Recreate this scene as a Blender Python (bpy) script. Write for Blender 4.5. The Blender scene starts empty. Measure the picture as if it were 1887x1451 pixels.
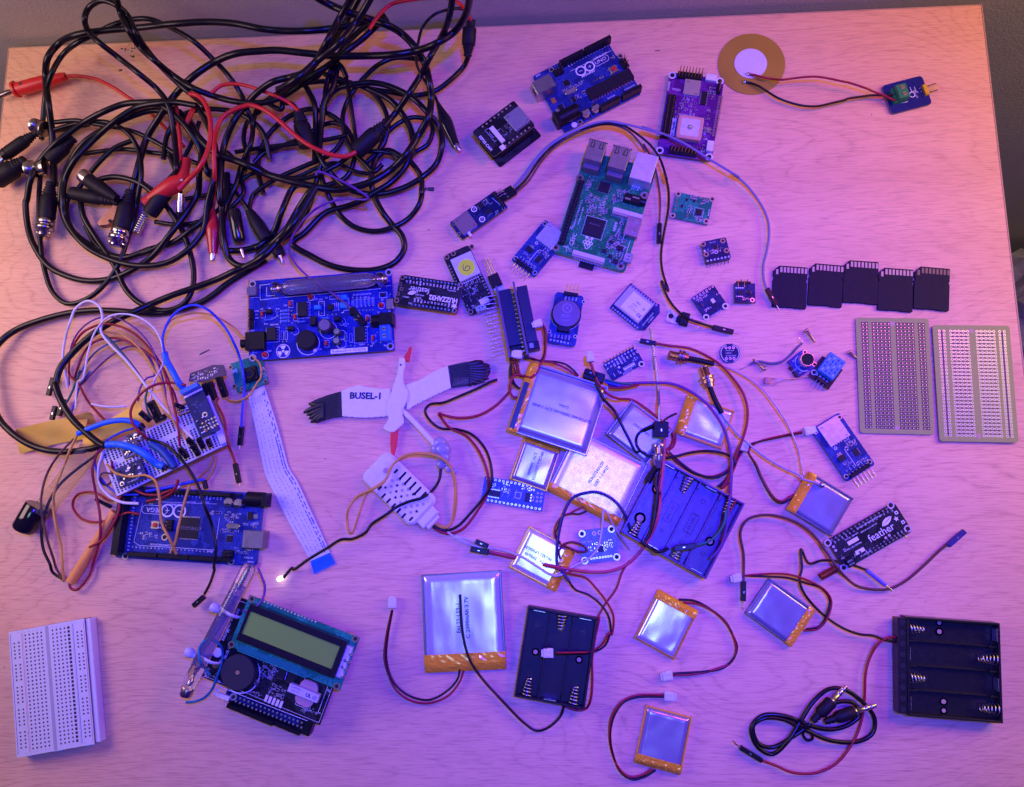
import bpy, math, random
from mathutils import Vector, Matrix
# ------------------------------------------------------------------ camera, world, lamps, exposure
W0, H0, FPX = 1887.0, 1451.0, 1400.0
CAMH = 540.0                                    # mm above the desk top
# desk axes seen from the camera, recovered from the two vanishing points of the desk edges
AX = Vector((.9983, .018, .0554)).normalized(); AY = Vector((-.0115, .9876, -.1568)); AZ = AX.cross(AY).normalized(); AY = AZ.cross(AX)
ROT = Matrix((AX, AY, AZ))                      # camera -> world
S = bpy.context.scene
COL = S.collection
cam_d = bpy.data.cameras.new('camera'); cam = bpy.data.objects.new('camera', cam_d); COL.objects.link(cam)
cam_d.sensor_width = 36; cam_d.lens = FPX / W0 * 36; cam_d.clip_start = .02; cam_d.clip_end = 50
cam.location = (0, 0, CAMH * .001); cam.rotation_euler = ROT.to_euler(); S.camera = cam
S.view_settings.view_transform = 'Standard'; S.view_settings.look = 'None'
S.view_settings.exposure = .0; S.view_settings.gamma = 1; S.view_settings.use_curve_mapping = False
wd = bpy.data.worlds.new('World'); S.world = wd; wd.use_nodes = True
wd.node_tree.nodes['Background'].inputs[0].default_value = (.14, .02, 1.0, 1)
wd.node_tree.nodes['Background'].inputs[1].default_value = .16
S.cycles.use_denoising = True
S.cycles.sample_clamp_indirect = 6
S.cycles.max_bounces = 8; S.cycles.transparent_max_bounces = 12

def lamp(kind, name, loc, energy, color, size=.05, aim=None, spot=None, blend=1):
    d = bpy.data.lights.new(name, kind); d.energy = energy; d.color = color
    if kind == 'AREA': d.size = size
    else: d.shadow_soft_size = size
    if spot: d.spot_size = math.radians(spot); d.spot_blend = blend
    o = bpy.data.objects.new(name, d); COL.objects.link(o); o.location = loc
    if aim is not None:
        o.rotation_euler = (Vector(aim) - Vector(loc)).to_track_quat('-Z', 'Y').to_euler()
    return o
# violet lamp over the middle of the desk, warm room lamps to the left and right
lamp('SPOT', 'violet_lamp', (.085, .085, .75), 62, (.020, .004, 1.0), .013, (.01, .02, 0), 74)
lamp('AREA', 'warm_lamp', (-.62, .18, .32), 1.75, (1.0, .66, .66), .30, (-.34, .08, 0))
lamp('AREA', 'warm_lamp', (.70, .24, .32), 1.8, (1.0, .76, .20), .28, (.42, .15, 0))
lamp('AREA', 'magenta_fill', (.41, .31, .52), 1.25, (1.0, .10, .34), .16, (.24, .14, 0))  # added fill light, reddens the back of the desk
lamp('AREA', 'ceiling_panel', (.04, -.06, 1.95), 4.2, (.52, .85, .95), .46, (.04, -.06, 0))

# ------------------------------------------------------------------ pixels to points
TILES = {'0': (0, 0, 1), 'A': (0, 0, 3.921), 'B': (460, 0, 3.921), 'C': (0, 340, 3.921), 'D': (460, 340, 3.921),
 'E': (0, 690, 3.921), 'F': (460, 690, 3.921), 'G': (860, 40, 4.966), 'H': (1180, 40, 4.966), 'I': (800, 240, 4.147),
 'J': (1100, 320, 4.031), 'K': (1380, 450, 3.72), 'L': (1560, 0, 4.838), 'M': (780, 620, 4.68), 'N': (1100, 620, 4.68),
 'O': (840, 860, 4.68), 'Q': (1130, 820, 4.68), 'R': (1340, 850, 3.45), 'S': (0, 1040, 2.696), 'U': (680, 1020, 3.818),
 'V': (1080, 1060, 2.338), 'GG': (440, 480, 6.29), 'LC': (310, 1060, 4.838), 'PB': (180, 680, 6.046),
 'MG': (190, 860, 5.897), 'HD': (850, 450, 5.373), 'LF': (0, 180, 4.835)}
YWALL = 1e9
def world(px, py, z=0.0):
    """point (mm) on the plane z that the photograph shows at this pixel"""
    x, y = (px - W0 / 2) / FPX, (H0 / 2 - py) / FPX
    dx, dy, dz = ROT @ Vector((x, y, -1))
    k = (z - CAMH) / dz
    if dy * k > YWALL:
        k = YWALL / dy; z = CAMH + dz * k
    return Vector((dx * k, dy * k, z))
def at(t, x, y, z=0.0):
    ox, oy, s = TILES[t]
    return world(ox + x / s, oy + y / s, z)
def path(spec, dz=0.0):
    """'A 10,20 30,40 @15 B 5,5' -> list of points; @h sets the height above the desk in mm"""
    out = []; t = '0'; z = 3.0
    for tok in spec.split():
        if tok[0] == '@': z = float(tok[1:])
        elif ',' in tok:
            a, b = tok.split(','); out.append(at(t, float(a), float(b), z + dz))
        else: t = tok
    return out
def spline(pts, seg=9):
    if len(pts) < 3: return list(pts)
    P = [pts[0] * 2 - pts[1]] + list(pts) + [pts[-1] * 2 - pts[-2]]
    out = []
    for i in range(1, len(P) - 2):
        p0, p1, p2, p3 = P[i - 1:i + 3]
        t0 = 0; t1 = max((p1 - p0).length, 1e-3) ** .5; t2 = t1 + max((p2 - p1).length, 1e-3) ** .5; t3 = t2 + max((p3 - p2).length, 1e-3) ** .5
        for k in range(seg):
            t = t1 + (t2 - t1) * k / seg
            A1 = p0 * ((t1 - t) / (t1 - t0)) + p1 * ((t - t0) / (t1 - t0))
            A2 = p1 * ((t2 - t) / (t2 - t1)) + p2 * ((t - t1) / (t2 - t1))
            A3 = p2 * ((t3 - t) / (t3 - t2)) + p3 * ((t - t2) / (t3 - t2))
            B1 = A1 * ((t2 - t) / (t2 - t0)) + A2 * ((t - t0) / (t2 - t0))
            B2 = A2 * ((t3 - t) / (t3 - t1)) + A3 * ((t - t1) / (t3 - t1))
            out.append(B1 * ((t2 - t) / (t2 - t1)) + B2 * ((t - t1) / (t2 - t1)))
    out.append(pts[-1].copy())
    return out

# ------------------------------------------------------------------ materials
MATS = {}
def nn(nt, typ, **kw):
    n = nt.nodes.new(typ)
    for k, v in kw.items():
        if k.startswith('i_'): n.inputs[k[2:].replace('_', ' ')].default_value = v
        else: setattr(n, k, v)
    return n
def mat(name, rgb, rough=.5, metal=0, coat=0, trans=0, alpha=1, spec=.5, var=.10, vs=300, bump=0, bs=200, emit=None, ior=1.45, sheen=0):
    if name in MATS: return MATS[name]
    m = bpy.data.materials.new(name); m.use_nodes = True; nt = m.node_tree; b = nt.nodes['Principled BSDF']
    I = b.inputs
    I['Roughness'].default_value = rough; I['Metallic'].default_value = metal; I['Coat Weight'].default_value = coat
    I['Transmission Weight'].default_value = trans; I['Alpha'].default_value = alpha; I['Specular IOR Level'].default_value = spec
    I['IOR'].default_value = ior; I['Base Color'].default_value = (*rgb, 1)
    tc = nn(nt, 'ShaderNodeTexCoord'); L = nt.links.new
    if var > 0:
        nz = nn(nt, 'ShaderNodeTexNoise', i_Scale=vs, i_Detail=3.0); L(tc.outputs['Object'], nz.inputs['Vector'])
        mx = nn(nt, 'ShaderNodeMix', data_type='RGBA')
        L(nz.outputs['Fac'], mx.inputs['Factor'])
        mx.inputs[6].default_value = tuple(c * (1 - var) for c in rgb) + (1,)
        mx.inputs[7].default_value = tuple(min(1, c * (1 + var)) for c in rgb) + (1,)
        L(mx.outputs[2], I['Base Color'])
        mr = nn(nt, 'ShaderNodeMapRange'); mr.inputs[3].default_value = max(0.02, rough * .8); mr.inputs[4].default_value = min(1, rough * 1.25)
        L(nz.outputs['Fac'], mr.inputs[0]); L(mr.outputs[0], I['Roughness'])
    if bump:
        bz = nn(nt, 'ShaderNodeTexNoise', i_Scale=bs, i_Detail=2.0); L(tc.outputs['Object'], bz.inputs['Vector'])
        bp = nn(nt, 'ShaderNodeBump', i_Strength=1.0, i_Distance=bump * .001); L(bz.outputs['Fac'], bp.inputs['Height']); L(bp.outputs[0], I['Normal'])
    if emit: I['Emission Color'].default_value = (*emit[0], 1); I['Emission Strength'].default_value = emit[1]
    MATS[name] = m
    return m
def pcb_mat(name, rgb, tr=1.7):
    """solder mask with copper tracks showing faintly through it"""
    if name in MATS: return MATS[name]
    m = mat(name, rgb, .42, var=0, spec=.25); nt = m.node_tree; L = nt.links.new; b = nt.nodes['Principled BSDF']
    tc = nn(nt, 'ShaderNodeTexCoord')
    v = nn(nt, 'ShaderNodeTexVoronoi', feature='DISTANCE_TO_EDGE', i_Scale=620.0, i_Randomness=.6); L(tc.outputs['Object'], v.inputs['Vector'])
    v2 = nn(nt, 'ShaderNodeTexNoise', i_Scale=70.0); L(tc.outputs['Object'], v2.inputs['Vector'])
    lt = nn(nt, 'ShaderNodeMath', operation='LESS_THAN'); lt.inputs[1].default_value = .165; L(v.outputs[0], lt.inputs[0])
    gt = nn(nt, 'ShaderNodeMath', operation='GREATER_THAN'); gt.inputs[1].default_value = .47; L(v2.outputs['Fac'], gt.inputs[0])
    mu = nn(nt, 'ShaderNodeMath', operation='MULTIPLY'); L(lt.outputs[0], mu.inputs[0]); L(gt.outputs[0], mu.inputs[1])
    mx = nn(nt, 'ShaderNodeMix', data_type='RGBA'); L(mu.outputs[0], mx.inputs['Factor'])
    mx.inputs[6].default_value = (*rgb, 1); mx.inputs[7].default_value = (*(min(1, c * tr + .012) for c in rgb), 1)
    L(mx.outputs[2], b.inputs['Base Color'])
    return m
def foil_mat(name, rgb, rough, amp, scale=18):
    if name in MATS: return MATS[name]
    m = mat(name, rgb, rough, metal=.6, var=.05, vs=120); nt = m.node_tree; L = nt.links.new; b = nt.nodes['Principled BSDF']
    tc = nn(nt, 'ShaderNodeTexCoord'); mp = nn(nt, 'ShaderNodeMapping'); mp.inputs['Scale'].default_value = (1, 2.2, 1)
    n1 = nn(nt, 'ShaderNodeTexNoise', i_Scale=float(scale), i_Detail=1.5); n2 = nn(nt, 'ShaderNodeTexNoise', i_Scale=900.0)
    L(tc.outputs['Object'], mp.inputs[0]); L(mp.outputs[0], n1.inputs['Vector']); L(tc.outputs['Object'], n2.inputs['Vector'])
    b1 = nn(nt, 'ShaderNodeBump', i_Strength=1.0, i_Distance=amp * .001); b2 = nn(nt, 'ShaderNodeBump', i_Strength=.12, i_Distance=.00006)
    L(n1.outputs['Fac'], b1.inputs['Height']); L(n2.outputs['Fac'], b2.inputs['Height']); L(b1.outputs[0], b2.inputs['Normal']); L(b2.outputs[0], b.inputs['Normal'])
    return m
BLK = mat('black_plastic', (.006, .005, .008), .38, spec=.35)
BLKM = mat('matte_black_plastic', (.009, .007, .011), .55, spec=.3, bump=.05, bs=900)
RUB = mat('black_rubber', (.005, .004, .007), .30, spec=.45, bump=.02, bs=600)
CHIP = mat('chip_resin', (.012, .010, .015), .45, spec=.35)
SIL = mat('white_print', (.78, .78, .78), .6, var=.03)
TIN = mat('tinned_metal', (.72, .70, .68), .28, metal=1)
STEEL = mat('brushed_steel', (.50, .48, .46), .32, metal=1, bump=.02, bs=1500)
GOLD = mat('gold_contact', (.80, .55, .22), .28, metal=1)
BRASS = mat('brass', (.62, .42, .16), .3, metal=1)
COPPER = mat('copper', (.55, .25, .12), .35, metal=1)
PAD = mat('solder_pad', (.75, .70, .60), .3, metal=.9)
HOLE = mat('drilled_hole', (.015, .012, .012), .9)
BLUE = pcb_mat('blue_solder_mask', (.010, .024, .13))
DBLUE = pcb_mat('dark_blue_solder_mask', (.003, .010, .055))
NAVY = pcb_mat('navy_solder_mask', (.004, .012, .07))
GREEN = pcb_mat('green_solder_mask', (.005, .15, .055))
TEALG = pcb_mat('teal_solder_mask', (.004, .16, .09))
PURP = pcb_mat('purple_solder_mask', (.09, .008, .13))
BLACKB = pcb_mat('black_solder_mask', (.008, .008, .010))
FR4 = mat('bare_board', (.33, .38, .10), .6)
WHT = mat('white_plastic', (.72, .70, .70), .4)
NYL = mat('cream_nylon', (.70, .69, .66), .45)
REDP = mat('red_plastic', (.62, .02, .02), .35)
REDW = mat('red_wire', (.30, .004, .02), .42)
CRIM = mat('crimson_wire', (.26, .005, .03), .45)
BLKW = mat('black_wire', (.006, .005, .008), .36, spec=.4)
ORW = mat('orange_wire', (.62, .33, .06), .5)
BRW = mat('brown_wire', (.10, .035, .03), .5)
WHW = mat('white_wire', (.70, .69, .70), .45)
GRW = mat('grey_wire', (.27, .26, .28), .45)
PUW = mat('purple_wire', (.13, .03, .20), .45)
BLW = mat('blue_wire', (.02, .05, .50), .45)
GNW = mat('green_wire', (.02, .16, .11), .45)
TEW = mat('teal_wire', (.01, .20, .26), .45)
BSH = mat('blue_heatshrink', (.015, .16, .62), .45)
KAP = mat('polyimide_tape', (.95, .42, .02), .16, coat=.8, bump=.16, bs=110, var=.22)
KAPD = mat('polyimide_tape_edge', (.60, .24, .015), .2, coat=.6, bump=.2, bs=260, var=.22)
FOIL = foil_mat('pouch_foil', (.72, .72, .76), .26, .35)
FOILB = foil_mat('bright_pouch_foil', (.86, .86, .84), .27, .3)
FOILR = foil_mat('crinkled_pouch_foil', (.80, .80, .82), .22, .85, 26)
FOILV = foil_mat('violet_lit_foil', (.46, .42, .56), .22, .42, 16)  # darker foil copy, violet light reflections tinted into its colour
FOILD = foil_mat('dull_pouch_foil', (.36, .36, .38), .33, .3)
INK = mat('printed_ink', (.03, .03, .10), .6, var=0)
GLASS = mat('clear_glass', (.95, .95, .97), .04, trans=.96, spec=.5, var=0)
CLEAR = mat('clear_plastic', (.9, .9, .92), .12, trans=.85, var=0)
CERM = mat('beige_ceramic', (.62, .33, .22), .4)

# ------------------------------------------------------------------ mesh builder (all numbers in mm)
class MB:
    def __init__(s): s.v = []; s.f = []; s.mi = []; s.sm = []; s.m = []; s.X = None
    def add(s, vs, fs, m, smooth=False):
        o = len(s.v)
        s.v += [(s.X @ Vector(p)) if s.X is not None else Vector(p) for p in vs]
        if m not in s.m: s.m.append(m)
        i = s.m.index(m)
        for f in fs: s.f.append([o + k for k in f]); s.mi.append(i); s.sm.append(smooth)
        return s
    def prism(s, pts, z0, z1, m, bev=0, smooth=False):
        n = len(pts)
        # orientation
        a = sum(pts[i][0] * pts[(i + 1) % n][1] - pts[(i + 1) % n][0] * pts[i][1] for i in range(n))
        if a < 0: pts = pts[::-1]
        rings = [[(x, y, z0) for x, y in pts]]
        if bev > 0:
            inn = []
            for i in range(n):
                p = Vector(pts[i][:2]); q = Vector(pts[(i + 1) % n][:2]); r = Vector(pts[i - 1][:2])
                d1 = (p - r).normalized() if (p - r).length > 1e-9 else Vector((1, 0)); d2 = (q - p).normalized() if (q - p).length > 1e-9 else d1
                n1 = Vector((-d1.y, d1.x)); n2 = Vector((-d2.y, d2.x)); k = n1 + n2
                k = k / max(k.length_squared / 2, .35)
                inn.append((p.x + k.x * bev, p.y + k.y * bev))
            rings += [[(x, y, z1 - bev) for x, y in pts], [(x, y, z1) for x, y in inn]]
        else: rings.append([(x, y, z1) for x, y in pts])
        vs = [p for r in rings for p in r]; fs = []
        for k in range(len(rings) - 1):
            for i in range(n): j = (i + 1) % n; fs.append((k * n + i, k * n + j, (k + 1) * n + j, (k + 1) * n + i))
        fs.append(tuple(range((len(rings) - 1) * n, len(rings) * n))); fs.append(tuple(reversed(range(n))))
        return s.add(vs, fs, m, smooth)
    def box(s, x0, y0, x1, y1, z0, z1, m, bev=0, r=0):
        if x0 > x1: x0, x1 = x1, x0
        if y0 > y1: y0, y1 = y1, y0
        return s.prism(rrect(x0, y0, x1, y1, r), z0, z1, m, bev)
    def sheet(s, pts, z, m):
        n = len(pts); a = sum(pts[i][0] * pts[(i + 1) % n][1] - pts[(i + 1) % n][0] * pts[i][1] for i in range(n))
        if a < 0: pts = pts[::-1]
        return s.add([(p[0], p[1], z) for p in pts], [tuple(range(n))], m)
    def rect(s, x0, y0, x1, y1, z, m): return s.sheet([(x0, y0), (x1, y0), (x1, y1), (x0, y1)], z, m)
    def line(s, pts, w, z, m, closed=False):
        n = len(pts)
        for i in range(n if closed else n - 1):
            a = Vector(pts[i][:2]); b = Vector(pts[(i + 1) % n][:2]); d = b - a
            if d.length < 1e-6: continue
            d.normalize(); k = Vector((-d.y, d.x)) * w / 2; a = a - d * w / 2; b = b + d * w / 2
            s.sheet([a - k, b - k, b + k, a + k], z + .004 * (i % 3), m)
        return s
    def frame(s, x0, y0, x1, y1, w, z, m): return s.line([(x0, y0), (x1, y0), (x1, y1), (x0, y1)], w, z, m, True)
    def ring(s, cx, cy, r0, r1, z, m, n=20, a0=0, a1=360):
        full = abs(a1 - a0) >= 360; k = n if full else n + 1; vs = []
        for i in range(k):
            a = math.radians(a0 + (a1 - a0) * i / n); c, q = math.cos(a), math.sin(a)
            vs += [(cx + r0 * c, cy + r0 * q, z), (cx + r1 * c, cy + r1 * q, z)]
        fs = []
        for i in range(n):
            j = (i + 1) % k; fs.append((2 * i, 2 * i + 1, 2 * j + 1, 2 * j))
        return s.add(vs, fs, m)
    def disc(s, cx, cy, r, z, m, n=20): return s.sheet([(cx + r * math.cos(6.2832 * i / n), cy + r * math.sin(6.2832 * i / n)) for i in range(n)], z, m)
    def cyl(s, cx, cy, r, z0, z1, m, n=24, bev=0): return s.lathe((cx, cy, z0), (cx, cy, z1), [(0, r), (1 - bev / max(z1 - z0, 1e-6), r), (1, r - bev)] if bev else [(0, r), (1, r)], m, n)
    def lathe(s, p0, p1, prof, m, n=20, smooth=True, sx=1.0):
        """prof: (t along axis 0..1, radius)"""
        p0 = Vector(p0); p1 = Vector(p1); d = (p1 - p0); L = d.length; d.normalize()
        u = d.cross(Vector((0, 0, 1)));
        if u.length < 1e-3: u = Vector((1, 0, 0))
        u.normalize(); w = u.cross(d)
        vs = []; fs = []
        for t, r in prof:
            c = p0 + d * (L * t)
            for i in range(n):
                a = 6.28318 * i / n; vs.append(c + u * (r * math.cos(a)) + w * (r * sx * math.sin(a)))
        for k in range(len(prof) - 1):
            for i in range(n): j = (i + 1) % n; fs.append((k * n + i, (k + 1) * n + i, (k + 1) * n + j, k * n + j))
        s.add(vs, fs, m, smooth)
        q = len(prof) - 1
        s.add(vs[:n], [tuple(range(n))], m); s.add(vs[q * n:], [tuple(reversed(range(n)))], m)
        return s
    def tube(s, pts, r, m, n=8, seg=8, raw=False, flat=1.0):
        P = pts if raw else spline(pts, seg)
        P = [p for i, p in enumerate(P) if i == 0 or (p - P[i - 1]).length > 1e-4]
        if len(P) < 2: return s
        vs = []; fs = []; up = None
        for i, p in enumerate(P):
            d = (P[min(i + 1, len(P) - 1)] - P[max(i - 1, 0)]).normalized()
            if up is None:
                up = Vector((0, 0, 1)) if abs(d.z) < .9 else Vector((1, 0, 0))
            up = (up - d * up.dot(d))
            if up.length < 1e-4: up = Vector((1, 0, 0)) - d * d.x
            up.normalize(); u = d.cross(up)
            for k in range(n):
                a = 6.28318 * k / n; vs.append(p + u * (r * math.cos(a)) + up * (r * flat * math.sin(a)))
        for i in range(len(P) - 1):
            for k in range(n): j = (k + 1) % n; fs.append((i * n + k, i * n + j, (i + 1) * n + j, (i + 1) * n + k))
        s.add(vs, fs, m, True); s.add(vs[:n], [tuple(reversed(range(n)))], m); s.add(vs[-n:], [tuple(range(n))], m)
        return s
    def ball(s, c, r, m, n=12, sz=1.0):
        c = Vector(c); prof = []
        vs = []; fs = []; K = n // 2
        for k in range(K + 1):
            t = math.pi * k / K
            for i in range(n): a = 6.28318 * i / n; vs.append(c + Vector((r * math.sin(t) * math.cos(a), r * math.sin(t) * math.sin(a), -r * sz * math.cos(t))))
        for k in range(K):
            for i in range(n): j = (i + 1) % n; fs.append((k * n + i, k * n + j, (k + 1) * n + j, (k + 1) * n + i))
        return s.add(vs, fs, m, True)
    def text(s, txt, x, y, size, z, m=None, rot=0, align='CENTER', sx=1.0, bold=0, mirror=False):
        key = (txt, align, bold)
        if key not in TXT:
            cu = bpy.data.curves.new('t', 'FONT'); cu.body = txt; cu.size = 1; cu.align_x = align; cu.align_y = 'CENTER'; cu.resolution_u = 2; cu.offset = bold
            ob = bpy.data.objects.new('t', cu); COL.objects.link(ob); bpy.context.view_layer.update()
            me = ob.evaluated_get(bpy.context.evaluated_depsgraph_get()).to_mesh()
            TXT[key] = ([tuple(v.co) for v in me.vertices], [tuple(p.vertices) for p in me.polygons])
            bpy.data.objects.remove(ob); bpy.data.curves.remove(cu)
        vs, fs = TXT[key]; a = math.radians(rot); c, q = math.cos(a), math.sin(a); out = []
        for vx, vy, _ in vs:
            vx *= size * sx * (-1 if mirror else 1); vy *= size
            out.append((x + vx * c - vy * q, y + vx * q + vy * c, z))
        return s.add(out, fs, m or SIL)
    def build(s, name, parent=None, world_coords=False, label=None):
        me = bpy.data.meshes.new(name)
        vs = s.v
        if world_coords and parent is not None:
            inv = (Matrix.Translation(parent.location * 1000) @ parent.rotation_euler.to_matrix().to_4x4()).inverted()
            vs = [inv @ v for v in vs]
        me.from_pydata([tuple(v * .001) for v in vs], [], s.f)
        for m in s.m: me.materials.append(m)
        me.polygons.foreach_set('material_index', s.mi); me.polygons.foreach_set('use_smooth', s.sm)
        me.update()
        o = bpy.data.objects.new(name, me); COL.objects.link(o)
        if parent is not None: o.parent = parent
        if label: o['label'] = label
        return o
TXT = {}
def rrect(x0, y0, x1, y1, r=0, k=4):
    if r <= 0: return [(x0, y0), (x1, y0), (x1, y1), (x0, y1)]
    out = []
    for cx, cy, a0 in ((x1 - r, y0 + r, -90), (x1 - r, y1 - r, 0), (x0 + r, y1 - r, 90), (x0 + r, y0 + r, 180)):
        for i in range(k + 1):
            a = math.radians(a0 + 90 * i / k); out.append((cx + r * math.cos(a), cy + r * math.sin(a)))
    return out
def tag(o, label, cat, group=None, kind=None):
    if label: o['label'] = label
    if cat: o['category'] = cat
    if group: o['group'] = group
    if kind: o['kind'] = kind
    return o
def thing(name, label, cat, loc, rot=0, group=None):
    o = bpy.data.objects.new(name, None); COL.objects.link(o); o.empty_display_size = .01
    o.location = Vector(loc) * .001; o.rotation_euler = (0, 0, rot)
    return tag(o, label, cat, group)
def wire_thing(name, spec, r, m, label, cat='wire', group=None, n=8, dz=0):
    """a loose wire as a thing; its ends are added by the caller"""
    P = path(spec, dz); r = r * .87 if r > 1.6 else r * .9
    b = MB().tube(P, r, m, n)
    o = thing(name, label, cat, (P[0].x, P[0].y, 0), 0, group)
    b.build('insulation', o, True)
    return o, P
def dupont(parent, p0, p1, w=2.5, m=None, pin=0, name='connector_housing'):
    """black rectangular jumper end from p0 (wire side) to p1; pin = length of bare pin beyond p1"""
    p0 = Vector(p0); p1 = Vector(p1); d = (p1 - p0).normalized(); b = MB()
    u = d.cross(Vector((0, 0, 1))).normalized(); k = u.cross(d)
    h = w / 2; c = .25
    def sec(p, q): return [p + u * (a * q) + k * (e * q) for a, e in ((-h, -h + c), (-h + c, -h), (h - c, -h), (h, -h + c), (h, h - c), (h - c, h), (-h + c, h), (-h, h - c))]
    vs = sec(p0, .82) + sec(p0 + d * .6, 1) + sec(p1 - d * .3, 1) + sec(p1, .9); n = 8
    fs = [(j * n + i, j * n + (i + 1) % n, (j + 1) * n + (i + 1) % n, (j + 1) * n + i) for j in range(3) for i in range(n)] + [tuple(reversed(range(n))), tuple(range(3 * n, 4 * n))]
    b.add(vs, fs, m or BLK)
    q = p0 + (p1 - p0) * .55
    b.add([q + u * a + k * (h + .02) + d * e for a, e in ((-.35, -.8), (.35, -.8), (.35, .8), (-.35, .8))], [(0, 1, 2, 3)], TIN)
    o = b.build(name, parent, True)
    if pin:
        MB().tube([p1, p1 + d * pin], .32, GOLD if pin > 0 else TIN, 6, raw=True).build('pin', o, False) if False else MB().tube([p1 - d, p1 + d * pin], .32, TIN, 6, raw=True).build('pin', parent, True)
    return o
def jst(parent, p, d, w=5.5, l=6.5, m=None):
    """cream two-pole battery plug, p = centre, d = direction the wires leave"""
    p = Vector(p); d = Vector(d); d.z = 0; d.normalize(); u = Vector((-d.y, d.x, 0)); b = MB()
    R = Matrix(((d.x, u.x, 0, p.x), (d.y, u.y, 0, p.y), (0, 0, 1, p.z), (0, 0, 0, 1))); b.X = R
    m = m or NYL
    b.box(-l / 2, -w / 2, l / 2, w / 2, -2.1, 2.1, m, .35)
    b.box(-l / 2 - 1.4, -w / 2 + .6, -l / 2, w / 2 - .6, -1.4, 1.6, m, .3)
    for q in (-1, 1):
        b.box(-l * .15, q * 1.25 - .55, l * .32, q * 1.25 + .55, 2.12, 2.3, WHT)
        b.box(-l * .1, q * w / 2 - .2, l * .4, q * w / 2 + .35, -1, 1, m)
    return b.build('plug', parent, True)
# ------------------------------------------------------------------ the desk, the wall behind it, the floor
def wood_mat():
    m = bpy.data.materials.new('oak_laminate'); m.use_nodes = True; nt = m.node_tree; L = nt.links.new; b = nt.nodes['Principled BSDF']
    tc = nn(nt, 'ShaderNodeTexCoord'); sep = nn(nt, 'ShaderNodeSeparateXYZ'); L(tc.outputs['Object'], sep.inputs[0])
    def M(op, a, c=None, d=None):
        n = nn(nt, 'ShaderNodeMath', operation=op)
        for i, q in enumerate((a, c, d)):
            if q is None: continue
            if isinstance(q, (int, float)): n.inputs[i].default_value = q
            else: L(q, n.inputs[i])
        return n.outputs[0]
    def noise(sx, sy, det=2.0, rough=.5, off=0):
        mp = nn(nt, 'ShaderNodeMapping'); mp.inputs['Scale'].default_value = (sx, sy, 1); mp.inputs['Location'].default_value = (off, off * .7, 0)
        L(tc.outputs['Object'], mp.inputs[0]); n = nn(nt, 'ShaderNodeTexNoise', i_Scale=1.0, i_Detail=det, i_Roughness=rough); L(mp.outputs[0], n.inputs['Vector'])
        return n.outputs['Fac']
    # slow field whose level lines make the cathedral figure
    f = noise(3.2, 7.5, 1.5, .45, 3.1)
    fld = M('ADD', M('MULTIPLY', f, 1.0), M('MULTIPLY', sep.outputs['Y'], 2.2))
    fld = M('ADD', fld, M('MULTIPLY', noise(14, 60, 2, .5, 9), .05))
    ph = M('MULTIPLY', fld, 92.0)
    ring = M('PINGPONG', ph, 1.0)                       # 0..1
    ring = M('POWER', ring, 6.0)
    # broken pores: short dark dashes along x
    dash = noise(70, 1500, 2.5, .6, 1)
    dash2 = noise(60, 900, 2, .6, 5)
    d1 = nn(nt, 'ShaderNodeMapRange'); L(dash, d1.inputs[0]); d1.inputs[1].default_value = .50; d1.inputs[2].default_value = .63
    d2 = nn(nt, 'ShaderNodeMapRange'); L(dash2, d2.inputs[0]); d2.inputs[1].default_value = .47; d2.inputs[2].default_value = .60
    patch = nn(nt, 'ShaderNodeMapRange'); L(noise(5, 9, 2, .5, 21), patch.inputs[0]); patch.inputs[1].default_value = .40; patch.inputs[2].default_value = .62
    lines = M('MULTIPLY', ring, M('ADD', M('MULTIPLY', d2.outputs[0], .75), .30))
    dark = M('ADD', M('MULTIPLY', lines, M('ADD', M('MULTIPLY', patch.outputs[0], .55), .42)), M('MULTIPLY', d1.outputs[0], .66))
    dark = M('MINIMUM', dark, 1.0)
    cr = nn(nt, 'ShaderNodeMix', data_type='RGBA'); L(noise(3, 26, 3, .55, 40), cr.inputs['Factor'])
    cr.inputs[6].default_value = (.72, .39, .21, 1); cr.inputs[7].default_value = (.92, .55, .31, 1)
    mx = nn(nt, 'ShaderNodeMix', data_type='RGBA'); L(M('MULTIPLY', dark, .50), mx.inputs['Factor'])
    L(cr.outputs[2], mx.inputs[6]); mx.inputs[7].default_value = (.40, .15, .12, 1)
    L(mx.outputs[2], b.inputs['Base Color'])
    b.inputs['Roughness'].default_value = .52; b.inputs['Specular IOR Level'].default_value = .35
    bp = nn(nt, 'ShaderNodeBump', i_Strength=.5, i_Distance=.00012); L(M('MULTIPLY', dark, -1), bp.inputs['Height']); L(bp.outputs[0], b.inputs['Normal'])
    MATS['oak_laminate'] = m
    return m
OAK = wood_mat()
EDGE = mat('oak_edge_band', (.50, .32, .20), .5, var=.2, vs=60)
TL, TR = world(14, 87), world(1811, 7)
RB = world(1887, 632)
ex = (TR - TL).normalized(); ey = Vector((-ex.y, ex.x, 0))
DW = (TR - TL).length; DD = 561.0
YWALL = 1e9
tb = thing('desk', 'light oak laminate desk covered with electronic parts and tangled cables', 'desk', (TL.x, TL.y, -735), math.atan2(ex.y, ex.x))
b = MB(); b.box(1.6, -DD, DW - 1.6, -1.6, -18, 0, OAK, .0)
top_off = 735
for i in range(len(b.v)): b.v[i].z += top_off
b.build('desk_top', tb)
b = MB()
for x0, y0, x1, y1 in ((0, -DD, 1.5, 0), (DW - 1.5, -DD, DW, 0), (1.5, -1.5, DW - 1.5, 0)):
    b.box(x0, y0, x1, y1, -18.4, -.15, EDGE, .5)
for i in range(len(b.v)): b.v[i].z += top_off
b.build('edge_banding', tb)
for x in (30, DW - 50):
    for y in (-40, -DD + 60):
        MB().box(x, y - 20, x + 20, y, 0, 716, EDGE, 1).build('leg', tb)
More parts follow.
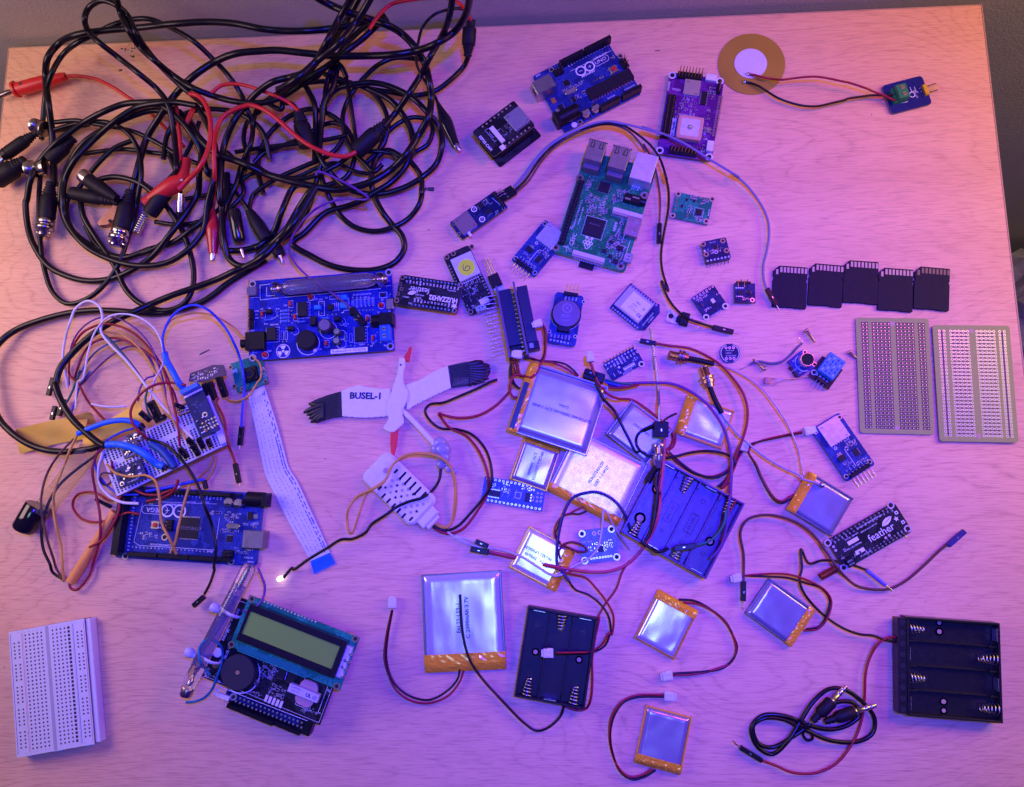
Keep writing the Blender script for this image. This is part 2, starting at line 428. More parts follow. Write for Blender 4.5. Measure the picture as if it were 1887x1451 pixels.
# paint chips and stray marks on the laminate
def wp(o, mb, name, label=None): return mb.build(name, o, True, label)
CHIPW = mat('flaked_white_paint', (.55, .55, .5), .7); CHIPD = mat('bare_dark_spot', (.06, .055, .04), .8)
random.seed(4)
b = MB()
for k in range(26):
    p = at('A', random.gauss(930, 32), random.gauss(365, 28), 0); r = random.uniform(.4, 1.7)
    b.sheet([(p.x + r * random.uniform(.5, 1.2) * math.cos(a), p.y + .7 * r * random.uniform(.4, 1.1) * math.sin(a)) for a in [i * .9 for i in range(7)]], .06 + .004 * k, CHIPD if k % 3 else CHIPW)
b.build('worn_patch', tb, True)
b = MB()
for px, py, l, w, a in ((376, 650, 9, 1.2, 25), (1211, 94, 4, .8, 0), (790, 424, 1.6, .8, 0), (180, 712, .8, .8, 0), (600, 846, .8, .8, 0), (218, 527, .7, .7, 0), (315, 1159, 1, .6, 0), (8, 1230, 1, .7, 0), (1606, 212, .9, .7, 0), (222, 130, 3, 2, 0)):
    p = world(px, py, 0); c, q = math.cos(math.radians(a)), math.sin(math.radians(a))
    b.sheet([(p.x + (x * c - y * q), p.y + (x * q + y * c)) for x, y in ((-l / 2, -w / 2), (l / 2, -w * .3), (l / 2, w / 2), (-l * .3, w / 2))], .07, CHIPD)
b.build('speck', tb, True)
# wall and floor
WALL = mat('painted_wall', (.46, .42, .33), .8, var=.06, vs=40, bump=.3, bs=500)
FLOOR = mat('grey_floor', (.26, .25, .16), .7, var=.35, vs=6)
gap = 6.0
o0 = TL + ey * gap
w = MB(); a = o0 - ex * 2600; c = o0 + ex * 3400; d = ey * 60
w.add([a + Vector((0, 0, -735)), c + Vector((0, 0, -735)), c + Vector((0, 0, 1700)), a + Vector((0, 0, 1700)), a + d + Vector((0, 0, -735)), c + d + Vector((0, 0, -735)), c + d + Vector((0, 0, 1700)), a + d + Vector((0, 0, 1700))],
      [(0, 1, 2, 3), (5, 4, 7, 6), (3, 2, 6, 7), (4, 0, 3, 7), (1, 5, 6, 2)], WALL)
tag(w.build('wall'), None, None, None, 'structure')
f = MB(); f.add([(-2600, -2600, -736), (3400, -2600, -736), (3400, 1200, -736), (-2600, 1200, -736)], [(0, 1, 2, 3)], FLOOR)
tag(f.build('floor'), None, None, None, 'structure')
YWALL = min((TL + ey * gap).y, (TR + ey * gap).y) - 6.0
# crumpled plastic bag standing on the floor beyond the right end of the desk
random.seed(8)
BAG = mat('crumpled_clear_bag', (.55, .58, .55), .15, coat=.6, var=.3, vs=20, bump=6, bs=30)
BG = at('0', 1884, 520, -300)
b = MB(); n = 26; vs = []; fs = []
for k in range(13):
    for i in range(n):
        a = 6.2832 * i / n; r = (150 - 26 * abs(k - 5) * .4) * (1 + random.uniform(-.12, .12))
        vs.append((BG.x + 170 + r * math.cos(a), BG.y - 30 + r * .9 * math.sin(a), -735 + k * 38 + random.uniform(-9, 9)))
for k in range(12):
    for i in range(n): j = (i + 1) % n; fs.append((k * n + i, k * n + j, (k + 1) * n + j, (k + 1) * n + i))
fs.append(tuple(range(12 * n, 13 * n)))
b.add(vs, fs, BAG); o = b.build('plastic_bag'); tag(o, 'crumpled grey plastic bag on the floor beyond the right edge of the desk', 'bag')
# ------------------------------------------------------------------ circuit boards
class Bd:
    """a board lying on the desk: A, B, C = its lower-left, lower-right and upper-left corner in the photograph"""
    def __init__(s, name, label, cat, t, A, B, C, z=.6, th=1.6, m=BLUE, r=1.0, group=None, outline=None):
        s.z, s.th, s.t = z, th, t; a, b_, c = (at(t, *q, z + th) for q in (A, B, C))
        e = (b_ - a); s.L = e.length; e.normalize(); n = Vector((-e.y, e.x, 0)); s.W = (c - a).dot(n)
        s.a, s.e, s.n = a, e, n; s.rot = math.atan2(e.y, e.x); s.top = th; s.m = m; s.r = r; s.outline = outline
        s.o = thing(name, label, cat, (a.x, a.y, z), s.rot, group); s.b = MB(); s.smds = MB(); s.k = 0; s.done = False
    def p(s, x, y, h=0, t=None):
        w = at(t or s.t, x, y, s.z + s.th + h) - s.a
        return (w.dot(s.e), w.dot(s.n))
    def z_(s, k=1): return s.top + .04 * k
    def hole(s, x, y, r=1.6, ro=None, m=PAD):
        s.b.ring(x, y, r, ro or r * 1.6, s.z_(), m); s.b.disc(x, y, r, s.z_(), HOLE)
    def pads(s, x0, y0, x1, y1, n, r=.75, m=PAD, sq=False):
        for i in range(n):
            k = i / max(n - 1, 1); x, y = x0 + (x1 - x0) * k, y0 + (y1 - y0) * k
            if sq: s.b.rect(x - r, y - r * .6, x + r, y + r * .6, s.z_(), m)
            else: s.b.disc(x, y, r, s.z_(), m, 10); s.b.disc(x, y, r * .5, s.z_(2), HOLE, 8)
    def txt(s, t, x, y, size, rot=0, **k): s.b.text(t, x, y, size, s.z_(1.5), rot=rot, **k)
    def labels(s, ts, x0, y0, x1, y1, size, rot=0, **k):
        n = len(ts)
        for i, t in enumerate(ts): q = i / max(n - 1, 1); s.txt(t, x0 + (x1 - x0) * q, y0 + (y1 - y0) * q, size, rot, **k)
    def ln(s, pts, w=.18): s.b.line(pts, w, s.z_(), SIL)
    def fr(s, x0, y0, x1, y1, w=.16): s.b.frame(x0, y0, x1, y1, w, s.z_(), SIL)
    def part(s, name, mb, label=None, parent=None): return mb.build(name, parent or s.o, False, label)
    def box(s, name, x0, y0, x1, y1, h, m, bev=.15, z0=0, r=0, label=None):
        return s.part(name, MB().box(x0, y0, x1, y1, s.top + z0, s.top + z0 + h, m, bev, r), label)
    def chip(s, x, y, w, l, h=1.0, pins=6, sides='lr', rot=0, name='chip', mark=None, pm=TIN, parent=None, pl=.9):
        b = MB(); b.X = Matrix.Translation((x, y, 0)) @ Matrix.Rotation(math.radians(rot), 4, 'Z')
        b.box(-w / 2, -l / 2, w / 2, l / 2, s.top + .1, s.top + h, CHIP, .12)
        b.disc(-w / 2 + .6, l / 2 - .6, .22, s.top + h + .02, BLKM, 8)
        for sd in sides:
            ln = l if sd in 'lr' else w
            for i in range(pins):
                q = (i + .5) / pins * ln * .94 - ln * .47; ww = ln / pins * .24
                if sd in 'lr': sx = -1 if sd == 'l' else 1; b.box(sx * w / 2, q - ww, sx * (w / 2 + pl), q + ww, s.top, s.top + .22, pm)
                else: sy = -1 if sd == 'b' else 1; b.box(q - ww, sy * l / 2, q + ww, sy * (l / 2 + pl), s.top, s.top + .22, pm)
        if mark: b.text(mark, 0, 0, min(w, l) * .22, s.top + h + .02, mat('chip_mark', (.16, .15, .17), .6), rot=90 if l > w else 0)
        return s.part(name, b, None, parent)
    def smd(s, x0, y0, x1, y1, n, seed, big=1.0, silk=True, txt=True, cols=None):
        R = random.Random(seed); cs = cols or [CHIP, CHIP, mat('ceramic_capacitor', (.32, .22, .15), .5), mat('grey_resistor', (.05, .05, .055), .5)]
        x0, x1 = sorted((x0, x1)); y0, y1 = sorted((y0, y1)); put = []
        for _ in range(n * 6):
            if len(put) >= n: break
            l = R.choice((1.0, 1.6, 1.6, 2.0)) * big; w = l * .55
            v = R.random() < .5; hx, hy = (w / 2, l / 2) if v else (l / 2, w / 2)
            x = R.uniform(x0 + hx, x1 - hx); y = R.uniform(y0 + hy, y1 - hy)
            if any(abs(x - a) < hx + c + .35 and abs(y - b_) < hy + d + .35 for a, b_, c, d in put): continue
            put.append((x, y, hx, hy)); h = .35 + .25 * R.random(); c = R.choice(cs); t = s.top
            s.smds.box(x - hx * (.55 if not v else 1), y - hy * (.55 if v else 1), x + hx * (.55 if not v else 1), y + hy * (.55 if v else 1), t, t + h, c)
            for q in (-1, 1):
                if v: s.smds.box(x - hx, y + q * hy * .55, x + hx, y + q * hy * 1.15, t, t + h * .95, TIN)
                else: s.smds.box(x + q * hx * .55, y - hy, x + q * hx * 1.15, y + hy, t, t + h * .95, TIN)
            if silk and R.random() < .55: s.fr(x - hx * 1.4, y - hy * 1.4, x + hx * 1.4, y + hy * 1.4, .12)
            if txt and R.random() < .5: s.txt(R.choice('RCRCLDQ') + str(R.randint(1, 39)), x + (hx + 1.2) * R.choice((-1, 1)), y + hy * R.uniform(-1, 1), .95 * big, R.choice((0, 90)))
    def vias(s, x0, y0, x1, y1, n, seed):
        R = random.Random(seed)
        for _ in range(n): s.b.disc(R.uniform(x0, x1), R.uniform(y0, y1), .28, s.z_(), PAD, 6)
    def male(s, x0, y0, x1, y1, nx, ny, h=2.5, pin=6.0, name='pin_header', tilt=(0, 0), below=False, m=BLK):
        b = MB(); b.box(x0, y0, x1, y1, s.top, s.top + h, m, .2)
        for i in range(nx):
            for j in range(ny):
                x = x0 + (x1 - x0) * (i + .5) / nx; y = y0 + (y1 - y0) * (j + .5) / ny
                b.tube([Vector((x, y, s.top + h - .2)), Vector((x + tilt[0], y + tilt[1], s.top + h + pin))], .34, GOLD, 4, raw=True)
        return s.part(name, b)
    def female(s, x0, y0, x1, y1, nx, ny, h=8.5, name='socket_header', m=BLK, hm=None):
        b = MB(); b.box(x0, y0, x1, y1, s.top, s.top + h, m, .2)
        hm = hm or mat('socket_slot', (.001, .001, .001), .9, var=0)
        for i in range(nx):
            for j in range(ny):
                x = x0 + (x1 - x0) * (i + .5) / nx; y = y0 + (y1 - y0) * (j + .5) / ny
                b.rect(x - .42, y - .42, x + .42, y + .42, s.top + h + .03, hm)
                b.frame(x - .62, y - .62, x + .62, y + .62, .12, s.top + h + .02, mat('socket_rim', (.03, .028, .034), .3, var=0))
        return s.part(name, b)
    def cap(s, x, y, r, h=5.5, name='capacitor'):
        b = MB(); b.box(x - r, y - r, x + r, y + r, s.top, s.top + .6, BLK, .1); b.cyl(x, y, r * .93, s.top + .6, s.top + h, TIN, 20, .35)
        b.sheet([(x + r * .8 * math.cos(a), y + r * .8 * math.sin(a)) for a in [math.radians(30 + 12 * i) for i in range(11)]], s.top + h + .02, BLK)
        return s.part(name, b)
    def button(s, x, y, w=6, h=2.0, m=REDP, name='reset_button'):
        b = MB(); b.box(x - w / 2, y - w / 2, x + w / 2, y + w / 2, s.top, s.top + h, STEEL, .15)
        for dx in (-1, 1):
            for dy in (-1, 1): b.box(x + dx * w * .5, y + dy * w * .32 - .4, x + dx * (w * .5 + 1.2), y + dy * w * .32 + .4, s.top, s.top + .3, TIN)
        o = s.part(name, b); s.part('button_cap', MB().cyl(x, y, w * .28, s.top + h, s.top + h + 1.2, m, 16, .2), None, o); return o
    def usbmicro(s, x0, y0, x1, y1, h=2.6, name='usb_port'):
        b = MB(); b.box(x0, y0, x1, y1, s.top, s.top + h, TIN, .4)
        cx, cy = (x0 + x1) / 2, (y0 + y1) / 2
        for q in (-1, 1): b.rect(cx + q * 1.2 - .3, cy - .8, cx + q * 1.2 + .3, cy + .8, s.top + h + .03, BLKM)
        return s.part(name, b)
    def jack(s, x0, y0, x1, y1, h=11, open_side='l'):
        b = MB(); w = (y1 - y0)
        b.box(x0 + 3.2, y0 + .6, x1, y1 - .6, s.top, s.top + h * .55, BLK, .3)
        b.lathe((x0 + 3.0, (y0 + y1) / 2, s.top + h * .5), (x1, (y0 + y1) / 2, s.top + h * .5), [(0, h * .48), (1, h * .48)], BLK, 20)
        b.box(x0, y0, x0 + 3.4, y1, s.top, s.top + h, BLK, .4)
        xo = x0 - .02
        b.lathe((xo - .05, (y0 + y1) / 2, s.top + h * .5), (xo, (y0 + y1) / 2, s.top + h * .5), [(0, h * .3), (1, h * .3)], HOLE, 16)
        return s.part('power_jack', b)
    def sdslot(s, x0, y0, x1, y1, h=1.9, m=None, face='b'):
        b = MB(); m = m or STEEL; x0, x1 = sorted((x0, x1)); y0, y1 = sorted((y0, y1))
        b.box(x0, y0, x1, y1, s.top, s.top + h, m, .12)
        b.rect(x0 + 1.2, y1 - 2.2, x0 + 3.4, y1 - 1.8, s.top + h + .02, BLKM); b.rect(x1 - 3.2, y0 + 1.2, x1 - 1.4, y0 + 1.6, s.top + h + .02, BLKM)
        for i in range(8):
            x = x0 + 1.4 + i * (x1 - x0 - 2.8) / 7; b.box(x - .3, y0 - .9, x + .3, y0, s.top, s.top + .25, TIN)
        return s.part('card_slot', b)
    def finish(s, board=True):
        out = s.outline or rrect(0, 0, s.L, s.W, s.r)
        s.b.prism(out, 0, s.top, s.m, 0)
        edge = mat('board_edge', (.22, .19, .12), .6)
        # visible resin edge of the laminate under the mask
        s.b.prism([(x + (.02 if x > s.L / 2 else -.02), y + (.02 if y > s.W / 2 else -.02)) for x, y in out], .25, s.top - .12, edge)
        s.part('circuit_board', s.b)
        if s.smds.v: s.part('surface_components', s.smds)
        return s.o
def star(b, x, y, r, z, m, rot=90):
    b.sheet([((x + (r if i % 2 == 0 else r * .45) * math.cos(math.radians(rot + 36 * i))), (y + (r if i % 2 == 0 else r * .45) * math.sin(math.radians(rot + 36 * i)))) for i in range(10)], z, m)
def infinity(b, x, y, r, w, z, m):
    for q in (-1, 1): b.ring(x + q * r * .93, y, r - w, r, z + .01 * q, m, 24)
    b.rect(x - r * 1.25, y - w * .2, x - r * .65, y + w * .2, z, m)
    b.rect(x + r * .65, y - w * .2, x + r * 1.25, y + w * .2, z, m); b.rect(x + r * .95 - w * .2, y - r * .3, x + r * .95 + w * .2, y + r * .3, z + .01, m)
def pill(b, x0, y0, x1, y1, w, z, m): b.line(rrect(x0, y0, x1, y1, (y1 - y0) / 2 * .98, 5), w, z, m, True)
# ================================================================== large blue board with round rows of sockets, upper middle
g = 'blue microcontroller boards'
B = Bd('microcontroller_board', 'small blue microcontroller board with a silver USB socket, near the back edge', 'circuit board', 'G', (898, 1018), (1608, 655), (603, 500), m=BLUE, r=2, group=g)
B.outline = [(0, 0), (B.L - 2, 0), (B.L, 2), (B.L, B.W * .62), (B.L - 2.6, B.W * .7), (B.L - 2.6, B.W - 4), (B.L - 4.5, B.W), (1.5, B.W), (0, B.W - 1.5)]
x0, y0 = B.p(650, 668, 11); x1, y1 = B.p(760, 472, 11)
u = B.part('usb_socket', MB().box(x0, y0, x1, y1, B.top, B.top + 11, STEEL, .4)); B.part('usb_tongue', MB().box(x0 - .05, y0 + 2.5, x0 + .3, y1 - 2.5, B.top + 3, B.top + 8, BLK, 0), None, u)
a = B.p(860, 970, 5); c = B.p(990, 790, 5); B.jack(a[0] - 1.5, a[1] + 1.5, c[0] + 1, a[1] + 10.8, 11)
a = B.p(868, 398, 8.5); c = B.p(1310, 118, 8.5); hw = 2.6
m_ = (a[0] + c[0]) / 2 - 1.2
B.female(a[0], c[1] - hw, m_ - .6, c[1], 10, 1); B.female(m_ + .6, c[1] - hw, c[0], c[1], 8, 1)
a = B.p(1232, 818, 4); c = B.p(1405, 690, 8.5); B.female(a[0], a[1] + .3, c[0], a[1] + 2.9, 8, 1)
a = B.p(1430, 715, 4); c = B.p(1600, 580, 8.5); B.female(a[0], a[1] + .3, c[0], a[1] + 2.9, 6, 1)
a = B.p(1140, 722, 3); c = B.p(1480, 425, 3); B.chip((a[0] + c[0]) / 2, (a[1] + c[1]) / 2, abs(c[0] - a[0]), abs(c[1] - a[1]) * .86, 4.4, 14, 'tb', name='processor', pm=TIN, pl=.7)
dx, dy = (a[0] + c[0]) / 2, min(a[1], c[1])
for i in range(14): B.b.rect(a[0] + (i + .3) * (c[0] - a[0]) / 14, dy - .75, a[0] + (i + .7) * (c[0] - a[0]) / 14, dy - .1, B.z_(3), TIN)
x, y = B.p(1345, 435, 2); B.button(x, y, 6)
x, y = B.p(838, 450, 3); B.male(x - 3.8, y - 2.5, x + 3.8, y + 2.5, 3, 2, 2.5, 6)
x, y = B.p(1442, 372, 3); B.male(x - 2.5, y - 3.8, x + 2.5, y + 3.8, 2, 3, 2.5, 6)
x, y = B.p(955, 635, 3); B.part('crystal', MB().prism(rrect(x - 5, y - 1.9, x + 5, y + 1.9, 1.85, 6), B.top, B.top + 3.4, TIN, .3))
for q in ((1090, 825), (1178, 780)): x, y = B.p(*q, 5.4); B.cap(x, y, 3.4)
x, y = B.p(915, 563, .5); B.chip(x, y, 4.6, 4.6, 1, 8, 'lrtb', 0, pl=.6)
x, y = B.p(978, 713, .5); B.chip(x, y, 2.6, 3.8, 1.4, 3, 'lr')
x, y = B.p(868, 795, 1); B.chip(x, y, 3.6, 6.4, 1.6, 3, 'r', name='regulator'); B.box('heat_tab', x - 4.6, y - 1.6, x - 1.9, y + 1.6, .9, TIN)
x, y = B.p(795, 720, 1); B.box('fuse', x - 1.7, y - 2.3, x + 1.7, y + 2.3, .8, mat('amber_part', (.35, .12, .04), .4))
x, y = B.p(990, 785, 1); B.box('coil', x - 4, y - 1.1, x + 4, y + 1.1, 1.2, CHIP)
x, y = B.p(1085, 432); infinity(B.b, x, y, 4.1, 1.0, B.z_(2), SIL)
x, y = B.p(1112, 478); B.txt('ARDUINO', x, y, 2.5, bold=.02)
x, y = B.p(1226, 357); B.txt('UNO', x, y, 4.2); pill(B.b, x - 6.6, y - 2.9, x + 6.6, y + 2.9, .3, B.z_(), SIL)
x, y = B.p(1210, 318); B.txt('DIGITAL (PWM~)', x + 2, y - .2, 1.7)
a = B.p(945, 458); c = B.p(1318, 262); B.ln([a, (c[0], a[1])], .25)
a = B.p(935, 405); c = B.p(1320, 212)
B.labels(['AREF', 'GND', '13', '12', '~11', '~10', '~9', '8', '7', '~6', '~5', '4', '~3', '2', 'TX', 'RX'], a[0], a[1] + .3, c[0], a[1] + .3, 1.35, 90, bold=.02)
x, y = B.p(1325, 690); B.txt('POWER', x, y, 1.8); x, y = B.p(1490, 605); B.txt('ANALOG IN', x, y, 1.6)
x, y = B.p(655, 492); B.txt('RESET', x, y, 1.5, bold=.02)
for q in ((1405, 315), (775, 440), (1037, 920)): x, y = B.p(*q); B.hole(x, y, 1.3)
B.smd(*B.p(850, 640), *B.p(1080, 560), 12, 1); B.smd(*B.p(1020, 720), *B.p(1080, 620), 7, 2); B.smd(*B.p(1150, 560), *B.p(1250, 500), 5, 3); B.smd(*B.p(1310, 345), *B.p(1360, 310), 2, 4)
x, y = B.p(985, 945); B.b.disc(x, y, 2.2, B.z_(), SIL)
B.finish()

# ================================================================== long blue board under the loose wires (text upside down in the photo)
B = Bd('microcontroller_board', 'long blue microcontroller board edged with black sockets, below the wired breadboard', 'circuit board', 'MG', (1755, 293), (205, 205), (1645, 1085), m=BLUE, r=2, group=g)
B.outline = [(0, 2), (2, 0), (B.L * .93, 0), (B.L, 4), (B.L, B.W - 3), (B.L * .97, B.W), (2, B.W), (0, B.W - 2)]
def mbox(B, name, t, q0, q1, h, m, **k):
    a = B.p(*q0, h, t); c = B.p(*q1, h, t); return B.box(name, a[0], a[1], c[0], c[1], h, m, **k)
def lab(s): return s
# local x runs to the photo's left, local y down
a = B.p(1375, 250, 9); c = B.p(560, 310, 9); B.female(a[0], 1.0, a[0] + 20, 3.7, 8, 1); B.female(a[0] + 22, 1.0, a[0] + 42, 3.7, 8, 1); B.female(a[0] + 44, 1.0, a[0] + 64, 3.7, 8, 1)
B.female(B.L - 8.2, 4, B.L - 3, B.W - 2.5, 2, 18, 8.5, name='double_socket_header')
for x0_, x1_, n in ((245, 575, 10), (590, 920, 8), (930, 1365, 8)):
    a = B.p(x1_, 960, 9); c = B.p(x0_, 960, 9); B.female(a[0], B.W - 5.2, c[0], B.W - 2.5, n, 1)
mbox(B, 'usb_socket', 'MG', (1745, 705), (1505, 880), 11, mat('dull_usb_metal', (.30, .27, .25), .4, metal=.8))
a = B.p(1800, 290, 5); c = B.p(1560, 460, 5); B.jack(a[0] - .5, a[1], c[0], a[1] + 9.6, 11)
for q in ((1355, 385), (1462, 400)): x, y = B.p(*q, 5.4); B.cap(x, y, 3.4)
x, y = B.p(935, 668, 1); B.chip(x, y, 14.5, 14.5, 1.3, 25, 'lrtb', name='processor', mark='ATMEGA2560', pl=1.0)
x, y = B.p(1415, 648, 2); B.part('crystal', MB().prism(rrect(x - 5, y - 1.9, x + 5, y + 1.9, 1.85, 6), B.top, B.top + 3.0, STEEL, .3))
x, y = B.p(1372, 785, 1); B.chip(x, y, 4.5, 4.5, 1, 8, 'lrtb', pl=.5)
x, y = B.p(1600, 540, 1); B.chip(x, y, 3.5, 6, 1.6, 3, 'r', name='regulator'); B.box('heat_tab', x - 5, y - 1.6, x - 1.8, y + 1.6, .9, TIN)
x, y = B.p(565, 635, 2); B.button(x, y, 5.6)
x, y = B.p(712, 640, 2); B.male(x - 2.6, y - 3.9, x + 2.6, y + 3.9, 2, 3)
x, y = B.p(1360, 945, 2); B.male(x - 3.8, y - 2.5, x + 3.8, y + 2.5, 3, 2)
x, y = B.p(1460, 315, 1); B.box('diode', x - 3, y - 1.3, x + 3, y + 1.3, 1.6, CHIP)
x, y = B.p(765, 482); infinity(B.b, x, y, 4.8, 1.1, B.z_(2), SIL)
x, y = B.p(800, 415); B.txt('ARDUINO', x, y, 2.2, bold=.02)
x, y = B.p(560, 470); B.txt('MEGA', x, y, 4.6); pill(B.b, x - 9.5, y - 3, x + 9.5, y + 3, .3, B.z_(), SIL); x, y = B.p(520, 405); B.txt('2560', x, y, 1.8)
x, y = B.p(940, 385); B.txt('ANALOG IN', x, y, 1.7); x, y = B.p(1110, 385); B.txt('POWER', x, y, 1.7)
x, y = B.p(625, 850); B.txt('COMMUNICATION', x, y, 1.8); x, y = B.p(1165, 920); B.txt('PWM', x, y, 1.7)
x, y = B.p(1575, 1025); B.txt('MADE', x - 2, y + .6, 1.7); B.txt('IN ITALY', x, y - 2.2, 1.7)
a = B.p(1235, 408); c = B.p(640, 385); B.ln([a, c], .25); a = B.p(1205, 908); c = B.p(335, 818); B.ln([a, (c[0] - 4, a[1]), c, B.p(430, 400)], .25); B.ln([B.p(1225, 850), B.p(1265, 560)], .22)
a = B.p(1280, 350); c = B.p(740, 330); B.labels(['RST', '3V3', '5V', 'GND', 'GND', 'VIN', 'A0', 'A1', 'A2', 'A3', 'A4', 'A5', 'A6', 'A7', 'A8'], a[0], a[1], c[0], a[1] - .6, 1.4, 90, bold=.02)
a = B.p(1180, 890); c = B.p(320, 875); B.labels(['13', '12', '11', '10', '9', '8', '7', '6', '5', '4', '3', '2', '1', '0', '14', '15', '16', '17', '18', '19', '20', '21'], a[0], B.W - 8.2, c[0], B.W - 8.2, 1.4, 90, bold=.02)
B.labels([str(22 + 2 * i) for i in range(16)], B.L - 11, 8, B.L - 11, B.W - 6, 1.6, 0, bold=.03)
for q in ((240, 975), (1392, 1035), (668, 768)): x, y = B.p(*q); B.hole(x, y, 1.5)
B.smd(*B.p(1290, 490), *B.p(1120, 520), 4, 11); B.smd(*B.p(1330, 480), *B.p(1500, 620), 10, 12); B.smd(*B.p(1250, 720), *B.p(1480, 680), 9, 13); B.smd(*B.p(1420, 880), *B.p(1620, 960), 8, 14); B.smd(*B.p(410, 700), *B.p(620, 800), 6, 15); B.smd(*B.p(1520, 600), *B.p(1680, 680), 5, 16)
B.finish()

# ================================================================== camera module stacked on its base, upper middle left
B = Bd('camera_board', 'black camera board stacked on a second black board, beside the silver USB socket', 'circuit board', 'G', (245, 1242), (628, 950), (62, 1000), z=11.5, th=1.2, m=BLACKB, r=1.8)
lower = MB(); lower.box(1.5, -4.5, B.L + 2.0, B.W - 5, -11.3, -10, BLACKB, 0, 1.5)
B.part('lower_board', lower)
for y0_ in (0.2, B.W - 3):
    b = MB(); b.box(B.L * .18, y0_, B.L * .95, y0_ + 2.6, -9.9, -.1, BLK, .2); B.part('socket_header', b)
    for i in range(8):
        x = B.L * .22 + i * B.L * .7 / 7.4; B.b.disc(x, y0_ + 1.3, .8, B.z_(), PAD, 10); B.b.tube([Vector((x, y0_ + 1.3, B.top)), Vector((x, y0_ + 1.3, B.top + 1.0))], .35, GOLD, 5, raw=True)
a = B.p(465, 1000, 2); c = B.p(455, 765, 2)
x0, y0 = B.p(455, 1000, 1.9); x1, y1 = B.p(470, 765, 1.9); cx, cy = B.p(465, 880, 1.9); B.sdslot(cx - 7.5, cy - 7.2, cx + 6.5, cy + 7.2, 1.8, mat('grey_slot_metal', (.42, .42, .44), .38, metal=.8))
cx, cy = B.p(280, 1030, 1.5)
B.box('flex_connector', cx - 2.0, cy - 7.6, cx + 1.6, cy + 7.6, 1.6, NYL); B.box('connector_latch', cx - 3.2, cy - 7.6, cx - 2.2, cy + 7.6, 1.5, BLK)
x, y = B.p(328, 1150, 1); B.box('flash_lamp', x - 1.9, y - 1.9, x + 1.9, y + 1.9, 1.0, mat('yellow_white_led', (.75, .72, .50), .4))
x, y = B.p(172, 1115); B.txt('ESP32-CAM', x, y, 3.0, -90, bold=.02)
x, y = B.p(225, 1040, 0); B.fr(x - 1.2, y - 5.8, x + 1.6, y + 5.8, .2); B.txt('FLASH', x + .2, y, 2.0, -90)
B.smd(*B.p(330, 1090), *B.p(400, 900), 12, 21); x, y = B.p(340, 975, 1); B.chip(x, y, 2.2, 4.4, 1, 4, 'lr')
for q in ((245, 1220), (430, 745), (590, 945)): x, y = B.p(*q); 
B.finish()

# ================================================================== purple satellite-navigation board
B = Bd('navigation_board', 'tall purple circuit board with black pin headers and a square copper-edged antenna', 'circuit board', 'H', (150, 1205), (652, 1278), (270, 462), z=2.5, m=PURP, r=2)
for q in ((178, 1180), (630, 1238), (293, 492), (728, 545)): x, y = B.p(*q); B.hole(x, y, 1.7, 2.9, mat('white_ring', (.7, .68, .66), .5))
a = B.p(335, 535, 4); c = B.p(580, 455, 4); B.male(a[0], B.W - 4.6, c[0], B.W + .4, 8, 2, 2.5, 6, tilt=(0, 2.0))
a = B.p(262, 1200, 3); c = B.p(530, 1130, 3); B.male(a[0], a[1] + .5, c[0], a[1] + 6, 8, 2, 2.5, 6.5, tilt=(0, .4))
a = B.p(205, 1045, 3); c = B.p(300, 665, 3); B.male(1.2, a[1], 7.4, c[1], 2, 15, 2.5, 3.0)
x, y = B.p(720, 610, 2); B.male(x - 1.3, y - 4, x + 1.3, y + 4, 1, 4)
x, y = B.p(475, 600, 2); B.sdslot(x - 6, y - 6.2, x + 6, y + 6.2, 1.8, mat('olive_slot_metal', (.42, .38, .28), .5, metal=.6))
x, y = B.p(582, 700, 1); B.chip(x, y, 4, 10.5, 1.4, 8, 'lr', pl=1)
cx, cy = B.p(455, 968, 6); g1 = B.part('antenna', MB().box(cx - 9.3, cy - 9.2, cx + 9.3, cy + 9.2, B.top + 1.5, B.top + 6, CERM, .5, 1.8).box(cx - 9, cy - 9, cx + 9, cy + 9, B.top, B.top + 1.5, STEEL, .1))
B.part('antenna_patch', MB().box(cx - 6.8, cy - 6.8, cx + 6.8, cy + 6.8, B.top + 6.0, B.top + 6.12, mat('silver_patch', (.75, .75, .78), .4, metal=.5), 0, 1).cyl(cx, cy, 1.9, B.top + 6.1, B.top + 6.3, STEEL).ball((cx, cy, B.top + 6.6), 1.2, TIN).text('8111', cx - 5, cy + .5, 1.2, B.top + 6.16, INK, rot=90), None, g1)
x, y = B.p(615, 990, 2); B.button(x, y, 4.6, 1.8, GRW, 'push_button')
x, y = B.p(635, 1150, 1); B.box('battery_connector', x - 2.4, y - 4, x + 2.4, y + 4, 3.5, NYL)
x, y = B.p(645, 530, 1); B.box('flex_connector', x - 4, y - 1.5, x + 4, y + 3.6, 2.4, NYL)
a = B.p(665, 1040); c = B.p(725, 690); B.pads(a[0], a[1], c[0] + .2, c[1], 16, .8); B.pads(a[0] + 2, a[1], c[0] + 2.2, c[1], 16, .7)
B.smd(*B.p(330, 860), *B.p(520, 710), 18, 31); B.smd(*B.p(560, 1080), *B.p(650, 800), 14, 32); B.smd(*B.p(290, 1060), *B.p(330, 800), 9, 33); B.smd(*B.p(600, 700), *B.p(700, 600), 10, 34); B.smd(*B.p(540, 1200), *B.p(600, 1120), 6, 35)
x, y = B.p(300, 965); B.b.rect(x - 1.6, y - 7, x + 1.6, y + 7, B.z_(), SIL); x, y = B.p(330, 625); B.txt('TTGO', x, y, 2.4); x, y = B.p(390, 852); B.txt('3V3 GND', x, y, 1.6)
x, y = B.p(262, 590); B.txt('POWER', x, y, 2.2, 90); x, y = B.p(470, 870); B.labels(['1', '2', '3', '4', '5', '6', '7'], x - 6, y, x + 6, y, 1.6, 90)
B.finish()

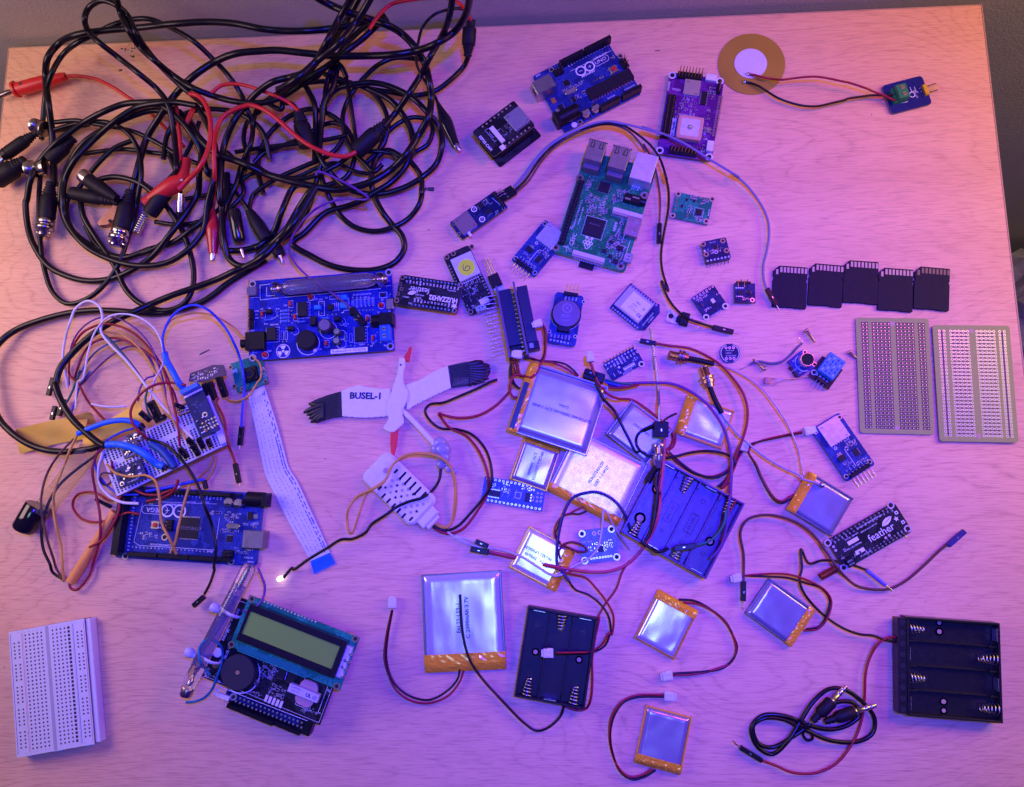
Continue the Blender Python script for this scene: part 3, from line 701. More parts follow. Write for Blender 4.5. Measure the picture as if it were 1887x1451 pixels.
# ================================================================== piezo disc and its sensor board
cx, cy = 1030, 390
P = at('H', 1017, 388, .5); rr = (at('H', 1325, 388, .5) - at('H', 708, 388, .5)).length / 2
o = thing('piezo_disc', 'large round brass piezo disc with a white centre and two soldered wires', 'sensor', (P.x, P.y, 0))
MB().cyl(0, 0, rr, .2, .55, mat('dull_brass', (.40, .27, .03), .5, metal=.2, var=.14, vs=30), 64).build('brass_plate', o)
q = at('H', 1010, 383, .8) - P
MB().cyl(q.x, q.y, rr * .485, .55, .85, mat('pale_ceramic', (.66, .62, .66), .35), 48).build('ceramic_disc', o)
for k, (sx, sy, spec, m, w) in enumerate(((988, 482, 'H @1.6 990,482 1040,488 @4 1100,505 1200,525 @9 1300,533 1400,520 @11 1500,508 1620,505 1720,520 1887,555 L @10 0,733 150,780 @7 270,830 330,850 400,885 @5 470,905', REDW, .8),
                              (958, 553, 'H @1.6 960,553 1000,560 @3 1080,590 1160,640 @4 1260,700 1380,745 @5 1500,772 1620,775 1740,750 1887,712 L @5 0,885 120,865 220,852 @6 330,852 400,850 @6 450,850', BLKW, .85))):
    q = at('H', sx, sy, 1.2); MB().ball(q, 1.7, TIN, 10, .7).build('solder_joint', o, True)
    MB().tube(path(spec), w, m, 7).build('wire', o, True)
    if k == 0:
        for d in ((60, 14), (120, 60)): MB().tube([at('H', 1000, 484, 2), at('H', 1000 + d[0], 484 + d[1] * .9, 2.5)], .25, m, 5, raw=True).build('frayed_strand', o, True)
B = Bd('sensor_board', 'rounded dark blue sensor board with a green screw terminal and yellow pin block', 'circuit board', 'L', (405, 1020), (765, 925), (322, 765), m=mat('plain_navy_mask', (.003, .012, .13), .3), r=2.6)
x, y = B.p(508, 810, 8); t = B.part('screw_terminal', MB().box(x - 4.4, y - 5.5, x + 3.2, y + 5.5, B.top, B.top + 8.5, mat('green_plastic', (.02, .24, .07), .4), .4).box(x - 6, y - 5.5, x - 4.3, y + 5.5, B.top, B.top + 4.5, MATS['green_plastic'], .3))
for q in (-1, 1): B.part('screw', MB().cyl(x - .2, y + q * 2.6, 1.5, B.top + 8.4, B.top + 8.9, TIN, 16).box(x - 1.5, y + q * 2.6 - .25, x + 1.1, y + q * 2.6 + .25, B.top + 8.9, B.top + 8.95, HOLE), None, t)
x, y = B.p(708, 800, 2); B.male(x - 1.6, y - 4, x + 1.2, y + 4, 1, 3, 2.8, .01, m=mat('yellow_plastic', (.75, .50, .02), .4))
for i in (-1, 0, 1): B.part('pin', MB().tube([Vector((x - .3, y + i * 2.54, B.top + 1.5)), Vector((x + 9, y + i * 2.54 + .5, B.top + .8))], .32, BLKM if i else BRASS, 5, raw=True))
x, y = B.p(605, 800); B.ln([(x - 2.4, y + 2.6), (x - 2.4, y - 1), (x + .6, y - 1), (x + .6, y + 2)], .35); B.txt('E\'', x + .5, y - 2.5, 3, -75); x, y = B.p(625, 862); B.txt('OS', x, y, 2, -75)
x, y = B.p(585, 845); B.b.ring(x, y, 1.7, 2.3, B.z_(), SIL, 14); B.labels(['S', '+', '-'], *B.p(652, 790), *B.p(675, 850), 1.8, -75)
x, y = B.p(420, 850); B.ln([B.p(440, 930), B.p(545, 908)], .4); B.txt('1 S2', *B.p(415, 858), 2.2, -75)
B.finish()

# ================================================================== slim blue card reader with a jumper plug
B = Bd('card_reader_board', 'slim dark blue card reader plugged onto a four-wire jumper lead', 'circuit board', 'I', (215, 838), (565, 590), (112, 712), m=DBLUE, r=1.2, z=4.0)
cx, cy = B.p(232, 715, 2); B.sdslot(cx - 5.8, cy - 6.6, cx + 7.4, cy + 7.2, 1.8, mat('bronze_slot_metal', (.30, .20, .17), .45, metal=.6))
x, y = B.p(245, 765, 1); B.box('flex_connector', x - .6, y - 6, x + 1.4, y + 4, 1.3, WHT)
x, y = B.p(358, 575, 1); B.chip(x, y, 3.8, 4.8, 1.5, 3, 'lr'); x, y = B.p(412, 625, 1); B.chip(x, y, 5.2, 4, 1.6, 3, 'b', name='regulator')
x, y = B.p(305, 605); B.b.ring(x, y, 1.6, 2.3, B.z_(), SIL); B.txt('R4', x, y, 1.6, 20); x, y = B.p(367, 682); B.b.ring(x, y, 1.6, 2.3, B.z_(), SIL); B.txt('C5', x, y, 1.6)
a = B.p(475, 520); c = B.p(555, 580); B.ln([B.p(445, 520), B.p(525, 590)], .3)
B.smd(*B.p(395, 520), *B.p(420, 580), 5, 41); B.smd(*B.p(470, 620), *B.p(500, 640), 2, 42)
x, y = B.p(470, 510, 2); B.male(B.L - 3.6, 1.5, B.L - 1, B.W - 1, 1, 6, 2.5, .01)
for i in range(3): xx = B.L - 1; B.part('pin', MB().tube([Vector((xx - 1, B.W - 2 - i * 2.3, B.top + 1.3)), Vector((xx + 5.5, B.W - 2 - i * 2.3, B.top + 1.3))], .32, GOLD, 4, raw=True))
for q in ((150, 718), (190, 795), (530, 600)): x, y = B.p(*q); B.hole(x, y, .9, 1.3)
B.finish()
# ================================================================== blue card reader tucked under the green computer board
def cardreader(name, label, t, A, B_, C, pins_up, group, m=BLUE, z=1.0):
    B = Bd(name, label, 'circuit board', t, A, B_, C, m=m, r=1.8, z=z, group=group)
    L, W = B.L, B.W
    B.sdslot(L * .18, W * .60, L * .86, W * .985, 1.9, mat('pale_slot_metal', (.62, .60, .62), .35, metal=.8))
    for q in ((.09, .08), (.91, .08), (.09, .93), (.93, .93)): B.hole(L * q[0], W * q[1], 1.1, 1.7)
    b = MB(); b.box(L * .16, W * .02, L * .84, W * .02 + 2.5, B.top, B.top + 2.5, BLK, .2)
    B.part('pin_header', b)
    for i in range(6):
        x = L * .2 + i * L * .6 / 5; B.part('pin', MB().tube([Vector((x, W * .02 + 3.4, B.top)), Vector((x, W * .02 + 2.5, B.top + 1.3)), Vector((x, -6.5, B.top + 1.2))], .32, TIN, 5, raw=True))
    B.chip(L * .27, W * .36, 5.5, 3.8, 1.6, 3, 'b', 180, name='regulator'); B.box('heat_tab', L * .2, W * .41, L * .34, W * .46, .8, TIN)
    B.chip(L * .72, W * .32, 3.8, 5, 1.4, 7, 'lr')
    B.smd(L * .52, W * .42, L * .92, W * .52, 6, 51, 1.0); B.smd(L * .55, W * .12, L * .9, W * .19, 6, 52, 1.0); B.smd(L * .1, W * .2, L * .5, W * .28, 4, 53)
    B.txt('O', L * .3, W * .54, 3.4); B.txt('3.3', L * .3, W * .54, 1.4); B.txt('R1 R2', L * .72, W * .56, 1.6); B.ln([(L * .5, W * .14), (L * .5, W * .45), (L * .62, W * .45)], .3)
    B.labels(['CS', 'SCK', 'MOSI', 'MISO', 'VCC', 'GND'], L * .2, W * .15, L * .8, W * .15, 1.1, 90)
    return B
B = cardreader('card_reader_board', 'bright blue card reader tucked under the lower left corner of the green computer board', 'I', (588, 992), (765, 1128), (838, 675), True, 'blue card reader boards')
B.finish()
B = cardreader('card_reader_board', 'bright blue card reader with six bent pins, lower right below the bare perforated boards', '0', (1560, 889), (1613, 856), (1498, 790), True, 'blue card reader boards')
B.finish()
# ================================================================== green single-board computer
B = Bd('single_board_computer', 'green single-board computer with two silver USB stacks and a network socket at its far end', 'circuit board', 'I', (1455, 1092), (1700, 300), (905, 950), z=2.2, m=GREEN, r=3)
# local x runs up the photo (towards the sockets), local y to the photo's left
def ibox(name, q0, q1, h, m, z0=0, **k):
    a = B.p(*q0, h + z0, 'I'); c = B.p(*q1, h + z0, 'I'); return B.box(name, a[0], a[1], c[0], c[1], h, m, z0=z0, **k)
L, W = B.L, B.W
usbm = mat('usb_shell', (.45, .40, .34), .35, metal=.9)
for q0, q1 in (((1275, 240), (1190, 75)), ((1455, 300), (1378, 125))):
    a = B.p(*q0, 15.5); c = B.p(*q1, 15.5); cy_ = (a[1] + c[1]) / 2; xa = a[0] - 1.0; xb = c[0] + .8; w = 6.6
    u = B.part('usb_socket', MB().box(xa, cy_ - w, xb, cy_ + w, B.top, B.top + 15.5, usbm, .3).box(xa - 3.5, cy_ - w + .6, xa, cy_ + w - .6, B.top, B.top + 9, mat('smoky_plastic', (.14, .11, .15), .35), .2))
    b = MB()
    for s_ in (-1, 1):
        b.sheet([(xb - .3, cy_ + s_ * 3.2 - .9), (xb - .3, cy_ + s_ * 3.2 + .9), (xb - 5.6, cy_ + s_ * 3.2 + 1.7), (xb - 5.6, cy_ + s_ * 3.2 - 1.7)], B.top + 15.53, HOLE)
        b.sheet([(xb - .3, cy_ + s_ * 3.2 - .35), (xb - .3, cy_ + s_ * 3.2 + .35), (xb - 5.0, cy_ + s_ * 3.2 + 1.0), (xb - 5.0, cy_ + s_ * 3.2 - 1.0)], B.top + 15.57, TIN)
        for zz in (3.5, 10.5): b.box(xb - .1, cy_ - w + 1, xb + .12, cy_ + w - 1, B.top + zz - 2.2, B.top + zz + 2.2, HOLE, 0) if s_ > 0 else None
    b.box(xb + .0, cy_ - w - .5, xb + .5, cy_ + w + .5, B.top + 14.2, B.top + 15.8, TIN, .1)
    B.part('shell_spring', b, None, u)
a = B.p(1640, 395, 13.2); c = B.p(1560, 185, 13.2); cy_ = (B.p(1500, 355, 13)[1] + B.p(1705, 215, 13)[1]) / 2; xs_ = B.p(1600, 385, 13.2)[0]
B.box('network_socket', xs_ - .5, cy_ - 8, xs_ + 20.6, cy_ + 8, 13.2, mat('satin_tin', (.78, .77, .80), .42, metal=.85), .3)
a = B.p(945, 862, 3); c = B.p(1120, 378, 3)
b = MB(); b.box(a[0], W - 6.2, c[0], W - 1.2, B.top, B.top + 2.5, BLK, .2)
for i in range(20):
    for j in range(2):
        x = a[0] + (i + .5) * (c[0] - a[0]) / 20; y = W - 4.95 + j * 2.54; b.tube([Vector((x, y, B.top + 2)), Vector((x, y, B.top + 7.5))], .33, mat('dim_pin', (.20, .16, .22), .35, metal=.9), 4, raw=True)
B.part('pin_header', b)
x, y = B.p(1222, 742, 1); B.part('processor', MB().box(x - 7, y - 7, x + 7, y + 7, B.top + .2, B.top + 1.3, CHIP, .15).text('BROADCOM', x + 2, y + 0, 1.4, B.top + 1.33, mat('chip_mark', (.16, .15, .17), .6), rot=-90))
B.fr(x - 7.8, y - 7.8, x + 7.8, y + 7.8, .2)
x, y = B.p(1300, 435, 1); B.chip(x, y, 8, 8, 1.1, 12, 'lrtb', name='chip', pl=.5)
for q in ((930, 897), (1115, 365), (1425, 1040), (1607, 498)): x, y = B.p(*q); B.hole(x, y, 1.35, 2.9, mat('gold_ring', (.30, .24, .16), .4, metal=.7))
x, y = B.p(1545, 530, 5)
jk = B.part('audio_jack', MB().box(x - 3, y - 3.4, x + 3.2, y + 9, B.top, B.top + 5.2, BLK, .3).lathe((x, y - 3.2, B.top + 3), (x, y - 7.2, B.top + 3), [(0, 2.8), (1, 2.8)], BLK, 16))
B.part('contact', MB().box(x + .5, y - 2, x + 1.6, y + 3, B.top + 5.2, B.top + 5.4, TIN).box(x - 2, y + 4, x - .6, y + 8, B.top + 5.2, B.top + 5.4, TIN), None, jk)
for q, ln_, sx_ in (((1478, 635), 11, 0), ((1180, 965), 12, 0)):
    x, y = B.p(*q, 3); B.box('ribbon_socket', x - 1.4, y - ln_, x + 1.8, y + ln_, 3.4, mat('pale_socket', (.55, .50, .55), .5)); B.box('socket_latch', x - 3.1, y - ln_, x - 1.4, y + ln_, 3.0, mat('tan_latch', (.30, .26, .24), .5))
    for i in range(15): B.b.rect(x - 3.9, y - ln_ + .8 + i * 1.5, x - 3.0, y - ln_ + 1.5 + i * 1.5, B.z_(2), TIN)
x, y = B.p(1525, 745, 4); h_ = B.box('video_socket', x - 7.4, y - 4.6, x + 7.2, y + 6.2, 5.5, mat('warm_shell', (.45, .33, .32), .35, metal=.85), .3)
B.part('shell_spring', MB().box(x + 3.5, y - 3, x + 5, y + .8, B.top + 5.5, B.top + 5.8, TIN).box(x - 4.5, y - 3, x - 3.2, y + .8, B.top + 5.5, B.top + 5.8, TIN), None, h_)
x, y = B.p(1475, 975, 2.5); B.usbmicro(x - 3.8, y - 4.0, x + 3.8, y + 2.6, 2.8)
x, y = B.p(1165, 1030, -1); B.part('memory_card', MB().box(-4.2, y - 5.5, 3, y + 5.5, -1.5, -.6, BLK, .2))
x, y = B.p(1175, 862)
rb = B.b
for (dx, dy) in ((0, 0), (2.1, 1.2), (2.1, -1.2), (-2.1, 1.2), (-2.1, -1.2), (0, 2.5), (0, -2.5), (-3.6, 0)): rb.ring(x + dx, y + dy, .82, 1.25, B.z_(2), SIL, 14)
for s_ in (-1, 1): rb.sheet([(x + 3.0, y + s_ * .2), (x + 5.0, y + s_ * 1.6), (x + 4.6, y + s_ * 3.2), (x + 2.9, y + s_ * 2.4)], B.z_(2), SIL)
# silk writing reads up the board
x, y = B.p(1100, 620); B.txt('Raspberry Pi 3 Model B V1.2', x - 2, y - .2, 1.9, 0); B.txt('© Raspberry Pi 2015', x - 3, y - 3, 1.7, 0)
x, y = B.p(1068, 830); B.txt('FC', x + 2, y, 4.0, 0); B.txt('CE', x - 3, y + .5, 4.4, 0)
x, y = B.p(1385, 740); B.txt('HDMI', x, y, 2.8, 0, bold=.02); x, y = B.p(1060, 745); B.txt('X-', x, y + 1, 3.4, 0)
x, y = B.p(1010, 870); B.txt('GPIO', x - 2, y, 2, 90)
x, y = B.p(1560, 440); B.txt('ETHERNET', x, y, 1.6, -90); x, y = B.p(1215, 330); B.txt('USB  2x', x, y, 1.6, -90)
B.smd(*B.p(1140, 560), *B.p(1330, 520), 26, 61); B.smd(*B.p(1160, 640), *B.p(1330, 600), 22, 62); B.smd(*B.p(1310, 900), *B.p(1480, 820), 30, 63, 1.1)
B.smd(*B.p(1340, 1010), *B.p(1480, 880), 24, 64, 1.1); B.smd(*B.p(1390, 450), *B.p(1480, 570), 18, 65); B.smd(*B.p(1150, 440), *B.p(1230, 360), 10, 66); B.smd(*B.p(1400, 820), *B.p(1450, 660), 16, 67)
B.smd(*B.p(1350, 560), *B.p(1400, 500), 6, 68); B.smd(*B.p(1000, 930), *B.p(1110, 880), 8, 69); B.smd(*B.p(1500, 430), *B.p(1600, 470), 8, 70)
for q, w_, l_ in (((1420, 905), 4, 5), ((1345, 965), 3, 3), ((1300, 925), 3.5, 3), ((1385, 1005), 4, 4), ((1355, 855), 2.5, 3)): x, y = B.p(*q, 1); B.chip(x, y, w_, l_, 1.1, 4, 'lr', pl=.4)
B.vias(8, 4, L - 24, W - 8, 160, 71)
B.ln([(4, 3), (L * .3, 3)], .3)
B.finish()

# ================================================================== small green motion sensor board
B = Bd('radar_board', 'small green board with gold corner holes, right of the green computer board', 'circuit board', 'J', (548, 325), (822, 382), (598, 138), m=TEALG, r=.6)
for q in ((605, 152), (857, 190), (563, 312), (812, 355)): x, y = B.p(*q); B.hole(x, y, 1.1, 2.1, mat('gold_ring2', (.55, .42, .3), .4, metal=.6))
x, y = B.p(757, 287, 1); B.chip(x, y, 4.6, 4.6, 1, 7, 'lrtb', pl=.4); B.fr(x - 3.4, y - 3.4, x + 3.4, y + 3.4, .15)
x, y = B.p(632, 238, 1); B.chip(x, y, 2, 2, .8, 2, 'lr', pl=.3); x, y = B.p(725, 200, 1); B.chip(x, y, 2, 2, .8, 3, 'lr', pl=.3); x, y = B.p(668, 192, 1); B.chip(x, y, 1.8, 1.8, .8, 2, 'lr', pl=.3)
a = B.p(585, 265); c = B.p(597, 185); B.pads(a[0], a[1], c[0], c[1], 4, .75, GOLD)
B.smd(*B.p(760, 230), *B.p(825, 190), 8, 81); B.smd(*B.p(660, 330), *B.p(710, 240), 10, 82); B.smd(*B.p(725, 350), *B.p(785, 325), 7, 83); B.smd(*B.p(690, 185), *B.p(750, 165), 4, 84); B.txt('RADAR', *B.p(832, 290), 1.6, 90)
B.finish()
# ================================================================== blue sensor with row of downward pins
B = Bd('sensor_board', 'tiny rounded blue sensor board standing on a row of pins, below the small green board', 'circuit board', 'J', (812, 668), (998, 630), (762, 512), m=DBLUE, r=1.6, z=3.4)
for q in ((790, 525), (935, 500), (812, 600), (963, 572)): x, y = B.p(*q); B.hole(x, y, 1.0, 1.9, mat('dull_gold', (.40, .26, .14), .5, metal=.4))
for i in range(7): x = 1.2 + i * (B.L - 2.4) / 6; B.part('pin', MB().tube([Vector((x, 1, -.4)), Vector((x, .2, -2.6)), Vector((x, -2.6, -3.2))], .3, BRASS, 5, raw=True))
B.part('pin_strip', MB().box(.4, .2, B.L - .4, 2.6, -2.6, -.05, BLK, .2))
x, y = B.p(880, 545, 1); B.chip(x, y, 3, 3, 1, 4, 'lr', pl=.4); B.pads(1.4, 1.6, B.L - 1.4, 1.6, 7, .7, SIL)
x, y = B.p(885, 583); B.b.ring(x, y, .9, 1.3, B.z_(), SIL); B.smd(*B.p(830, 600), *B.p(930, 540), 8, 91); B.txt('VIN GND', *B.p(860, 512), 1.1); star(B.b, *B.p(800, 575), 1.1, B.z_(), SIL)
B.finish()
B = Bd('sensor_board', 'small blue sensor board tilted, with a cream component, above the metal-tab transistor', 'circuit board', 'J', (812, 1090), (978, 985), (692, 930), m=DBLUE, r=1.6)
for q in ((812, 1068), (955, 985)): x, y = B.p(*q); B.hole(x, y, 1.3, 2.3, mat('white_ring', (.7, .68, .66), .5))
a = B.p(712, 925); c = B.p(865, 848); B.pads(a[0] + .5, B.W - 1.4, c[0], B.W - 1.4, 7, .85, PAD)
x, y = B.p(862, 945, 1); B.box('cream_part', x - 1.2, y - 1.7, x + 1.2, y + 1.7, 1.2, NYL)
x, y = B.p(770, 980, 1); B.chip(x, y, 2.6, 3, 1, 4, 'lr', pl=.4); x, y = B.p(832, 965, 1); B.chip(x, y, 2.2, 2.2, 1, 3, 'lr', pl=.3)
B.smd(*B.p(730, 940), *B.p(830, 910), 8, 101); B.smd(*B.p(790, 1010), *B.p(860, 1000), 5, 102); B.smd(*B.p(880, 900), *B.p(910, 890), 4, 103); B.txt('ISM330DHCX', *B.p(885, 1040), 1.6); B.txt('VIN 3Vo GND', *B.p(800, 895), 1.1)
B.finish()
B = Bd('sensor_board', 'smallest square blue sensor board with a short pin row, left of the memory cards', 'circuit board', 'J', (1022, 960), (1178, 962), (1022, 815), m=DBLUE, r=.3, z=2)
B.part('pin_strip', MB().box(1.5, B.W - .6, B.L - 3, B.W + 1.4, -.4, 2.0, BLK, .2))
for i in range(4): x = 2.8 + i * 2.2; B.part('pin', MB().tube([Vector((x, B.W - 3, B.top + .4)), Vector((x, B.W + 2.8, B.top))], .3, BLKM if i % 2 else BRASS, 5, raw=True))
x, y = B.p(1068, 888, 1); B.chip(x, y, 4, 3.6, 1.2, 4, 'b'); x, y = B.p(1130, 882, 1); B.chip(x, y, 3, 3, 1.2, 4, 'lr', pl=.3)
x, y = B.p(1155, 940); B.hole(x, y, .9, 1.7, TIN); B.pads(*B.p(1035, 850), *B.p(1085, 850), 4, .6, SIL, True); B.smd(*B.p(1070, 945), *B.p(1130, 920), 4, 111, txt=False); B.pads(*B.p(1038, 912), *B.p(1080, 912), 4, .5, SIL, True)
B.finish()
# ================================================================== round microphone board
P = at('J', 988, 1335, 1.5)
o = thing('round_board', 'small round dark blue board with two rows of holes', 'circuit board', (P.x, P.y, .3)); b = MB()
pts = []
for i in range(48):
    a = math.radians(i * 7.5); r = 7.1
    if abs(a - math.pi / 2) < .12 or abs(a - 1.5 * math.pi) < .12: r = 6.5
    pts.append((r * math.cos(a), r * math.sin(a)))
b.prism(pts, 0, 1.4, DBLUE); b.ring(0, 0, 6.2, 6.6, 1.44, SIL, 40, -70, 70); b.ring(0, 0, 6.2, 6.6, 1.44, SIL, 40, 110, 250)
for i in range(3):
    for j in (-1, 1): b.disc(-2.6 + 2.6 * i, j * 3.9, .95, 1.44, PAD, 12); b.disc(-2.6 + 2.6 * i, j * 3.9, .5, 1.48, HOLE, 10)
for t, x, y in (('L/R WS SCK', 0, 1.9), ('SD VDD GND', .4, -2.0), ('INMP441', -1, 0)): b.text(t, x, y, 1.15, 1.45)
b.build('circuit_board', o)
# ================================================================== five memory cards
CARD = mat('card_plastic', (.008, .006, .019), .55, spec=.22, var=.15, bump=.02, bs=800)
CONT = mat('card_contact', (.40, .34, .28), .5, metal=.3); CONTD = mat('dim_card_contact', (.16, .13, .09), .5, metal=.3)
cards = (((158, 430), (393, 447), (175, 145)), ((402, 415), (637, 437), (418, 128)), ((643, 398), (883, 416), (660, 108)), ((882, 450), (1122, 468), (898, 160)), ((1128, 440), (1372, 462), (1142, 150)))
cl = ('leftmost black memory card, its corner under a grey jumper end', 'black memory card, second from the left in the row', 'black memory card sitting highest, in the middle of the row', 'black memory card sitting lowest, second from the right in the row', 'rightmost black memory card with dull brown contacts')
for i, (A_, B_, C_) in enumerate(cards):
    a, b_, c = (at('K', *q, 2) for q in (A_, B_, C_)); e = (b_ - a); L = e.length; e.normalize(); n = Vector((-e.y, e.x, 0)); W = (c - a).dot(n)
    o = thing('memory_card', cl[i], 'memory card', (a.x, a.y, .1 + (i % 2) * .02), math.atan2(e.y, e.x), 'black memory cards in a row')
    mb = MB(); out = [(.6, 0), (L * .34, 0), (L * .36, .35), (L * .64, .35), (L * .66, 0), (L - .6, 0), (L, .6), (L, W * .62), (L - .5, W * .64), (L - .5, W * .68), (L, W * .70), (L, W - .5), (L - .5, W), (L * .17, W), (0, W - 4.2), (0, W * .75), (.6, W * .73), (.6, W * .68), (0, W * .66), (0, .6)]
    mb.prism(out, 0, 2.0, CARD, .18); mb.build('card_body', o)
    mc = MB(); cm = CONTD if i == 4 else CONT
    for k in range(8):
        x = L * .20 + k * L * .103; mc.box(x, W - 4.9, x + L * .066, W - 1.0, 1.95, 2.06, cm)
    mc.box(L * .08, W - 6.6, L * .145, W - 2.9, 1.95, 2.06, cm)
    mc.build('contact_row', o)
# ================================================================== two bare perforated boards
for i, (A_, B_, C_, lab_, z_) in enumerate((((762, 1295), (1275, 1308), (716, 503), 'bare perforated board on the left of the pair, its holes dark', .4), ((1308, 1352), (1850, 1362), (1240, 555), 'bare perforated board on the right of the pair, its solder rings pale', 1.2))):
    B = Bd('perforated_board', lab_, 'perforated board', 'K', A_, B_, C_, z=z_, th=1.1, m=FR4, r=2.2, group='bare perforated boards')
    L, W = B.L, B.W
    cols = [.095, .145] + [.24 + .052 * k for k in range(5)] + [.565 + .052 * k for k in range(5)] + [.87, .92]
    if i: cols = [.085, .145] + [.23 + .055 * k for k in range(5)] + [.57 + .055 * k for k in range(5)] + [.865, .925]
    dk = mat('dark_copper', (.07, .03, .06), .5, metal=.2); sl = mat('ring_tin', (.74, .70, .70), .35, metal=.7); seen = mat('desk_seen_through', (.13, .05, .13), .8)  # left board copper is dark purple with pale dots
    bt = MB()
    for u in cols:
        for r_ in range(30):
            x = L * u; y = W * (.052 + .896 * r_ / 29)
            if i == 0: bt.box(x - 1.15, y - 1.0, x + 1.15, y + 1.0, B.top - .01, B.top + .05, dk); bt.disc(x + .1, y - .1, .42, B.top + .09, sl, 8)
            else: bt.ring(x, y, .45, .95, B.top + .06, sl, 10); bt.disc(x, y, .45, B.top + .05, seen, 8)
    if i:
        for r_ in range(30):
            y = W * (.052 + .896 * r_ / 29)
            for x0_, x1_ in ((.23, .45), (.57, .79)): bt.rect(L * x0_, y - .28, L * x1_, y + .28, B.top + .03, sl)
        for x0_ in (.115, .895): bt.rect(L * x0_ - .5, W * .05, L * x0_ + .5, W * .95, B.top + .02, seen)
        for c0 in (.23, .57):
            for r_ in range(29):
                y = W * (.052 + .896 * (r_ + .5) / 29); bt.rect(L * c0, y - .35, L * (c0 + .22), y + .35, B.top + .02, seen)
    B.part('solder_ring_grid', bt)
    for v in (.05, .95): B.b.disc(L * .5, W * v, 1.7, B.z_(2), mat('desk_through_hole', (.50, .34, .24), .6), 20)
    B.finish()
# ================================================================== radio module with foil label and wire antenna
B = Bd('radio_module', 'blue radio module with a silver shield and printed label, long thin antenna leaving it', 'circuit board', 'J', (95, 995), (300, 1160), (250, 812), m=NAVY, r=.5)
B.outline = [(0, 0), (B.L, 0), (B.L + 4.5, 3.5), (B.L + 4.5, B.W - 4), (B.L, B.W + 1), (B.L - 1, B.W), (0, B.W)]
sh = B.part('metal_shield', MB().box(1, 3.2, B.L - 2.2, B.W - 2.4, B.top, B.top + 2.2, mat('violet_shield', (.42, .42, .50), .42, metal=.6), .25))
B.part('foil_label', MB().box(5.8, 4.6, B.L - 3.2, B.W - 4.2, B.top + 2.22, B.top + 2.3, mat('label_paper', (.70, .70, .70), .5)).text('XBEE', 14, B.W - 9, 1.8, B.top + 2.34, INK).text('XB24C', 13, B.W - 11.6, 1.5, B.top + 2.34, INK).text('REV: A', 13, B.W - 13.6, 1.3, B.top + 2.34, INK).text('FCC ID: MCQ', 13.4, B.W - 15.2, 1.2, B.top + 2.34, INK).text('CE', 20, 8, 3.2, B.top + 2.34, INK, bold=.03).text('@', 20, 14, 2.4, B.top + 2.34, INK), None, sh)
for j in range(2):
    y = 1.2 if j == 0 else B.W - 1.1
    B.pads(2, y, B.L - 1, y, 11, .7, PAD)
    B.part('pin_row', MB().box(1, y - 1, B.L, y + 1, -1.6, 0, BLK, .1))
B.txt('WWW.DIGI.COM', B.L + .8, B.W * .45, 1.6, -90); B.txt('ZIGBEE 5V', B.L + 2.8, B.W * .5, 1.3, -90)
P0 = path('J @3 400,1145 408,1200 420,1300 432,1451 N @5 500,180 515,330 530,480 @12 535,600 538,735')
b = MB().tube(P0, .75, mat('antenna_wire', (.34, .31, .36), .35, metal=.7), 8); b.build('wire_antenna', B.o, True)
sp = spline(P0, 14); b = MB()
for i in range(0, len(sp) - 1):
    b.tube([sp[i], sp[i] + (sp[i + 1] - sp[i]) * .45], 1.02, mat('antenna_coil', (.40, .36, .42), .3, metal=.8), 8, raw=True)
b.build('antenna_coil', B.o, True)
B.finish()
# ================================================================== power transistors
def transistor(label, t, A_, B_, C_, z=.4, flip=False):
    a, b_, c = (at(t, *q, z + 2) for q in (A_, B_, C_)); e = (b_ - a); L = e.length; e.normalize(); n = Vector((-e.y, e.x, 0)); W = (c - a).dot(n)
    o = thing('power_transistor', label, 'transistor', (a.x, a.y, z), math.atan2(e.y, e.x), None)
    # local x: from tab to legs
    tabm = mat('tab_metal', (.62, .60, .64), .35, metal=.85)
    MB().prism([(0, 1.4), (1.4, 0), (L * .5, 0), (L * .5, W), (1.4, W), (0, W - 1.4)], 0, 1.3, tabm, .1).disc(3.0, W / 2, 1.9, 1.33, HOLE, 20).ring(3, W / 2, 1.9, 2.2, 1.34, TIN).build('metal_tab', o)
    return o, L, W
o, L, W = transistor('metal-tab transistor lying face down with a black jumper wire across it', 'J', (508, 1095), (668, 1138), (528, 1003))
MB().box(L * .62, 0, L, W, 0, 4.2, BLKM, .4).box(L * .45, 1.5, L * .62, W * .6, .2, 3, BLKM, .3).build('plastic_body', o)
for j in (-1, 0, 1): MB().box(L, W / 2 + j * 2.54 - .4, L + 11, W / 2 + j * 2.54 + .4, 1.6, 2.1, TIN).build('leg', o)
o, L, W = transistor('black transistor with three long legs beside the board with the yellow sticker', 'HD', (330, 440), (262, 290), (450, 430), z=4)
o.location.z = .0016; 
for c in list(o.children): bpy.data.objects.remove(c)
a_, b2, c2 = at('HD', 330, 470, 4), at('HD', 262, 320, 4), at('HD', 455, 440, 4); e = (b2 - a_).normalized(); n = Vector((e.y, -e.x, 0)); W = (c2 - a_).dot(n) * .82
o.location = (a_.x * .001, a_.y * .001, .0006); o.rotation_euler.z = math.atan2(e.y, e.x)
MB().box(-3, -W, 4.2, 0, 0, 1.3, mat('tab_metal', (.62, .60, .64), .35, metal=.85), .1).build('metal_tab', o)
MB().box(2.6, -W, 12.5, .3, .2, 4.4, BLKM, .5).build('plastic_body', o)
for j in (.2, .5, .8): MB().tube([Vector((12, -W * j, 2.2)), Vector((15.5, -W * j, 2.2)), Vector((26.5, -W * j - .8, 1.2))], .42, TIN, 5, raw=True).build('leg', o)
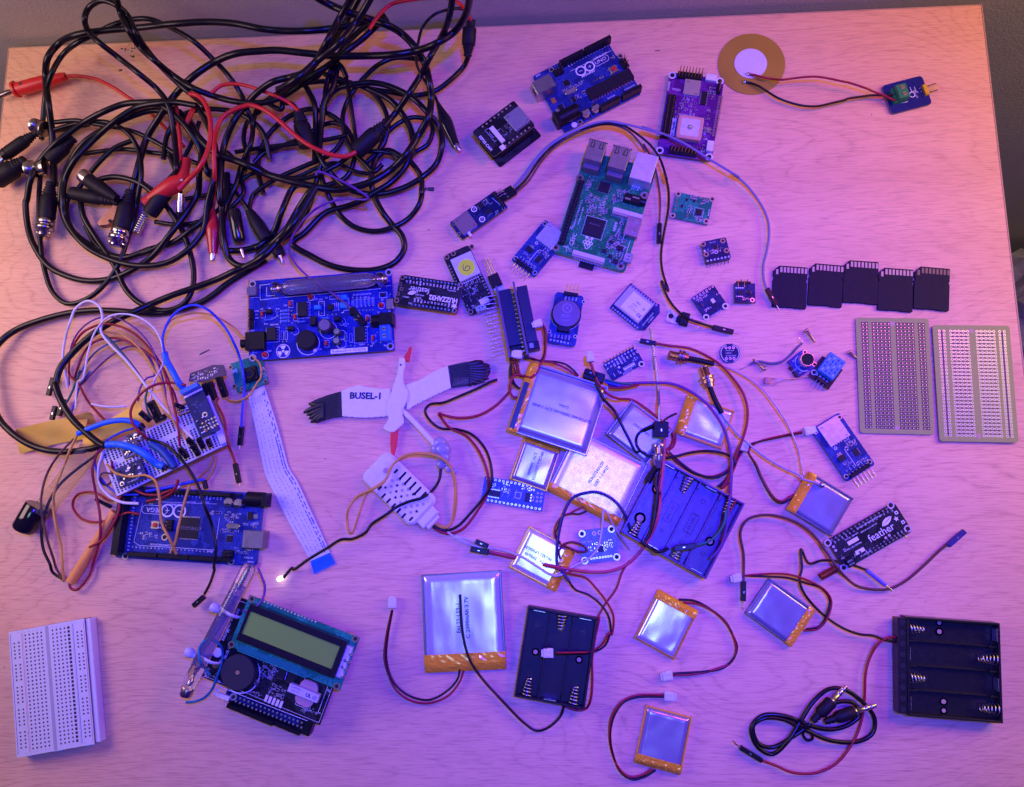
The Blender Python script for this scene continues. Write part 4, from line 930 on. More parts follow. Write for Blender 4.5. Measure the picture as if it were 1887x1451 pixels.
# ================================================================== real-time clock board with coin cell
B = Bd('clock_board', 'blue board holding a round coin battery, four pins at its top', 'circuit board', 'HD', (845, 975), (1128, 1022), (945, 472), m=BLUE, r=2.4, z=1.5)
cx, cy = B.p(1040, 690, 4)
hd = B.part('battery_holder', MB().ring(cx, cy, 10.6, 11.1, B.z_(), SIL, 40).box(cx - 4.5, cy - 13.5, cx + 4.5, cy - 8, B.top, B.top + 4.6, BLK, .5).cyl(cx, cy, 10.9, B.top, B.top + 2.2, BLK, 40, .3))
cc = B.part('coin_battery', MB().cyl(cx, cy, 10.1, B.top + 2.2, B.top + 5.2, mat('dark_coin_steel', (.21, .15, .15), .38, metal=.85), 48, .5).cyl(cx, cy, 8.9, B.top + 5.2, B.top + 5.35, mat('dark_coin_face', (.17, .12, .13), .45, metal=.75), 40).ring(cx, cy + 3.8, 2.9, 3.5, B.top + 5.4, mat('etched_mark', (.32, .27, .30), .4, metal=.8), 24).text('LICB', cx, cy - 1.8, 3.2, B.top + 5.4, MATS['etched_mark'], rot=188).text('CR2032', cx, cy - 5.2, 1.9, B.top + 5.4, MATS['etched_mark'], rot=188).text('X', cx, cy + 3.8, 3.6, B.top + 5.4, MATS['etched_mark']))
x, y = B.p(1085, 495, 2); b = MB(); b.box(x - 5.2, y - 1.2, x + 5.2, y + 1.3, B.top, B.top + 2.5, BLK, .2); B.part('pin_header', b)
for i in range(4): xx = x - 3.9 + 2.6 * i; B.part('pin', MB().tube([Vector((xx, y, B.top + 1.4)), Vector((xx + .5, y + 7.5, B.top + 3.4))], .33, BRASS, 5, raw=True))
for q in ((1212, 572), (872, 865), (1128, 915)): x, y = B.p(*q); B.hole(x, y, .9, 1.3, SIL)
B.labels(['SDA', 'SCL', 'VCC', 'GND'], *B.p(1035, 535), *B.p(1140, 545), 1.5, 90); B.labels(['32K', 'SQW', 'SCL', 'SDA', 'VCC', 'GND'], *B.p(893, 900), *B.p(1070, 930), 1.6, 90); B.pads(*B.p(885, 948), *B.p(1058, 982), 6, .7, PAD)
B.finish()
# ================================================================== narrow dark blue converter board
B = Bd('converter_board', 'small dark blue converter board with ten numbered pin holes, above the stack of flat batteries', 'circuit board', 'N', (135, 388), (412, 232), (48, 240), m=DBLUE, r=2.2)
B.outline = None
a = B.p(80, 250); c = B.p(335, 110); B.pads(a[0] - .2, B.W - 1.6, c[0] - .5, B.W - 1.6, 10, .7, PAD)
for i in range(10): x = a[0] - .2 + (c[0] - a[0]) * i / 9.2; B.part('pin', MB().tube([Vector((x, B.W - 1.6, B.top)), Vector((x - .3, B.W + 1.2, B.top + 1.8))], .26, BRASS, 4, raw=True))
B.labels(['V', 'G', 'SCL', 'SDA', 'ADDR', 'ALRT', 'A0', 'A1', 'A2', 'A3'], a[0], B.W - 4.6, c[0] - .3, B.W - 4.6, 1.7, 90, bold=.02)
x, y = B.p(170, 320, 1); B.chip(x, y, 3.2, 3.2, 1, 5, 'lr', pl=.5)
x, y = B.p(278, 262); B.fr(x - 4.4, y - 1.2, x + 4.4, y + 1.2, .25); B.b.rect(x - 4.2, y - .5, x + 4.2, y + .5, B.z_(), PAD)
x, y = B.p(385, 240); B.hole(x, y, 1.3, 2.2, mat('white_ring', (.7, .68, .66), .5)); star(B.b, *B.p(190, 268), 1.2, B.z_(), SIL)
B.txt('ADS1115', *B.p(265, 305), 2.0); B.txt('16-Bit ADC + PGA', *B.p(275, 330), 1.2); B.smd(*B.p(310, 210), *B.p(350, 175), 3, 121); B.smd(*B.p(190, 340), *B.p(215, 300), 2, 122); B.txt('+', *B.p(90, 290), 2)
B.finish()
# ================================================================== blue nano board
B = Bd('microcontroller_board', 'narrow bright blue microcontroller board with gold-edged holes, below the smaller foil battery', 'circuit board', 'O', (213, 295), (745, 387), (238, 82), m=mat('bright_blue_mask', (.005, .03, .26), .35), r=.4)
for j in range(2): y = 1.3 if j == 0 else B.W - 1.3; B.pads(2.3, y, B.L - 2, y, 15, .85, PAD)
x, y = B.p(330, 232, 1); B.chip(x, y, 8.6, 4.4, 1.3, 8, 'tb'); x, y = B.p(620, 265, 1); B.chip(x, y, 3.6, 6.4, 1.5, 3, 'r')
x, y = B.p(535, 248); B.fr(x - 2, y - 2, x + 2, y + 2, .3); x, y = B.p(658, 275); B.txt('E3', x, y, 4, 90); B.pads(*B.p(708, 230), *B.p(698, 300), 3, .8, SIL); B.pads(*B.p(740, 235), *B.p(732, 300), 3, .8, SIL)
B.labels(['TX', 'RX', 'RST', 'GND', 'D2'], *B.p(228, 150), *B.p(218, 240), 1.2); B.smd(*B.p(390, 240), *B.p(480, 150), 8, 131); B.smd(*B.p(560, 190), *B.p(690, 200), 5, 132); B.smd(*B.p(300, 180), *B.p(350, 150), 3, 133)
for k in range(7): xx = 6 + k * 4.1; B.ln([(xx, B.W * .3), (xx + 1.4, B.W * .5), (xx + 1.2, B.W * .68)], .12)
B.finish()
# ================================================================== breakout by the foil
B = Bd('sensor_board', 'glossy bright blue square breakout board lying among the batteries beside the big black holder', 'circuit board', 'O', (1100, 838), (1412, 800), (1055, 555), m=mat('glossy_blue_mask', (.015, .015, .22), .34, spec=.9, bump=.2, bs=160), r=1.8)
for q in ((1088, 580), (1342, 540), (1388, 780), (1112, 812)): x, y = B.p(*q); B.hole(x, y, 1.5, 2.5, mat('silver_ring', (.6, .6, .75), .3, metal=.6))
for q in ((1192, 578), (1240, 570)): x, y = B.p(*q); B.b.ring(x, y, .7, 1.5, B.z_(), SIL)
x, y = B.p(1250, 712, 1); B.chip(x, y, 4.2, 4, 1, 6, 'lr', pl=.7); B.pads(*B.p(1170, 795), *B.p(1340, 772), 8, .8, PAD); B.smd(*B.p(1150, 740), *B.p(1350, 620), 16, 141); B.txt('3.3V  SDA', *B.p(1130, 650), 1.8)
B.finish()
# ================================================================== microphone module, humidity module
B = Bd('sound_module', 'small blue module with a round silver microphone capsule', 'circuit board', 'K', (345, 915), (470, 832), (240, 820), m=BLUE, r=1.0, z=1)
B.outline = [(0, 0), (B.L, 0), (B.L + .5, B.W * .6), (B.L, B.W - 1), (B.L - 3, B.W + 1), (0, B.W)]
x, y = B.p(403, 790, 7); B.part('microphone', MB().cyl(x, y, 4.9, B.top, B.top + 7, TIN, 28, .3).cyl(x, y, 4.3, B.top + 7, B.top + 7.15, mat('black_felt', (.012, .012, .015), .95), 24))
B.b.ring(x - .6, y - .6, 6.0, 6.4, B.z_(), SIL, 24, 100, 260); B.txt('MIC', *B.p(310, 800), 1.6); B.txt('OUT GND VCC', *B.p(315, 862), 1.2); B.txt('GAIN', *B.p(355, 880), 1.2)
for q in ((385, 742), (450, 825)): x, y = B.p(*q); B.hole(x, y, 1.1, 1.6)
b = MB(); b.box(-1.5, 1, 1.5, B.W * .7, -.8, 1, BLK, .2); B.part('pin_strip', b)
for i in range(5): B.part('pin', MB().tube([Vector((0, 2 + i * 2, .3)), Vector((-3, 1.4 + i * 2, .2))], .28, BRASS, 4, raw=True))
B.finish()
B = Bd('humidity_module', 'black module carrying a bright blue perforated humidity sensor', 'circuit board', 'K', (545, 1000), (645, 862), (410, 898), m=BLACKB, r=.5, z=1.5)
cx, cy = B.p(572, 835, 6); DH = mat('sky_blue_plastic', (.03, .22, .72), .4)
u = B.part('sensor_housing', MB().box(cx - 8.0, cy - 6.2, cx + 8.0, cy + 6.2, B.top + .4, B.top + 5.8, DH, .5)); b = MB()
for i in range(5):
    for j in range(4):
        x, y = cx - 5.6 + i * 2.8, cy - 4.2 + j * 2.8; b.box(x - .8, y - .5, x + .8, y + .5, B.top + 5.75, B.top + 5.86, mat('vent_blue', (.005, .04, .2), .7) if (i + j) % 3 else mat('vent_light', (.25, .45, .85), .5))
B.part('vent_slot', b, None, u)
for i in range(3): yy = B.W * (.30 + .16 * i); B.part('pin', MB().tube([Vector((1.5, yy, B.top + 1.2)), Vector((-4.4, yy + .4, B.top + .6))], .34, TIN, 5, raw=True))
B.part('pin_strip', MB().box(.8, B.W * .22, 3.2, B.W * .7, B.top, B.top + 2.4, BLK, .2)); B.pads(2.2 + 2.2, B.W * .25, 2.2 + 2.2, B.W * .75, 4, .8, SIL)
x, y = B.p(447, 880); B.b.ring(x, y, 1.4, 2.0, B.z_(), SIL, 14)
B.finish()
# ================================================================== flat pouch batteries
BG_ = 'flat foil pouch batteries'
def battery(label, t, A, B_, C, th=4.5, z=.3, tape=.18, foil=None, edge=None, lines=(), rot=0, size=3.2, wires=(), plug=None, inkm=None, mx=.58, endtape=False):
    foil = foil or FOIL; a, b_, c = (at(t, *q, z + th) for q in (A, B_, C)); e = (b_ - a); L = e.length; e.normalize(); n = Vector((-e.y, e.x, 0)); W = (c - a).dot(n)
    o = thing('pouch_battery', label, 'battery', (a.x, a.y, z), math.atan2(e.y, e.x), BG_)
    R = random.Random(int(L * 100)); tl = L * tape; ew = .9
    b = MB()
    # pillow: a gridded top so the foil bulges and creases like a real pouch
    NX, NY = 22, 18; x0, x1, y0, y1 = tl * .4, L - .8, ew, W - ew
    ph = [R.uniform(0, 6) for _ in range(6)]
    def hgt(u, v):
        ed = min(u, 1 - u, v, 1 - v) / .07; k = 1 if ed >= 1 else math.sin(ed * math.pi / 2)
        return th * (.55 + .45 * k) + .09 * math.sin(5 * u + ph[0] + 3 * v) + .06 * math.sin(11 * v + ph[1]) * math.sin(4 * u + ph[2]) + .05 * math.sin(19 * u * v + ph[3])
    vs = []; fs = []
    for i in range(NX + 1):
        for j in range(NY + 1):
            u, v = i / NX, j / NY
            u = .5 - .5 * math.cos(math.pi * u) if 1 else u; v = .5 - .5 * math.cos(math.pi * v)
            vs.append((x0 + (x1 - x0) * u, y0 + (y1 - y0) * v, hgt(u, v)))
    for i in range(NX):
        for j in range(NY): k = i * (NY + 1) + j; fs.append((k, k + NY + 1, k + NY + 2, k + 1))
    b.add(vs, fs, foil, True); b.box(x0, y0, x1, y1, 0, th * .56, foil, 0)
    b.build('foil_pouch', o)
    em = edge or mat('folded_foil_edge', (.25, .25, .27), .35, metal=.9)
    for yy in (0, W - ew - .25):
        MB().box(tl * .2, yy, L, yy + ew + .25, .1, th * .85, em, .3).build('folded_edge', o)
    MB().box(L - 1.0, 0, L, W, .1, th * .62, em, .25).build('end_seal', o)
    if tl > 0:
        # tape: wrinkled sheet around the terminal end
        T = MB(); NX2, NY2 = 7, 22; vs = []; fs = []
        for i in range(NX2 + 1):
            for j in range(NY2 + 1):
                u, v = i / NX2, j / NY2; dz = 0 if i in (0, NX2) else R.uniform(-.22, .22)
                h = th * (.50 + .55 * math.sin(min(1, u * 1.8) * math.pi / 2)) + dz - (.5 if v in (0, 1) else 0)
                vs.append((-.3 + (tl + .3) * u + R.uniform(-.12, .12) * (0 < i), -.15 + (W + .3) * v, h + .12))
        for i in range(NX2):
            for j in range(NY2): k = i * (NY2 + 1) + j; fs.append((k, k + NY2 + 1, k + NY2 + 2, k + 1))
        T.add(vs, fs, KAP, False); T.box(-.3, -.1, tl, W + .1, 0, th * .48, KAPD, 0)
        tp = T.build('polyimide_tape', o)
        MB().box(.4, W * .2, tl * .5, W * .7, th * .5, th * .5 + .3, mat('hidden_board', (.02, .05, .03), .5), 0).build('protection_board', o)
    ink = inkm or INK
    if lines:
        b = MB(); 
        for k, tx in enumerate(lines):
            ang = math.radians(rot); off = ((len(lines) - 1) / 2 - k) * size * 1.7
            b.text(tx, L * mx - off * math.sin(ang), W * .5 + off * math.cos(ang), size * 1.1, th + .30, ink, rot=rot, bold=.02)
        b.build('printed_marking', o)
    for spec, m, r in wires: MB().tube(path(spec), r, m, 7, 7).build('wire', o, True)
    if plug: jst(o, at(*plug[0], 3), at(*plug[1], 3) - at(*plug[0], 3))
    return o
RWIRE, BWIRE = REDW, BLKW
battery('large foil battery, brown tape along its bottom, a black wire lying on it', 'U', (965, 815), (927, 122), (392, 815), 4.5, .3, .18, FOILR,
        lines=('E6L22-L59-1', 'C 2000mAh 3.7V'), mx=.54, size=3.6, rot=0,
        wires=(('U @3 640,815 625,880 560,960 430,1030 300,1010 200,940 150,860 122,740 130,600 @4 165,400', BLKW, .72), ('U @3 668,820 640,900 560,1000 @2.5 420,1055 290,1035 190,960 135,850 108,740 118,600 @3.5 160,400', REDW, .72)), plug=(('U', 166, 350), ('U', 165, 420)))
battery('large violet-lit foil battery with a black strip at its left end, topmost of the pile', 'M', (722, 805), (1408, 1030), (930, 222), 6.5, 7.2, .13, FOILV, lines=('GSP585460 2000mAh 3.7V 7.4Wh', 'Li-ion'), rot=180, size=2.8, mx=.56,
        edge=mat('folded_foil_edge2', (.35, .35, .4), .25, metal=.9))
PB_ = [o for o in bpy.data.objects if o.get('label', '').startswith('large violet')][0]
MB().box(.8, 2.0, 4.6, 36, 7.0, 7.4, mat('dark_green_strip', (.012, .02, .012), .3)).build('protection_board', PB_)
for sp, m in (('M @6 755,200 760,330 790,410 830,455', BLKW), ('HD @9 620,1110 700,1130 @11 800,1160 900,1175 1000,1215 @10 1080,1260 1150,1310', REDW), ('HD @9 620,1118 700,1140 @10 800,1158 920,1165 1030,1190 @9 1100,1240 1160,1305', BLKW),
              ('HD @12 800,780 835,850 @13 840,1000 825,1120 @14 780,1200 740,1290 690,1320 @12 600,1300 530,1300 490,1370 500,1440', REDW), ('HD @12 790,775 825,850 832,1000 @13 812,1120 770,1170', BLKW), ('M @9 745,400 750,480 780,525 815,525', REDW), ('HD @8 490,1180 480,1280 490,1340 530,1400 580,1430', BLKW)):
    MB().tube(path(sp), .7, m, 7, 7).build('wire', PB_, True)
battery('brilliant white foil battery blown out by the lamp, orange tape along its lower left edge', '0', (1139, 970), (1194, 857), (1013, 892), 5, .4, .13, mat('glare_white_foil', (1.0, 1.0, 1.0), .36, metal=.5, var=.03), lines=('9536272455/20', 'LISD 1-1-0027'), rot=-8, size=2.6, inkm=mat('teal_ink', (.05, .35, .40), .5, var=0), mx=.55,  # lamp glare put into the foil colour as pure white
        wires=(('O @5 1100,350 1030,380 980,405 @6 920,430 870,490 850,570 870,640 @7 920,680', REDW, .65), ('O @5 1130,385 1060,410 990,408 @6 910,440 880,520 862,590 @7 900,660', BLKW, .65)))
battery('small foil battery in an orange frame, its far end under the largest battery', 'M', (868, 868), (742, 1228), (1188, 975), 5, .9, .10, FOILV, KAP, ('PKCELL LP503035', '3.7V   500mAh'), 0, 2.5, mx=.52)
battery('small foil battery crossed by wires, left of the glossy blue breakout board', 'O', (1038, 722), (632, 512), (848, 1072), 5, .5, .20, FOILB, KAP, ('3.7V   500mAh', 'PKCELL LP503035'), 0, 2.5, mx=.62,
        wires=(('O @6 900,800 890,730 920,680 980,655 1060,665 1120,700 1130,730 1060,735 980,705 @7 930,690 890,720', mat('dark_red_wire', (.13, .01, .015), .45), .8), ('O @8 900,860 960,960 @4 1030,1060 1150,1110 1250,1190 1320,1300 1340,1451 U @6 1700,560 1660,650 1560,700 @10 1450,706 @15 1320,704', BLKW, .72), ('O @8 900,880 970,920 @4 1120,960 1220,1060 1310,1180 1360,1290 1345,1451 U @7 1690,560 1640,640 1560,690 @11 1450,698 @15 1320,700', REDW, .72)), plug=None)
jst([o for o in bpy.data.objects if 'left of the glossy' in o.get('label', '')][0], at('U', 1262, 702, 16), Vector((1, 0, 0)))
battery('crinkled foil battery with wrinkled amber tape at its left end, under the thin coax leads', 'N', (672, 828), (1080, 975), (748, 487), 5.5, .5, .20, FOILR, KAP, (), 0, wires=(('N @4 690,665 640,685 600,710 @7 560,745', BLKW, .7), ('N @3 668,830 680,880 660,950 620,985', REDW, .7)))
battery('dull grey foil battery overlapping the brilliant white one', 'N', (435, 1105), (655, 815), (118, 785), 5, 5.9, 0, FOILD, None, ('LiPo 603450',), 90, 2.4, inkm=mat('faint_ink', (.12, .12, .14), .5))
battery('violet-lit foil battery with orange tape, its corner touching the black feather board', 'R', (385, 305), (668, 480), (528, 66), 5, 2.2, .17, FOILV, mat('folded_foil_edge', (.25, .25, .27), .35, metal=.9), (),
        wires=(('R @4 440,210 400,225 @3 350,255 310,240 270,190 @2 220,100 185,20 N @3 1310,1000 1330,950 1420,900 @3.5 1500,878 1640,848 1770,822', REDW, .7), ('R @4 440,225 405,240 @3 350,268 305,252 262,195 @2 212,100 178,20 N @3 1300,980 1318,940 1410,905 1500,885 1640,856 1770,832', BLKW, .7)), plug=(('N', 1830, 815), ('N', 1770, 828)))
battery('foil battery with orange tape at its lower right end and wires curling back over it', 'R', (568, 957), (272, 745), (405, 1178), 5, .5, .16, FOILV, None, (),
        wires=(('R @3 490,1078 580,1065 @5 640,990 662,890 @7 620,820 540,770 400,722 300,715 180,722 @4 105,730', REDW, .72), ('R @3 500,1070 590,1050 @5 630,980 650,880 @6 600,810 500,775 380,742 280,735 @4 105,728', BLKW, .72)), plug=(('R', 62, 742), ('R', 110, 733)))
battery('squarish small battery taped on its upper edge, wires ending in a plug below', 'V', (312, 62), (207, 272), (487, 152), 4.5, .4, .17, FOILR, KAPD, (),
        wires=(('V @3 400,105 470,112 540,150 600,200 635,265 @2.5 650,310 635,360 590,400 520,415 375,425', BLKW, .8), ('V @3 420,118 480,125 550,158 608,215 640,280 @2.5 646,330 620,380 560,405 480,425 375,432', REDW, .8)), plug=(('V', 350, 434), ('V', 390, 428)))
battery('lowest small battery, its wires looping left around to a plug above it', 'V', (408, 866), (458, 617), (208, 806), 4.5, .4, .18, FOILV, KAP, (),
        wires=(('V @3 285,835 240,862 185,868 140,830 110,760 @4 100,680 110,610 150,550 210,520 @3 335,516', REDW, .75), ('V @3 300,840 250,870 200,880 150,850 118,780 @4 104,690 120,610 160,550 220,527 @3 335,524', BLKW, .75)), plug=(('V', 358, 522), ('V', 320, 520)))
# ================================================================== battery holders
def holder(label, t, A, B_, C, n, depth=11, im=None, m=BLK, springs=(), prints=(), endslots=False, bev=.3, group='empty black battery holders', rims=None, wl=()):
    a, b_, c = (at(t, *q, depth) for q in (A, B_, C)); e = (b_ - a); L = e.length; e.normalize(); nn_ = Vector((-e.y, e.x, 0)); W = (c - a).dot(nn_)
    o = thing('battery_holder', label, 'battery holder', (a.x, a.y, .2), math.atan2(e.y, e.x), group)
    b = MB(); w = 1.4; fl = 3.0
    b.box(0, 0, L, W, 0, fl, m, .0)
    for x0_, y0_, x1_, y1_ in ((0, 0, w, W), (L - w, 0, L, W), (w, 0, L - w, w), (w, W - w, L - w, W)): b.box(x0_, y0_, x1_, y1_, fl, depth, m, bev)
    # long side walls dip in the middle so the cells can be lifted out; the dividers are low ribs
    for k in range(1, n): x = L * k / n; b.box(x - .7, w, x + .7, W - w, fl, fl + (depth - fl) * .42, m, .3); b.box(x - .7, w, x + .7, w + 5, fl, depth * .86, m, .3); b.box(x - .7, W - w - 5, x + .7, W - w, fl, depth * .86, m, .3)
    b.build('tray', o)
    for k in range(n):
        x = L * (k + .5) / n
        for end in (0, 1):
            spring = (k + end) % 2 == 0; y = w + .3 if end == 0 else W - w - .3; s_ = 1 if end == 0 else -1
            if spring:
                P = [Vector((x + (3.9 - .05 * i) * math.cos(i * .785), y + s_ * (.4 + i * .26), fl + 4.2 + (3.9 - .05 * i) * math.sin(i * .785))) for i in range(42)]
                MB().tube(P, .42, TIN, 6, 2).build('coil_spring', o)
            else: MB().box(x - 4, y, x + 4, y + s_ * .45, fl + 1, fl + 7, TIN, .1).cyl(x, y + s_ * .5, .1, fl + 4, fl + 4.2, TIN, 6).build('contact_plate', o)
    b = MB(); im = im or mat('embossed_mark', (.035, .033, .04), .22, var=0)
    for k in range(n):
        x = L * (k + .5) / n
        tx = prints[k] if k < len(prints) else ''
        if tx:
            b.text(tx, x, W * .5, 3.2, fl + .06, im, rot=90); b.frame(x - 2.8, W * .5 - 7, x + 2.8, W * .5 + 7, .3, fl + .05, im)
        b.ring(x, W * .80, 1.2, 1.5, fl + .06, im, 16); b.ring(x, W * .25, 1.2, 1.5, fl + .06, im, 16); b.box(x - .7, W * .25 - .12, x + .7, W * .25 + .12, fl + .04, fl + .09, im)
    for u, v, r in (rims or ()):
        b.ring(L * u, W * v, r, r * 1.7, fl + .5, m, 18); b.lathe((L * u, W * v, fl), (L * u, W * v, fl + .5), [(0, r * 1.7), (1, r * 1.7)], m, 18); b.disc(L * u, W * v, r, fl + .54, mat('desk_through_hole', (.50, .34, .24), .6), 18)
    b.build('embossed_marking', o)
    for spec, mm, r in wl: MB().tube(path(spec), r, mm, 7, 7).build('wire', o, True)
    return o, L, W
holder('three-cell black battery holder with two wires, beside the large taped battery', 'U', (1022, 1008), (1518, 1100), (1106, 370), 3, 10, None, mat('smoky_black_plastic', (.014, .010, .022), .42, spec=.25), rims=((.2, .50, 1.5), (.83, .50, 1.5), ), prints=('', '', ''),
       wl=(('U @5 1372,1072 @4 1350,1140 1270,1220 @3 1180,1248 1100,1200 @4 950,1050 780,860 @6 705,740 @7 665,600 648,450 640,290', BLKW, .85), ('U @4 1380,1080 1480,1105 1530,1090 @6 1560,1030 1572,900 1570,750 @8 1590,600 1620,450 O @4 1210,1330 @3 1280,1200 1380,1060 1440,900 1500,815', REDW, .78)))
hb = mat('violet_sheen_plastic', (.055, .004, .11), .36, spec=.75, bump=.12, bs=160)  # black plastic with the violet lamp's sheen mixed into its base colour
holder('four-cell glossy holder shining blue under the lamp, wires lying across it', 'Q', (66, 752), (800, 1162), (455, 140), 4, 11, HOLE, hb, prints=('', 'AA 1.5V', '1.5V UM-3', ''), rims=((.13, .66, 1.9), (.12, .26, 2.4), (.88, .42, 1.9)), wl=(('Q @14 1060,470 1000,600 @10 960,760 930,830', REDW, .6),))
o, L, W = holder('four-cell black battery holder with a row of side slots, right edge of the desk', 'V', (1797, 640), (1783, 208), (1388, 603), 4, 10, None, mat('worn_black_plastic', (.010, .010, .012), .36, coat=.2, bump=.05, bs=300), prints=('', '', '', ''), rims=((.15, .57, 1.5), (.06, .57, 1.3), (.86, .60, 1.5), (.95, .60, 1.3)),
       wl=(('V @6 1343,268 1300,270 1260,295 @4 1225,350 1205,420 @3 1198,560 1180,650 @4 1150,720 1080,810 1000,850 940,856 880,848 @3 820,822 760,800', REDW, .85), ('V @6 1343,288 1290,280 1240,262 @5 1180,255 1110,230 @4 1040,185 980,130 @6 935,70 920,20 930,-30 R @4 470,560 @4 520,650 600,632 680,635 @5 760,655 820,668 880,690', BLKW, .85)))
b = MB()
for k in range(9): x = L * (.06 + .11 * k); b.box(x - 2, W - 1.5, x + 2, W + .08, 4, 8, HOLE)
b.box(1, W + .05, L - 1, W + 5.8, 2, 9.4, mat('worn_black_plastic', (.010, .010, .012), .36), .3)
for k in range(9): x = L * (.06 + .11 * k); b.ring(x, W + 2.9, .8, 1.7, 9.45, mat('embossed_mark', (.035, .033, .04), .22), 14); b.disc(x, W + 2.9, .8, 9.44, HOLE, 10)
b.build('end_strip', o)
dupont(o, at('V', 758, 800, 3), at('V', 664, 742, 3), 3.0, BLK, 0); MB().tube([at('V', 664, 742, 3), at('V', 645, 728, 3), at('V', 634, 714, 6)], .4, TIN, 5, raw=True).build('pin', o, True)
MB().tube(path('R @4 885,692 940,735 1008,790'), 1.5, mat('violet_heatshrink', (.16, .12, .55), .4), 10).build('sleeve', o, True)
MB().tube(path('R @3.5 1005,788 1030,805 1052,826'), .45, TIN, 6).build('bare_strand', o, True)
def leaf(b, x, y, l, z, rot, m=SIL):
    a = math.radians(rot); c, s_ = math.cos(a), math.sin(a)
    for sd in (-1, 1):
        pts = [(0, 0)] + [(l * t, sd * l * .2 * math.sin(math.pi * min(1, t * 1.02)) ** .8 + sd * .08) for t in (.2, .4, .6, .8, .95)] + [(l, sd * .1), (l * .5, sd * .16)]
        b.sheet([(x + p * c - q * s_, y + p * s_ + q * c) for p, q in pts], z, m)
# ================================================================== black development boards with the big word on them
B = Bd('development_board', 'black development board reading feather, with a copper coil antenna at its end', 'circuit board', 'R', (748, 692), (1180, 447), (618, 512), m=BLACKB, r=2.4, z=3)
for q in ((1040, 280), (1148, 430), (640, 520), (742, 678)): x, y = B.p(*q); B.hole(x, y, 1.5, 2.5, mat('pinkish_ring', (.62, .48, .45), .4, metal=.4))
L, W = B.L, B.W
x, y = B.p(980, 455); B.txt('feather', x, y, 7.2, 0, sx=.95)
x, y = B.p(985, 415); leaf(B.b, x, y, 9.5, B.z_(2), 18)
x, y = B.p(1075, 367); star(B.b, x, y, 1.9, B.z_(2), SIL)
for q in ((1075, 328), (1118, 388)): x, y = B.p(*q); B.b.rect(x - 1.1, y - 1.1, x + 1.1, y + 1.1, B.z_(2), SIL); B.b.disc(x, y, .6, B.z_(3), HOLE, 10)
for q, ll in (((800, 508), 8), ((845, 572), 6.6)): x, y = B.p(*q); B.b.rect(x - ll / 2, y - 1.3, x + ll / 2, y + 1.3, B.z_(2), SIL)
for q, t_, sz in (((905, 385), 'Feather M0 with LoRa Radio', 1.7), ((900, 425), 'adafruit.com 3.3V I/O', 1.5), ((800, 545), 'RFM95 LoRa 900MHz', 1.5), ((790, 480), 'FCC/IC  868 433', 1.5), ((880, 590), 'LiPo BAT USB', 1.4), ((745, 560), 'Ant', 1.4)): x, y = B.p(*q); B.txt(t_, x, y, sz)
a = B.p(980, 560); c = B.p(1110, 480); B.labels(['SDA', 'SCL', '5', '6', '9', '10', '11', '12', '13', 'USB', 'EN', 'BAT'], L * .36, 3.2, L * .93, 3.2, 1.35, 90)
B.labels(['RST', '3V', 'ARF', 'GND', 'A0', 'A1', 'A2', 'A3', 'A4', 'A5', 'SCK', 'MO', 'MI', 'RX', 'TX', 'DIO1'], L * .08, W - 3.4, L * .92, W - 3.4, 1.35, 90)
B.pads(L * .36, 1.3, L * .94, 1.3, 12, .62); B.pads(L * .06, W - 1.3, L * .93, W - 1.3, 16, .62)
x, y = B.p(780, 640, 2); j = B.part('battery_connector', MB().box(x - 2.6, y - 3.2, x + 2.6, y + 3.2, B.top, B.top + 3.4, BLK, .3)); B.part('contact', MB().box(x - 1.9, y + .2, x + 1.9, y + 1.3, B.top + 3.4, B.top + 3.6, TIN).box(x - 1.9, y - 2, x + 1.9, y - 1, B.top + 3.4, B.top + 3.6, TIN), None, j)
for q in ((676, 545), (690, 568), (1030, 472), (1008, 488)): x, y = B.p(*q); B.b.disc(x, y, .95, B.z_(3), mat('pinkish_ring', (.62, .48, .45), .4), 12)
B.smd(*B.p(720, 600), *B.p(760, 640), 5, 151); B.smd(L * .1, 3.5, L * .3, 6, 5, 152)
def coil(parent, p0, p1, r, turns, wr, m):
    d = (p1 - p0); Ln = d.length; d.normalize(); u = d.cross(Vector((0, 0, 1))).normalized(); k = u.cross(d); N = turns * 8
    P = [p0 + d * (Ln * i / N) + u * (r * math.cos(i * math.pi / 4)) + k * (r * math.sin(i * math.pi / 4)) for i in range(N + 1)]
    MB().tube(P, wr, m, 6, 1).build('coil_antenna', parent, True)
coil(B.o, at('R', 700, 680, 5), at('R', 592, 738, 4), 2.3, 13, .42, mat('enamelled_copper', (.36, .07, .05), .3, metal=.7)); MB().tube(path('R @6 745,655 720,668 @5 690,685 600,732'), .35, TIN, 5).build('antenna_pin', B.o, True)
MB().tube(path('R @2 1120,470 1135,478 1142,482'), .35, TIN, 5).build('pin', B.o, True)
B.finish()
B = Bd('development_board', 'black development board with its lettering upside down, touching the blue radiation board', 'circuit board', 'D', (1540, 715), (1090, 650), (1498, 932), m=BLACKB, r=2.2, z=9)
L, W = B.L, B.W
for q in ((1105, 672), (1062, 838), (1520, 728), (1478, 912)): x, y = B.p(*q); B.hole(x, y, 1.2, 1.9, mat('copper_ring', (.45, .25, .16), .4, metal=.7))
x, y = B.p(1250, 765); B.txt('feather', L * .66, W * .42, 6.2, 0, sx=.86)
x, y = B.p(1140, 790); leaf(B.b, x, y, 7, B.z_(2), 200)
x, y = B.p(1405, 825); B.txt('HUZZAH32', x + .5, W * .60, 5.0, 0, sx=.82, bold=.035)
x, y = B.p(1480, 880); star(B.b, x, y, 2.4, B.z_(2), SIL)
B.labels(['SCL', 'SDA', '14', '32', '15', '33', '27', '12', '13', 'USB', 'EN', 'BAT'], L * .10, W - 5.0, L * .70, W - 5.0, 1.7, 90, bold=.02)
